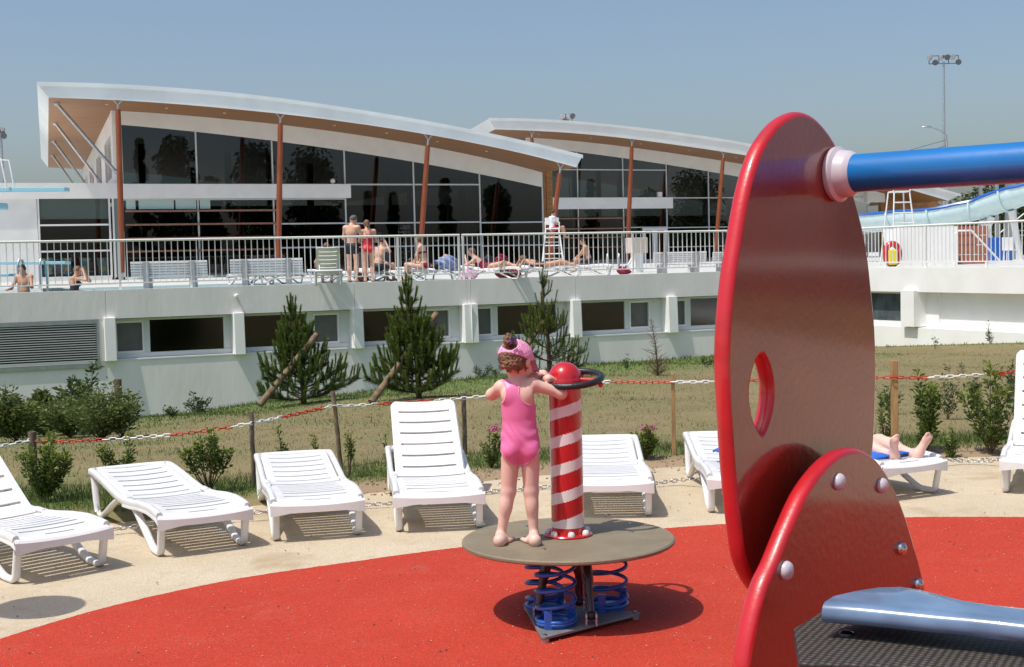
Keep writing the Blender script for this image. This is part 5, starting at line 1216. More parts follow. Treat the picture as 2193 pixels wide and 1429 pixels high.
# ------------------------------------------------------------------ figures: bodies as one implicit surface
def surface(prims, h, lo=None, hi=None, region=None, inflate=0.0, noise=None):
    """prims: ('c', a, b, ra, rb, k) tapered capsule | ('e', c, radii, R, k) ellipsoid.  Surface nets."""
    if lo is None:
        pts = []
        for p in prims:
            if p[0] == 'c': pts += [np.array(p[1]) - max(p[3], p[4]), np.array(p[1]) + max(p[3], p[4]), np.array(p[2]) - max(p[3], p[4]), np.array(p[2]) + max(p[3], p[4])]
            else: pts += [np.array(p[1]) - max(p[2]), np.array(p[1]) + max(p[2])]
        pts = np.array(pts); lo = pts.min(0) - 4 * h - inflate; hi = pts.max(0) + 4 * h + inflate
    n = np.ceil((hi - lo) / h).astype(int) + 1; D = np.full(n, .2, np.float32); ax = [lo[i] + h * np.arange(n[i]) for i in range(3)]
    for p in prims:
        k = p[-1]
        if p[0] == 'c':
            a, b = np.array(p[1], float), np.array(p[2], float); R = max(p[3], p[4]) + k + 3 * h + .01; mn = np.minimum(a, b) - R; mx = np.maximum(a, b) + R
        else:
            c = np.array(p[1], float); R = max(p[2]) + k + 3 * h + .01; mn, mx = c - R, c + R
        i0 = np.clip(((mn - lo) / h).astype(int), 0, n - 1); i1 = np.clip(((mx - lo) / h).astype(int) + 2, 1, n)
        if (i1 <= i0).any(): continue
        X, Y, Z = np.meshgrid(*[ax[q][i0[q]:i1[q]].astype(np.float32) for q in range(3)], indexing='ij')
        if p[0] == 'c':
            ab = b - a; L2 = float(ab @ ab) + 1e-12; t = np.clip(((X - a[0]) * ab[0] + (Y - a[1]) * ab[1] + (Z - a[2]) * ab[2]) / L2, 0, 1)
            d = np.sqrt((X - a[0] - t * ab[0]) ** 2 + (Y - a[1] - t * ab[1]) ** 2 + (Z - a[2] - t * ab[2]) ** 2) - (p[3] + (p[4] - p[3]) * t)
        else:
            r = np.array(p[2], float); Rm = np.eye(3) if p[3] is None else np.array(p[3]); q = [X - c[0], Y - c[1], Z - c[2]]; l = [sum(Rm[j][i] * q[j] for j in range(3)) for i in range(3)]
            k0 = np.sqrt(sum((l[i] / r[i]) ** 2 for i in range(3))); k1 = np.sqrt(sum((l[i] / r[i] ** 2) ** 2 for i in range(3))) + 1e-9; d = k0 * (k0 - 1) / k1
        sl_ = tuple(slice(i0[q], i1[q]) for q in range(3)); o = D[sl_]; hh = np.maximum(k - np.abs(o - d), 0) / k; D[sl_] = np.minimum(o, d) - hh * hh * k * .25
    if inflate or region is not None or noise is not None:
        X, Y, Z = np.meshgrid(*[a.astype(np.float32) for a in ax], indexing='ij')
        if noise is not None: D = D + noise(X, Y, Z)
        D = D - inflate
        if region is not None: D = np.maximum(D, region(X, Y, Z))
    return nets(D, lo, h)
def nets(D, lo, h):
    s = D < 0; n = D.shape; c = [s[i:n[0] - 1 + i, j:n[1] - 1 + j, k:n[2] - 1 + k] for i in (0, 1) for j in (0, 1) for k in (0, 1)]
    cnt = sum(q.astype(np.int8) for q in c); act = (cnt > 0) & (cnt < 8); idx = np.full(act.shape, -1, np.int64); ids = np.argwhere(act); idx[act] = np.arange(len(ids))
    P = np.zeros((len(ids), 3)); W_ = np.zeros(len(ids)); I, J, K = ids.T
    for a in range(3):
        for b in ((0, 0), (0, 1), (1, 0), (1, 1)):
            o0 = [0, 0, 0]; others = [q for q in range(3) if q != a]; o0[others[0]], o0[others[1]] = b; o1 = list(o0); o1[a] = 1
            d0 = D[I + o0[0], J + o0[1], K + o0[2]]; d1 = D[I + o1[0], J + o1[1], K + o1[2]]; m = (d0 < 0) != (d1 < 0); t = np.where(m, d0 / (d0 - d1 + 1e-12), 0); q = np.array(o0, float)[None] * np.ones((len(ids), 1)); q[:, a] = t; P += q * m[:, None]; W_ += m
    P = P / W_[:, None] + ids; V = lo + P * h; F_ = []
    for a in range(3):
        u, v = [q for q in range(3) if q != a]; s0 = [slice(None)] * 3; s1 = [slice(None)] * 3; s0[a] = slice(0, n[a] - 1); s1[a] = slice(1, n[a]); A, B = s[tuple(s0)], s[tuple(s1)]; e = np.argwhere(A != B)
        e = e[(e[:, u] > 0) & (e[:, v] > 0) & (e[:, u] < n[u] - 1) & (e[:, v] < n[v] - 1)]
        def g(du, dv): q = e.copy(); q[:, u] += du; q[:, v] += dv; return idx[q[:, 0], q[:, 1], q[:, 2]]
        quad = np.stack([g(-1, -1), g(0, -1), g(0, 0), g(-1, 0)], 1); flip = A[e[:, 0], e[:, 1], e[:, 2]]
        if a == 1: flip = ~flip
        quad = np.where(flip[:, None], quad, quad[:, ::-1]); F_.append(quad)
    return V, np.concatenate(F_)
def smooth_v(V, F_, it=2, lam=.5):
    for _ in range(it):
        S_ = np.zeros_like(V); C_ = np.zeros(len(V))
        for i in range(4):
            a, b = F_[:, i], F_[:, (i + 1) % 4]; np.add.at(S_, a, V[b]); np.add.at(C_, a, 1); np.add.at(S_, b, V[a]); np.add.at(C_, b, 1)
        V = V * (1 - lam) + lam * S_ / np.maximum(C_, 1)[:, None]
    return V
def surf_obj(name, prims, h, mtl, parent, it=2, **k):
    V, F_ = surface(prims, h, **k); V = smooth_v(V, F_, it); iv = np.array(wmat(parent).inverted()); V = V @ iv[:3, :3].T + iv[:3, 3]
    me = bpy.data.meshes.new(name); me.from_pydata(V.tolist(), [], F_.tolist()); me.polygons.foreach_set('use_smooth', [True] * len(me.polygons)); me.materials.append(mtl); return link(name, me, parent)
def rotx(a): c, s = math.cos(a), math.sin(a); return np.array([[1, 0, 0], [0, c, -s], [0, s, c]])
def roty(a): c, s = math.cos(a), math.sin(a); return np.array([[c, 0, s], [0, 1, 0], [-s, 0, c]])
def rotz(a): c, s = math.cos(a), math.sin(a); return np.array([[c, -s, 0], [s, c, 0], [0, 0, 1]])
# ------------------------------------------------------------------ the girl on the platform
def girl():
    Yc = float(onz(1108, 1160, DZ)[1]); c = lambda x, y, d=0.0: aty(x, y, Yc + d)
    t = thing('person', 'small girl in pink swimsuit and cap, seen from behind, holding the steering ring', 'person', (c(1110, 900)[0], Yc, DZ))
    k = .018; K2 = .05; C_ = lambda a, b, r1, r2, kk=k: ('c', a, b, r1, r2, kk); E_ = lambda p, r, R=None, kk=k: ('e', p, r, R, kk)
    torso = [E_(c(1108, 838), (.060, .045, .050), kk=K2), E_(c(1110, 866), (.073, .053, .070), kk=K2), E_(c(1112, 908, .006), (.073, .057, .085), kk=K2), E_(c(1114, 946, .004), (.083, .063, .070), kk=K2),
             E_(c(1094, 966, -.022), (.043, .041, .045), kk=.022), E_(c(1135, 966, -.022), (.043, .041, .045), kk=.022), C_(c(1076, 829), c(1138, 824), .031, .031, .025), E_(c(1088, 848, -.035), (.03, .018, .035)), E_(c(1128, 846, -.035), (.03, .018, .035))]
    legs = [C_(c(1093, 985), c(1089, 1052, .004), .043, .034), C_(c(1136, 985), c(1137, 1052, .004), .043, .034), C_(c(1089, 1052, .004), c(1072, 1152, 0), .0345, .0185, .012), C_(c(1137, 1052, .004), c(1144, 1152, 0), .0345, .0185, .012),
            E_(c(1084, 1084, -.012), (.024, .022, .042), None, .02), E_(c(1139, 1084, -.012), (.024, .022, .042), None, .02)]
    feet = []
    for hx, tx, an in ((1067, 1096, 1071), (1149, 1119, 1144)):
        h_, t_ = onz(hx, 1171, DZ), onz(tx, 1153, DZ); d = (t_ - h_); d = d / np.linalg.norm(d); Lf = .145; pr = np.array((-d[1], d[0], 0)); inn = 1 if tx > hx else -1
        feet += [C_(c(an, 1146, 0), h_ + WZ * .026 + d * .02, .0205, .023), E_(h_ + WZ * .020 + d * .018, (.021, .021, .021)), C_(h_ + d * .02 + WZ * .024, h_ + d * .095 + WZ * .015, .022, .017), C_(h_ + d * .02 + WZ * .013, h_ + d * .10 + WZ * .010, .014, .011)]
        for i, (off, ln, r) in enumerate(((.018, .150, .0095), (.007, .143, .0072), (-.003, .138, .0068), (-.012, .130, .0065), (-.020, .120, .006))):
            s_ = h_ + d * .088 + pr * off * inn * -1 + WZ * .010; feet.append(C_(s_, h_ + d * ln + pr * off * inn * -1.15 + WZ * .008, r * 1.15, r, .006))
    hc = c(1106, 772, .018); f = unit(np.array((.5, .8, -.30))); rgt = unit(np.cross(f, WZ)); upv = np.cross(rgt, f); Rm = np.stack([rgt, f, upv], 1)
    L_ = lambda a, b, cc: hc + rgt * a + f * b + upv * cc
    head = [E_(L_(0, -.012, .008), (.070, .082, .076), Rm), E_(L_(0, .020, -.028), (.054, .055, .052), Rm), E_(L_(0, .052, -.058), (.022, .02, .018), Rm), C_(L_(0, .068, -.014), L_(0, .084, -.028), .008, .011, .012), E_(L_(.033, .045, -.035), (.024, .022, .022), Rm), E_(L_(-.033, .045, -.035), (.024, .022, .022), Rm),
            C_(L_(-.014, .070, -.047), L_(.014, .070, -.047), .007, .007, .006), C_(c(1107, 806, .005), c(1107, 830, -.004), .033, .037, .02)]
    for sg in (-1, 1): head += [E_(L_(sg * .071, -.010, -.012), (.008, .016, .024), Rm, .008), E_(L_(sg * .074, -.016, -.010), (.006, .010, .021), Rm, .005)]
    sr_, er, wr_ = c(1142, 824, 0), c(1202, 843, .02), c(1200, 824, .085)
    ringp = rc + np.array((RR * math.cos(3.75), RR * math.sin(3.75), .022 * math.sin(3.75))); ringq = rc + np.array((RR * math.cos(2.9), RR * math.sin(2.9), 0))
    sl_, el_ = c(1072, 830, 0), c(1053, 845, .055)
    def arm(s, e, wv, hp, out):
        P = [C_(s, e, .029, .0235), C_(e, e * .45 + wv * .55, .025, .022), C_(e * .45 + wv * .55, wv, .023, .0165)]
        palm = hp + WZ * .024 - out * .004; P += [C_(wv, palm, .0165, .018), E_(palm, (.022, .024, .014), None, .012)]
        tg = np.cross(out, WZ)
        for i, (o_, r, ln) in enumerate(((-.021, .0068, .9), (-.007, .0074, 1.05), (.007, .0072, 1.0), (.020, .0062, .8))):
            a = palm + tg * o_ + out * .014; b = hp + tg * o_ * 1.05 + out * .026 * ln + WZ * .012; d = hp + tg * o_ + out * .022 * ln - WZ * .014; P += [C_(a, b, r, r, .004), C_(b, d, r, r * .9, .003)]
        a = palm - tg * .016 - out * .012; b = hp - tg * .026 - out * .020 + WZ * .002; P += [C_(a, b, .0085, .0075, .005), C_(b, b + tg * .014 - WZ * .016 + out * .006, .0075, .0065, .003)]
        return P
    o1 = unit(np.array((CX, CY, 0)) - np.array((ringp[0], ringp[1], 0))); o2 = unit(np.array((CX, CY, 0)) - np.array((ringq[0], ringq[1], 0)))
    wl_ = ringq + np.array((-.055, -.035, .012)); arms = arm(sr_, er, wr_, ringp, o1) + arm(sl_, el_, wl_, ringq, o2)
    surf_obj('body', torso + legs + feet + head + arms, .0045, M_skin, t, 2)
    S_ = FPX / Yc; ref = c(1110, 900)
    def PXY(X, Z): dz = (Z - ref[2]) * S_; return 1110 + (X - ref[0]) * S_ - .0235 * dz, 900 - dz * 1.0 - .0235 * (X - ref[0]) * S_
    def suit_d(X, Y, Z):
        px, py = PXY(X, Z); ell = lambda cx, cy, a, b: (1 - np.sqrt(((px - cx) / a) ** 2 + ((py - cy) / b) ** 2)) * min(a, b)
        d = np.maximum(ell(1059, 838, 24, 31), ell(1143, 834, 31.5, 32)); d = np.maximum(d, ell(1101, 797, 20, 20)); d = np.maximum(d, 801 - py)
        d = np.maximum(d, np.where(py < 862, np.abs(px - 1103) - 34, -50)); g = 997 - 41 * (np.abs(px - 1113) / 47) ** 2.0; d = np.maximum(d, (py - g) * .75); return (d / S_).astype(np.float32)
    wr = lambda X, Y, Z: (.0017 * np.sin(120 * Z + 75 * X + 5 * np.sin(30 * X)) * np.clip(1 - np.abs(Z - ref[2] + .06) / .09, 0, 1)).astype(np.float32)
    st = torso + legs[:2]
    surf_obj('swimsuit', st, .0042, M_pink, t, 2, inflate=.0035, region=suit_d, noise=wr)
    surf_obj('piping', st, .0030, M_pinkl, t, 1, inflate=.0048, region=lambda X, Y, Z: np.maximum(suit_d(X, Y, Z) - .0008, -(suit_d(X, Y, Z) + .0052)))
    # hair: back of the head below the cap, curly edge; bun through the opening of the cap
    curl = lambda X, Y, Z: (.0035 * np.sin(170 * X + 3 * np.sin(140 * Z)) * np.sin(150 * Z + 2 * np.sin(120 * X)) + .002 * np.sin(330 * X + 200 * Y) * np.sin(300 * Z)).astype(np.float32)
    def hair_d(X, Y, Z):
        px, py = PXY(X, Z); face = ((X - hc[0]) * f[0] + (Y - hc[1]) * f[1] + (Z - hc[2]) * f[2]) - .038; low = (py - (793 + 4 * np.sin(px * .33) + 3 * np.sin(px * .8) - .004 * (px - 1100) ** 2)) / S_; return np.maximum(face, low).astype(np.float32)
    surf_obj('hair', [E_(L_(0, -.014, .006), (.0735, .085, .080), Rm), E_(L_(0, -.045, -.035), (.052, .045, .04), Rm)], .0038, M_hair, t, 1, region=hair_d, noise=curl)
    bn = c(1089, 730, -.048); surf_obj('hair_bun', [E_(bn, (.022, .022, .023)), E_(bn + np.array((.004, .006, .018)), (.015, .016, .018)), C_(bn, L_(0, -.06, .05), .018, .02)], .0038, M_hair, t, 1, noise=curl)
    def cap_d(X, Y, Z):
        u = (X - hc[0]) * rgt[0] + (Y - hc[1]) * rgt[1] + (Z - hc[2]) * rgt[2]; v = (X - hc[0]) * f[0] + (Y - hc[1]) * f[1] + (Z - hc[2]) * f[2]; w_ = (X - hc[0]) * upv[0] + (Y - hc[1]) * upv[1] + (Z - hc[2]) * upv[2]
        px, py = PXY(X, Z); low = .012 - w_ + .10 * np.maximum(-v - .02, 0) * 0 - .12 * (u / .075) ** 2 * .1; back_open = np.where(Y < hc[1] + .0, (1 - np.sqrt(((px - 1091) / 17) ** 2 + ((py - 733) / 13) ** 2)) * 13 / S_, -1)
        return np.maximum(low, back_open).astype(np.float32)
    shell = [E_(L_(0, -.010, .012), (.079, .091, .082), Rm)]
    surf_obj('cap', shell, .0038, M_pinkc, t, 2, region=lambda X, Y, Z: np.maximum(cap_d(X, Y, Z), -(np.sqrt((((X - hc[0]) * rgt[0] + (Y - hc[1]) * rgt[1] + (Z - hc[2]) * rgt[2]) / .074) ** 2 + (((X - hc[0]) * f[0] + (Y - hc[1]) * f[1] + (Z - hc[2]) * f[2] + .010) / .086) ** 2 + (((X - hc[0]) * upv[0] + (Y - hc[1]) * upv[1] + (Z - hc[2]) * upv[2] - .012) / .077) ** 2) - 1) * .075).astype(np.float32))
    m = MB(); vs = []; fs = []; na, nr = 17, 5      # visor
    for i in range(na):
        a = -1.15 + 2.3 * i / (na - 1)
        for j in range(nr):
            r = j / (nr - 1); p0 = L_(.079 * math.sin(a), -.010 + .091 * math.cos(a), .018); p1 = L_(.062 * math.sin(a) * 1.05, .058 + .095 * math.cos(a) ** .6, -.012 - .022 * math.sin(a) ** 2); p = p0 * (1 - r) + p1 * r + upv * .006 * math.sin(r * 3.14)
            vs += [p, p - upv * .004]
    for i in range(na - 1):
        for j in range(nr - 1):
            a = 2 * (i * nr + j); b = 2 * ((i + 1) * nr + j); fs += [(a, a + 2, b + 2, b), (a + 1, b + 1, b + 3, a + 3)]
    for i in range(na - 1):
        a = 2 * (i * nr + nr - 1); b = 2 * ((i + 1) * nr + nr - 1); fs.append((a, a + 1, b + 1, b))
    m.add(vs, fs); m.build('cap_visor', M_pinkc, t, smooth=True)
    m = MB()
    for dx in (-.008, .009):
        cc = c(1099, 729, -.080) + np.array((dx, 0, 0)); m.box(cc, .009, .008, .034, (1, .1, .1), (0, 1, 0), (.12, 0, 1)); m.box(cc + WZ * .019, .005, .006, .010)
    m.build('hair_clip', M_clip, t, bevel=.002)
    m = MB()
    for sg in (-1, 1): m.sphere(L_(sg * .024, .060, -.008), .009, 10, 8)
    m.build('eye', M_whitep, t, smooth=True); m = MB()
    for sg in (-1, 1): m.sphere(L_(sg * .0245, .0655, -.008), .0048, 8, 6)
    m.build('iris', M_suitk, t, smooth=True)
girl()

# ------------------------------------------------------------------ bathers on the terrace
BASE = dict(pel=(0, 0, .95), bel=(0, .01, 1.10), che=(0, .0, 1.30), nek=(0, .0, 1.47), hed=(0, .02, 1.63), shL=(-.18, 0, 1.42), shR=(.18, 0, 1.42), elL=(-.24, -.02, 1.14), elR=(.24, -.02, 1.14), haL=(-.22, .10, .92), haR=(.22, .10, .92),
            hiL=(-.09, 0, .92), hiR=(.09, 0, .92), knL=(-.10, .02, .50), knR=(.10, .02, .50), anL=(-.10, -.02, .08), anR=(.10, -.02, .08), toL=(-.12, .16, .03), toR=(.12, .16, .03))
def person(label, loc, rz, pose, skin, hair, clothes=(), sex='m', scale=1.0, group='bathers on the terrace', long_hair=0, h=.013, extra=None, look=None):
    J = dict(BASE); J.update(pose); R = rotz(rz); loc = np.array(loc, float); J = {k_: loc + R @ (np.array(v, float) * scale) for k_, v in J.items()}; s = scale
    t = thing('person', label, 'person', loc, 0, group); k = .05 * s; C_ = lambda a, b, r1, r2, kk=k: ('c', J[a] if isinstance(a, str) else a, J[b] if isinstance(b, str) else b, r1 * s, r2 * s, kk)
    sh = .052 if sex == 'm' else .042; wv = 1.0 if sex == 'm' else .86
    up = unit(J['nek'] - J['pel']); side = unit(J['shR'] - J['shL']); fr = np.cross(up, side); Rm = np.stack([side, fr, up], 1); q = look if look is not None else None
    hu = unit(J['hed'] - J['nek']); hs_ = unit(side - (side @ hu) * hu); 
    if look: hs_ = unit(rotz(look) @ hs_)
    hf = np.cross(hu, hs_); RH = np.stack([hs_, hf, hu], 1); E_ = lambda p, r, RR_=Rm, kk=k: ('e', p, tuple(v * s for v in r), RR_, kk)
    hipw = .155 if sex == 'm' else .165
    torso = [E_(J['pel'], (hipw, .115, .12)), E_(J['bel'], (.135 * wv, .10, .14)), E_(J['che'], (.165 * wv, .115, .17)), C_('shL', 'shR', .065 * wv, .065 * wv)]
    if sex != 'm': torso += [E_(J['che'] + side * sg * .07 * s + fr * .09 * s - up * .02 * s, (.055, .05, .055), kk=.03) for sg in (-1, 1)] + [E_(J['pel'] + side * sg * .075 * s - fr * .06 * s - up * .03 * s, (.085, .085, .085), kk=.03) for sg in (-1, 1)]
    thigh = [C_('hiL', 'knL', .088, .056), C_('hiR', 'knR', .088, .056)]
    limbs = [C_('knL', 'anL', .056, .036), C_('knR', 'anR', .056, .036), C_(J['knL'] * .75 + J['anL'] * .25, J['knL'] * .6 + J['anL'] * .4, .058, .055), C_(J['knR'] * .75 + J['anR'] * .25, J['knR'] * .6 + J['anR'] * .4, .058, .055), C_('anL', 'toL', .038, .028), C_('anR', 'toR', .038, .028),
             C_('shL', 'elL', sh, .038, .03), C_('shR', 'elR', sh, .038, .03), C_('elL', 'haL', .038, .026, .02), C_('elR', 'haR', .038, .026, .02), C_('che', 'nek', .08, .062), C_('nek', 'hed', .056, .052, .03)]
    for sd_, o_ in (('L', -1), ('R', 1)):
        d = unit(J['ha' + sd_] - J['el' + sd_]); pv = unit(np.cross(d, up) + 1e-3); hp = J['ha' + sd_] + d * .045 * s; limbs.append(('e', hp, (.036 * s, .026 * s, .045 * s), np.stack([pv, unit(np.cross(d, pv)), d], 1), .02))
        for i in range(4): a = hp + pv * (i - 1.5) * .019 * s + d * .03 * s; limbs.append(('c', a, a + d * (.055 - .006 * abs(i - 1.3)) * s - unit(np.cross(d, pv)) * .012 * s, .0105 * s, .008 * s, .006))
        limbs.append(('c', hp - pv * o_ * .025 * s, hp - pv * o_ * .05 * s + d * .04 * s, .011 * s, .009 * s, .01))
        f_ = unit(J['to' + sd_] - J['an' + sd_])
        sp_d = unit(side - (side @ f_) * f_); limbs.append(('e', J['to' + sd_] - f_ * .012 * s, (.042 * s, .022 * s, .038 * s), np.stack([sp_d, np.cross(f_, sp_d), f_], 1), .02))
        for i in range(5): a = J['to' + sd_] + sp_d * (i - 2) * .0185 * s + f_ * (.012 - .006 * abs((i - 2) * o_ + 1)) * s; limbs.append(('c', a, a + f_ * .03 * s, .0105 * s, .0095 * s, .004))
    H = J['hed']; head = [E_(H, (.074, .094, .105), RH, .02), E_(H - hu * .065 * s + hf * .03 * s, (.052, .055, .055), RH, .03), ('c', H + hf * .088 * s - hu * .005 * s, H + hf * .112 * s - hu * .035 * s, .012 * s, .016 * s, .012)] + [E_(H + hs_ * sg * .076 * s - hu * .01 * s, (.012, .02, .032), RH, .01) for sg in (-1, 1)]
    head.append(('c', H + hf * .092 * s - hs_ * .02 * s - hu * .065 * s, H + hf * .092 * s + hs_ * .02 * s - hu * .065 * s, .010 * s, .010 * s, .008))
    allp = torso + thigh + limbs + head
    surf_obj('body', allp, h * s, skin, t, 2)
    def hd(X, Y, Z):
        v = (X - H[0]) * hf[0] + (Y - H[1]) * hf[1] + (Z - H[2]) * hf[2]; w_ = (X - H[0]) * hu[0] + (Y - H[1]) * hu[1] + (Z - H[2]) * hu[2]; return np.minimum(np.maximum(v - .035 * s, -w_ - (.03 + long_hair) * s), .03 * s + v * .6 - w_ * .9 + .02).astype(np.float32)
    hp = [E_(H + hu * .012 * s - hf * .008 * s, (.084, .102, .108), RH, .02)]
    if long_hair: hp.append(('c', H - hf * .06 * s, H - hf * .085 * s - hu * long_hair * s * .9, .06 * s, .035 * s, .03))
    surf_obj('hair', hp, .010 * s, hair, t, 1, region=hd, noise=lambda X, Y, Z: (.003 * np.sin(110 * X + 60 * Z) * np.sin(90 * Y + 40 * Z)).astype(np.float32))
    m = MB(); m.sphere(H + hf * .088 * s + hs_ * .03 * s + hu * .01 * s, .009 * s, 6, 5); m.sphere(H + hf * .088 * s - hs_ * .03 * s + hu * .01 * s, .009 * s, 6, 5); m.build('eye', M_suitk, t)
    for cl in clothes:
        if cl[0] == 'trunks':
            P = [torso[0]] + [('c', J['hi' + q], J['hi' + q] * (1 - cl[2]) + J['kn' + q] * cl[2], .088 * s, (.088 - .03 * cl[2]) * s, k) for q in 'LR']
            surf_obj('trunks', P, .012 * s, cl[1], t, 1, inflate=.010 * s, region=lambda X, Y, Z: ((X - J['pel'][0]) * up[0] + (Y - J['pel'][1]) * up[1] + (Z - J['pel'][2]) * up[2] - .10 * s).astype(np.float32))
        if cl[0] == 'suit':
            def rg_(X, Y, Z):
                u = (X - J['che'][0]) * side[0] + (Y - J['che'][1]) * side[1] + (Z - J['che'][2]) * side[2]; w_ = (X - J['che'][0]) * up[0] + (Y - J['che'][1]) * up[1] + (Z - J['che'][2]) * up[2]; v = (X - J['che'][0]) * fr[0] + (Y - J['che'][1]) * fr[1] + (Z - J['che'][2]) * fr[2]
                top = np.where(v < .02, w_ + .07 * s - .10 * s * np.clip(1 - np.abs(np.abs(u) - .05 * s) / (.02 * s), 0, 1) * 0, w_ - .05 * s); strap = np.maximum(np.abs(np.abs(u) * 1.0 - (.035 + np.clip(w_, 0, .2) * .35) * s) - .010 * s, w_ - .19 * s)
                leg = -(w_ + .48 * s) + (np.abs(u) / (.16 * s)) ** 2 * .11 * s; return np.maximum(np.minimum(top, strap), leg).astype(np.float32)
            surf_obj('swimsuit', torso + [('c', J['hiL'], J['hiL'] * .8 + J['knL'] * .2, .088 * s, .08 * s, k), ('c', J['hiR'], J['hiR'] * .8 + J['knR'] * .2, .088 * s, .08 * s, k)], .011 * s, cl[1], t, 1, inflate=.008 * s, region=rg_)
        if cl[0] == 'bikini':
            surf_obj('bikini_bottom', [torso[0]] + torso[-2:], .012 * s, cl[1], t, 1, inflate=.008 * s, region=lambda X, Y, Z: (np.abs((X - J['pel'][0]) * up[0] + (Y - J['pel'][1]) * up[1] + (Z - J['pel'][2]) * up[2] + .03 * s) - .075 * s).astype(np.float32))
            surf_obj('bikini_top', torso[2:-2], .012 * s, cl[1], t, 1, inflate=.008 * s, region=lambda X, Y, Z: (np.abs((X - J['che'][0]) * up[0] + (Y - J['che'][1]) * up[1] + (Z - J['che'][2]) * up[2] + .03 * s) - .03 * s).astype(np.float32))
        if cl[0] == 'shirt':
            P = torso + [('c', J['sh' + q], J['sh' + q] * .45 + J['el' + q] * .55, .06 * s, .056 * s, k) for q in 'LR']; surf_obj('shirt', P, .012 * s, cl[1], t, 1, inflate=.014 * s, region=lambda X, Y, Z: (((X - J['nek'][0]) * up[0] + (Y - J['nek'][1]) * up[1] + (Z - J['nek'][2]) * up[2]) - .01 * s).astype(np.float32))
    return t
def dk(px, D): p = aty(px, 560, D); return (float(p[0]), float(p[1]), ZD + .002)
V = lambda **k_: k_
person('grey haired man in black trunks standing with his back to us on the terrace', dk(755, 34.4), -.35, V(elR=(.26, .06, 1.15), haR=(.18, .24, 1.10), elL=(-.25, .02, 1.15), haL=(-.16, .22, 1.08), hed=(.04, .04, 1.62)), M_skin3, M_hairg, [('trunks', M_suitk, .28)], 'm', 1.0, look=-.5)
person('woman in a red swimsuit standing beside the grey haired man', dk(789, 34.4), .25, V(elR=(.24, .06, 1.14), haR=(.14, .22, 1.12), elL=(-.24, .05, 1.14), haL=(-.14, .22, 1.10), hed=(-.01, .05, 1.62)), M_skin3, M_hair, [('suit', M_suitr)], 'f', .93, long_hair=.12)
SIT = V(pel=(0, 0, .42), bel=(0, .04, .56), che=(0, .10, .76), nek=(0, .16, .93), hed=(0, .22, 1.08), shL=(-.18, .12, .88), shR=(.18, .12, .88), elL=(-.22, .28, .66), elR=(.22, .28, .66), haL=(-.12, .48, .52), haR=(.12, .48, .52), hiL=(-.09, .02, .40), hiR=(.09, .02, .40), knL=(-.12, .46, .46), knR=(.12, .46, .46), anL=(-.12, .48, .08), anR=(.12, .48, .08), toL=(-.13, .66, .03), toR=(.13, .66, .03))
person('dark haired man in black shorts sitting bent forward beside the woman in red', dk(808, 35.6), -.7, {**SIT, 'elR': (.26, .22, .82), 'haR': (.10, .24, 1.06)}, M_skin3, M_haird, [('trunks', M_suitk, .55)], 'm', .98)
person('brown haired woman in a bikini sitting sideways on a lounger', dk(908, 35.4), 1.25, {**SIT, 'pel': (0, 0, .45), 'bel': (0, .01, .60), 'che': (0, .05, .80), 'nek': (0, .09, .96), 'hed': (0, .15, 1.12), 'shL': (-.16, .06, .91), 'shR': (.16, .06, .91), 'elL': (-.2, .14, .70), 'elR': (.2, .14, .70), 'haL': (-.14, .20, .50), 'haR': (.14, .20, .50)}, M_skin3, M_hair, [('bikini', M_maroon)], 'f', .97, long_hair=.1)
person('swimmer in dark trunks sitting far back by the glazing', dk(1262, 47), 1.3, SIT, M_skin2, M_haird, [('trunks', M_suitk, .5)], 'm', .98)
LIE = V(pel=(0, .95, .36), bel=(0, 1.12, .37), che=(0, 1.30, .42), nek=(0, 1.46, .48), hed=(0, 1.60, .54), shL=(-.17, 1.40, .45), shR=(.17, 1.40, .45), elL=(-.30, 1.25, .40), elR=(.30, 1.25, .40), haL=(-.26, 1.02, .40), haR=(.26, 1.02, .40), hiL=(-.09, .92, .36), hiR=(.09, .92, .36), knL=(-.11, .50, .46), knR=(.11, .50, .38), anL=(-.12, .12, .36), anR=(.12, .12, .36), toL=(-.17, .02, .50), toR=(.17, .02, .50))
person('sunbather with light brown hair and bent arms lying on a lounger behind the railing', dk(1118, 35.3), 1.2, {**LIE, 'hed': (0, 1.5, .78), 'nek': (0, 1.42, .64), 'che': (0, 1.28, .50), 'shL': (-.17, 1.36, .56), 'shR': (.17, 1.36, .56), 'elL': (-.34, 1.5, .42), 'haL': (-.14, 1.62, .62), 'elR': (.34, 1.45, .42), 'haR': (.36, 1.7, .42)}, M_skin3, M_hair, [('suit', M_maroon)], 'f', .95, long_hair=.06)
person('sunbather lying with one knee raised on a lounger under the railing gap', dk(1000, 36.6), 1.35, {**LIE, 'knL': (-.11, .58, .66), 'anL': (-.12, .30, .36), 'toL': (-.13, .14, .34)}, M_skin3, M_haird, [('trunks', M_suitk, .5)], 'm', .97)
person('sunbather stretched out on the lounger below the lifeguard chair', dk(1238, 36.8), 1.4, LIE, M_skin2, M_hair, [('suit', M_suitk)], 'f', .95, long_hair=.05)
person('sunbather leaning back in the raised lounger, seen from behind', dk(700, 34.6), .15, {**SIT, 'pel': (0, .1, .40), 'bel': (0, .06, .52), 'che': (0, -.02, .68), 'nek': (0, -.06, .84), 'hed': (0, -.06, 1.0), 'shL': (-.18, -.04, .80), 'shR': (.18, -.04, .80), 'elL': (-.3, .1, .6), 'elR': (.3, .1, .6), 'haL': (-.3, .3, .5), 'haR': (.3, .3, .5)}, M_skin3, M_hair, [('trunks', M_clothl, .6)], 'm', .95)
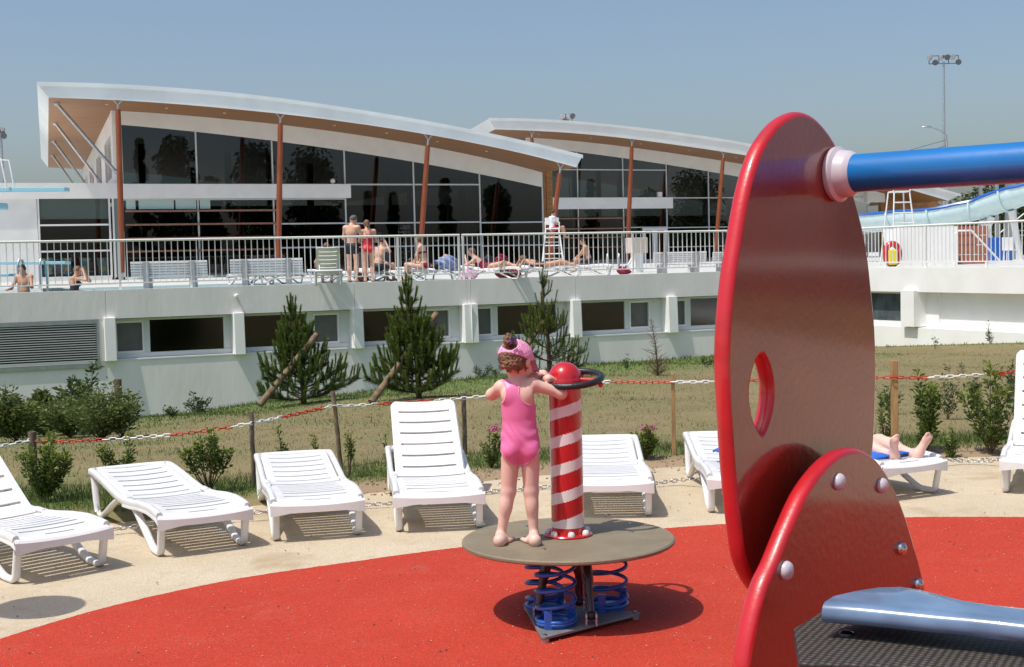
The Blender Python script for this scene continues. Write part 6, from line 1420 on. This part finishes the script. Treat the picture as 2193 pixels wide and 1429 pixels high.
# in and beside the pool on the left
pl = dk(50, 31.9); person('bare chested swimmer climbing out of the pool between the ladder rails', (pl[0], pl[1], ZD - 1.04), math.pi - .25, V(elL=(-.28, .12, 1.18), haL=(-.30, .26, 1.22), elR=(.28, .10, 1.16), haR=(.26, .26, 1.14), hed=(0, .06, 1.60)), M_skin2, M_haird, [('trunks', M_suitk, .5)], 'm', 1.0, group=None)
person('tanned woman in a dark swimsuit by the pool, hands at her face', (lambda q: (q[0], q[1], ZD - .22))(dk(160, 31.6)), -1.5, {**SIT, 'pel': (0, 0, .12), 'bel': (0, -.04, .26), 'che': (0, -.02, .46), 'nek': (0, .02, .62), 'hed': (0, .06, .76), 'shL': (-.17, 0, .58), 'shR': (.17, 0, .58), 'elL': (-.2, .3, .50), 'elR': (.2, .3, .52), 'haL': (-.06, .2, .74), 'haR': (.06, .22, .72), 'hiL': (-.09, .03, .1), 'hiR': (.09, .03, .1), 'knL': (-.1, .42, .22), 'knR': (.1, .42, .2), 'anL': (-.1, .8, .06), 'anR': (.1, .8, .06), 'toL': (-.1, .9, .1), 'toR': (.1, .9, .1)}, M_skin2, M_hair, [('suit', M_suitk)], 'f', .95, group=None)
# lifeguard on the chair
def lifeguard_chair(px, D, hgt, label, rz=0.0, deckz=ZD):
    p = dk(px, D); t = thing('lifeguard_chair', label, 'lifeguard chair', p, rz); R = rotz(rz); o = np.array(p); G = lambda x, y, z: o + R @ np.array((x, y, z)); w0, w1 = .48, .28
    for sx in (-1, 1):
        for sy in (-1, 1): m = MB(); m.tube([G(sx * w0, sy * w0 * 1.2, 0), G(sx * w1, sy * w1, hgt)], .026, 8); m.build('leg', M_white, t, smooth=50)
    n = int(hgt / .32)
    for i in range(1, n):
        z = hgt * i / n; w = w0 + (w1 - w0) * i / n; m = MB(); wy = w0 * 1.2 + (w1 - w0 * 1.2) * i / n; m.cyl(G(-w, -wy, z), G(w, -wy, z), .022, 8); m.build('rung', M_white, t, smooth=50)
    m = MB(); m.box(G(0, 0, hgt + .02), .62, .58, .05); m.build('seat', M_white, t, bevel=.01)
    m = MB(); m.tube([G(-.3, -.28, hgt + .02), G(-.3, -.28, hgt + .28), G(-.3, .28, hgt + .30), G(.3, .28, hgt + .30), G(.3, -.28, hgt + .28), G(.3, -.28, hgt + .02)], .022, 8); m.box(G(0, .29, hgt + .35), .6, .04, .3); m.build('armrest', M_white, t, smooth=50)
    for z in (.5, 1.2): w = w0 + (w1 - w0) * z / hgt; m = MB(); m.cyl(G(-w, w * 1.1, z), G(w, w * 1.1, z), .018, 6); m.cyl(G(-w, -w * 1.1, z), G(-w, w * 1.1, z), .018, 6); m.cyl(G(w, -w * 1.1, z), G(w, w * 1.1, z), .018, 6); m.build('brace', M_white, t, smooth=50)
    return p
LCD = 58; lp = lifeguard_chair(1184, LCD, 1.75, 'white ladder chair with the lifeguard sitting on it by the wooden pier')
person('lifeguard in a white shirt sitting sideways on the high chair, arms folded', (lp[0], lp[1], ZD + 1.37), -1.25, {**SIT, 'bel': (0, 0, .56), 'che': (0, .02, .76), 'nek': (0, .03, .93), 'hed': (0, .06, 1.08), 'shL': (-.18, .02, .88), 'shR': (.18, .02, .88), 'elL': (-.22, .1, .64), 'elR': (.22, .1, .64), 'haL': (.02, .26, .62), 'haR': (-.02, .26, .64), 'anL': (-.1, .6, .1), 'anR': (.1, .55, .06)}, M_skin2, M_haird, [('shirt', M_cloth), ('trunks', M_suitr, .5)], 'm', 1.0, group=None)
# person on the seventh lounger: feet towards us
lc7, a7 = place((2003, 1057), 1, 27); s7 = .86
person('person lying on a lounger, bare feet showing right of the red panel', (lc7[0] + .03, lc7[1] + .05, -.05), a7, {k_: v for k_, v in {**LIE, 'anL': (-.09, .17, .36), 'anR': (.10, .12, .36), 'toL': (-.13, .12, .50), 'toR': (.155, .06, .50), 'knL': (-.1, .56, .44), 'knR': (.1, .54, .42)}.items()}, M_skin, M_hair, [('trunks', M_clothb, .5)], 'm', s7, group=None, h=.0062)

# ------------------------------------------------------------------ towels
def towel(name, label, c, rz, w, l, zf, mtl, rows=14, cols=10, fold=.02, seed=0, cat='towel', group=None):
    rg = np.random.default_rng(seed); vs = []; fs = []; R = rotz(rz); c = np.array(c, float)
    for i in range(rows + 1):
        for j in range(cols + 1):
            x = (j / cols - .5) * w; y = (i / rows) * l; z = zf(x, y) + fold * (.5 + .5 * math.sin(9 * x + 5 * y + seed)) * rg.uniform(.6, 1); vs.append(c + R @ np.array((x, y, z)))
    N = len(vs); vs += [v - WZ * .012 for v in vs]; k = cols + 1
    for i in range(rows):
        for j in range(cols): a = i * k + j; fs += [(a, a + 1, a + k + 1, a + k), (N + a, N + a + k, N + a + k + 1, N + a + 1)]
    bd = [j for j in range(cols + 1)] + [i * k + cols for i in range(1, rows + 1)] + [rows * k + j for j in range(cols - 1, -1, -1)] + [i * k for i in range(rows - 1, 0, -1)]
    for a, b in zip(bd, bd[1:] + bd[:1]): fs.append((b, a, N + a, N + b))
    m = MB(); m.add(vs, fs); return tag(m.build(name, mtl, smooth=True), label, cat, group)
def drape(x, y): e = abs(x) - .27; return zprof(max(0, min(1.7, y))) + .004 - (max(0, e) * 2.2)
towel('towel', 'blue towel under the person whose feet show right of the panel', np.array(lc7) + np.array((-.06, .16, 0)), a7, .47, 1.35, lambda x, y: drape(x * .9, y + .17), M_clothb, seed=1)
lc6, a6 = place((1524, 1099), -1, 4); towel('towel', 'crumpled blue towel on the half hidden lounger at the left rim of the red panel', np.array(lc6) + np.array((.06, .42, 0)), a6, .34, .36, lambda x, y: zprof(.45 + y) + .03 + .05 * math.sin(14 * x) ** 2, M_clothb, fold=.05, seed=3)

# ------------------------------------------------------------------ terrace furniture
gt = 'white plastic sun loungers on the terrace'
def dl(px, D, rz, bk, lab, sc=1.22):
    o = lounger(bk, lab, dk(px, D), rz, gt); o.scale = (sc, sc, sc); return o
dl(700, 34.4, math.pi + .15, math.radians(36), 'terrace lounger with raised back seen from behind, left of the standing man'); 
for i, (px, D, rz, bk, lab) in enumerate(((818, 35.9, 1.2, 0, 'terrace lounger in front of the man in black shorts'), (925, 35.6, 1.25, 0, 'terrace lounger with the woman in a bikini on it'), (1010, 36.8, 1.35, 0, 'terrace lounger under the gap between the railings'), (1125, 35.4, 1.2, 0, 'terrace lounger with the sunbather in maroon'), (1245, 37.0, 1.4, 0, 'terrace lounger below the lifeguard chair'), (1310, 37.6, 1.4, 0, 'empty terrace lounger right of the sunbather below the lifeguard'))):
    dl(px, D, rz, bk, lab)
for i, (px, D, col, lab, w) in enumerate(((955, 35.6, M_clothl, 'blue and white towel heaped on a terrace lounger', .6), (1000, 35.5, M_pinkt, 'pale pink towel hanging low behind the railing gap', .5), (1045, 36.6, M_suitk, 'black bag on the terrace lounger left of the maroon one', .35), (1072, 37.2, M_maroon, 'maroon bag standing behind the terrace loungers', .4), (1095, 36.1, M_maroon, 'maroon towel hanging at the foot of the railing', .5), (1337, 37.3, M_maroon, 'dark red bag under the last terrace lounger', .35), (772, 34.6, M_hair, 'brown bag at the feet of the standing man', .35))):
    p = np.array(dk(px, D)) + WZ * (.30 if i in (0, 2) else 0); hgt = (.34, .26, .30, .66, .24, .24, .26)[i]
    k_ = .05; surf = [('e', p + np.array((0, 0, hgt * .55)), (w * .5, .2, hgt * .5), None, k_), ('e', p + np.array((w * .25, .05, hgt * .4)), (w * .3, .18, hgt * .42), None, k_)]
    V_, F_ = surface(surf, .03, noise=lambda X, Y, Z: (.06 * np.sin(16 * X + 19 * Z) * np.sin(23 * Z + 9 * Y + 6 * X)).astype(np.float32)); m = MB(); m.v = [tuple(v) for v in V_]; m.f = [tuple(q) for q in F_]; m.m = [0] * len(m.f)
    tag(m.build('bag' if 'bag' in lab else 'towel', col, smooth=True), lab, 'bag' if 'bag' in lab else 'towel')
def bench(x0, x1, ytop, D, label):
    a, b = dk(x0, D), dk(x1, D); w = b[0] - a[0]; c = np.array(((a[0] + b[0]) / 2, (a[1] + b[1]) / 2, ZD)); zt = float(aty((x0 + x1) / 2, ytop, D)[2]) - ZD
    t = thing('bench', label, 'bench', c, AW * .3, 'wide white slatted benches on the terrace'); rz = AW * .3; R = rotz(rz); G = lambda x, y, z: c + R @ np.array((x, y, z)); ux, uy = R @ np.array((1, 0, 0)), R @ np.array((0, 1, 0))
    for i in range(6): m = MB(); z = .33 + (zt - .35) * i / 5; m.box(G(0, -.30 - .2 * (z - .33), z), w, .03, (zt - .35) / 5 * .86, ux, uy, WZ); m.build('back_slat', M_loung, t, bevel=.006)
    for i in range(5): m = MB(); m.box(G(0, -.20 + .13 * i, .27), w + .2, .115, .04, ux, uy, WZ); m.build('seat_slat', M_loung, t, bevel=.006)
    for sx in (-.3, .3): m = MB(); m.box(G(w * sx, -.40, zt * .5), .14, .06, zt, ux, uy, WZ); m.box(G(w * sx, 0, .12), .12, .6, .24, ux, uy, WZ); m.build('support', M_galv, t)
for (x0, x1, yt, D, lab) in ((286, 445, 560, 33.6, 'wide white slatted bench, leftmost on the terrace'), (496, 648, 555, 34.4, 'wide white slatted bench second from the left on the terrace'), (1392, 1508, 540, 38.9, 'wide white slatted bench left of the red panel rim'), (1518, 1640, 539, 39.6, 'white slatted bench cut off by the red panel')): bench(x0, x1, yt, D, lab)
for (px, lab, rz) in ((506, 'small white lounger end left of the second bench', .6), (632, 'small white lounger end right of the second bench', -.5)): dl(px, 37.2, math.pi + rz, 0, lab, 1.1)
m = MB(); p = np.array(dk(1364, 44)); m.box(p + WZ * .87, .56, .5, .5, (WU + 0), -WN, WZ); bx = thing('cabinet', 'pale beige box cabinet standing by the orange column behind the railing', 'cabinet', p)
m.build('body', mat('beige box', (.55, .47, .40), .7), bx, bevel=.02); m = MB(); m.box(p + WZ * .31, .3, .3, .62, WU, -WN, WZ); m.build('base', M_white, bx)
for px in (1340, 1363): pass
def ladder(pxa, pxb, D, ztop, label):
    a, b = dk(pxa, D), dk(pxb, D); t = thing('pool_ladder', label, 'pool ladder', a)
    for q in (a, b):
        q = np.array(q); m = MB(); m.tube([q + np.array((0, 0, -.5)), q + WZ * (ztop - .15), q + np.array((0, .1, ztop)), q + np.array((0, .35, ztop)), q + np.array((0, .5, ztop - .2)), q + np.array((0, .52, 0))], .03, 8); m.build('rail', M_steel, t, smooth=50)
ladder(37, 84, 33.6, .78, 'steel pool ladder rails around the climbing swimmer'); ladder(1302, 1326, 48, .62, 'steel pool ladder rails near the orange column of the smaller hall')
m = MB(); q0, q1 = aty(1352, 553, 40), aty(1336, 590, 40); m.tube([aty(1358, 545, 40), aty(1330, 594, 40)], .03, 6); tag(m.build('leaning_pole', M_white), 'white pole leaning beside the beige cabinet behind the railing', 'pole')
# diving boards on the left
def board(label, px0, px1, y, D, th, stand):
    a, b = aty(px0, y, D), aty(px1, y - 1, D); t = thing('diving_board', label, 'diving board', (a[0], a[1], ZD), 0, 'pale blue diving boards'); m = MB(); c = (a + b) / 2; ux = unit(b - a); m.box(c, float(np.linalg.norm(b - a)), .5, th, ux, unit(np.cross(WZ, ux)), WZ); m.build('board', M_lblue, t, bevel=.015)
    m = MB(); m.box((a[0] + .2, a[1], (a[2] + ZD) / 2), .16, .16, a[2] - ZD, None, None, None); m.build('stand', M_white, t)
    if stand:
        for dy in (-.35, .35): m = MB(); m.tube([(a[0] - .3, a[1] + dy, a[2]), (a[0] + .5, a[1] + dy, a[2] + 1.0), (a[0] + 1.1, a[1] + dy, a[2] + .95), (a[0] + 1.25, a[1] + dy, a[2])], .03, 8); m.build('handrail', M_white, t, smooth=50)
        m = MB(); m.box((a[0] - .2, a[1], a[2] - .55), 2.4, .9, .22); m.build('landing', M_lblue, t, bevel=.05)
board('high pale blue diving board reaching in from the left edge', -60, 144, 407, 44, .13, True)
board('low pale blue diving board behind the swimmers', -60, 146, 564, 40, .09, False); board('lowest short diving board at the left edge', -60, 27, 590, 36, .07, False)
# water slide, kiosk and the rest on the right
def slide():
    D0 = 62; pts = [(1780, 478, 66), (1850, 472, 64), (1890, 470, 62), (1960, 464, 60), (2003, 462, 59), (2050, 452, 58.5), (2105, 440, 58), (2160, 422, 57), (2193, 412, 56.5), (2260, 394, 56), (2330, 378, 57)]
    P = [aty(*q) for q in crv_open(pts, 6)]; t = thing('water_slide', 'white and blue water slide trough descending from the right behind the railing', 'water slide', (P[10][0], P[10][1], ZD)); sec = []
    for q in np.linspace(-math.pi / 2 - .12, math.pi / 2 + .12, 13): sec.append((.72 * math.sin(q), -.72 * math.cos(q) * 1.0))
    out = MB(); n = len(P); vo = []; vi = []; rl = []; rr = []
    for i in range(n):
        tx = unit(P[min(i + 1, n - 1)] - P[max(0, i - 1)]); sd = unit(np.cross(tx, WZ)); fat = 1 + .035 * (i % 9 == 0)
        for a, b in sec: vo.append(P[i] + sd * a * fat + WZ * (b * fat + .15))
        for a, b in sec: vi.append(P[i] + sd * a * .93 + WZ * (b * .93 + .17))
        rl.append(P[i] + sd * sec[0][0] + WZ * (sec[0][1] + .17)); rr.append(P[i] + sd * sec[-1][0] + WZ * (sec[-1][1] + .17))
    k = len(sec); fs = [(i * k + j, (i + 1) * k + j, (i + 1) * k + j + 1, i * k + j + 1) for i in range(n - 1) for j in range(k - 1)]
    for nm, vv, mt_ in (('trough', vo, M_slidew), ('lining', vi, M_slideb)): m = MB(); m.add(vv, fs); m.build(nm, mt_, t, smooth=True)
    for r_ in (rl, rr): m = MB(); m.tube(r_, .07, 6); m.build('blue_edge', M_slideb, t, smooth=50)
    for i in range(6, n - 2, 9):
        m = MB(); tx = unit(P[i + 1] - P[i - 1]); sd = unit(np.cross(tx, WZ)); m.tube([P[i] + sd * a * 1.06 + WZ * (b * 1.06 + .15) for a, b in sec], .05, 5); m.build('flange', M_slidew, t, smooth=50)
    for px, lean in ((1992, .0), (2045, -.6), (2112, .7), (2128, -.7), (2170, .5)):
        c_ = [p for p in P]; j = int(np.argmin([abs((1096.5 + FPX * p[0] / p[1]) - px) for p in P])); a = P[j]; m = MB(); m.tube([a - WZ * .6, np.array((a[0] + lean, a[1] + .3, ZD))], [.16, .11], 10); m.build('support', M_white, t, smooth=50)
    q = aty(2165, 520, 60); m = MB(); m.box((q[0], q[1], ZD + 1.7), .42, .3, 3.4); m.build('support', M_galv, t)
def crv_open(pts, k):
    P = [np.array(p, float) for p in pts]; P = [2 * P[0] - P[1]] + P + [2 * P[-1] - P[-2]]; out = []
    for i in range(1, len(P) - 2):
        for j in range(k): t = j / k; p0, p1, p2, p3 = P[i - 1:i + 3]; out.append(.5 * (2 * p1 + (p2 - p0) * t + (2 * p0 - 5 * p1 + 4 * p2 - p3) * t * t + (3 * p1 - p0 - 3 * p2 + p3) * t ** 3))
    return out + [P[-2]]
slide()
# tower stairs at the right edge
q = aty(2185, 560, 64); t = thing('slide_tower', 'grey steel stair tower of the water slide at the right edge', 'tower', (q[0], q[1], ZD))
for dx in (-1.1, 1.6):
    for dy in (0, 2.2): m = MB(); m.box((q[0] + dx, q[1] + dy, ZD + 1.9), .14, .14, 3.8); m.build('post', M_galv, t)
for i in range(12): m = MB(); m.box((q[0] - 1.0 + i * .28, q[1] + .5, ZD + .2 + i * .22), .30, 1.0, .04); m.build('tread', M_galv, t)
m = MB(); m.tube([(q[0] - 1.1, q[1], ZD + 1.1), (q[0] + 2.4, q[1], ZD + 3.8)], .03, 6); m.build('handrail', M_white, t)
lifeguard_chair(1926, 48, 2.55, 'empty tall white lifeguard chair in front of the water slide', .1)
a, b = dk(1925, 44), dk(2050, 44); kz = float(aty(1990, 486, 44)[2]); t = thing('kiosk', 'plain white kiosk with panel joints behind the right railing', 'kiosk', dk(1988, 44)); w = (b[0] - a[0]) / 5
for i in range(5): m = MB(); m.box((a[0] + w * (i + .5), 44.2, (ZD + kz) / 2), w - .012, .5, kz - ZD); m.build('wall_panel', M_wall, t)
m = MB(); m.box(((a[0] + b[0]) / 2, 45, (ZD + kz) / 2), b[0] - a[0] - .05, 1.6, kz - ZD - .05); m.build('core', M_wall, t)
m = MB(); a, b = dk(2050, 45), dk(2115, 45); kz = float(aty(2080, 484, 45)[2]); t = thing('partition_wall', 'low terracotta tiled wall right of the white kiosk', 'wall', dk(2082, 45)); nx, nz_ = 2, 4; w = (b[0] - a[0]) / nx; hh = (kz - ZD) / nz_
q_ = MB(local=True); q_.box((0, 0, 0), w - .02, .2, hh - .02); tl = q_.build('tile', M_terra, t, bevel=.004); 
for i in range(nx):
    for j in range(nz_):
        o = tl if (i, j) == (0, 0) else add_copy('tile', tl.data, t, Matrix())
        o.location = (a[0] + w * (i + .5) - t.location[0], 0, hh * (j + .5))
def striped_rail(px0, px1, D, label):
    a, b = dk(px0, D), dk(px1, D); t = thing('stair_handrail', label, 'handrail', a); z = ZD + 1.05; m = MB(); m.tube([(a[0], a[1], ZD), (a[0], a[1], z - .1), (a[0] + .12, a[1], z), (a[0] + .5, a[1], z), (b[0], b[1], ZD + .15)], .03, 8); m.build('rail', M_white, t, smooth=50)
striped_rail(2044, 2140, 40, 'white curved handrail sloping down in front of the terracotta wall')
m = MB(); a = np.array(dk(2140, 50)); m.box(a + WZ * .45, .8, .5, .9); tag(m.build('crate', M_slideb, bevel=.02), 'blue plastic crate near the stair tower at the right', 'crate')
m = MB(); a = np.array(dk(2163, 49)); t = thing('plastic_chair', 'white plastic chair beside the blue crate', 'chair', a); m.box(a + WZ * .42, .42, .42, .03); m.box(a + np.array((0, .2, .66)), .42, .03, .45); m.build('seat', M_loung, t, bevel=.01)
for sx in (-.18, .18):
    for sy in (-.18, .18): m = MB(); m.cyl(a + np.array((sx, sy, 0)), a + np.array((sx * .9, sy * .9, .41)), .02, 6); m.build('leg', M_loung, t)
# rescue dummy board: red ring buoy with yellow middle hanging at the lifeguard chair
a = np.array(dk(1911, 43.5)); t = thing('rescue_buoy', 'red rescue buoy with yellow band under the empty lifeguard chair', 'rescue buoy', a); m = MB(); m.tube([a + np.array((.22 * math.cos(q), 0, .40 + .33 * math.sin(q))) for q in np.linspace(0, 6.283, 25)[:-1]], .10, 10, closed=True); m.build('ring', M_redp, t, smooth=True)
M_yel = mat('yellow', (.70, .60, .04), .5)
m = MB(); m.box(a + np.array((0, -.05, .3)), .30, .2, .5); m.build('yellow_pack', M_yel, t, bevel=.05)
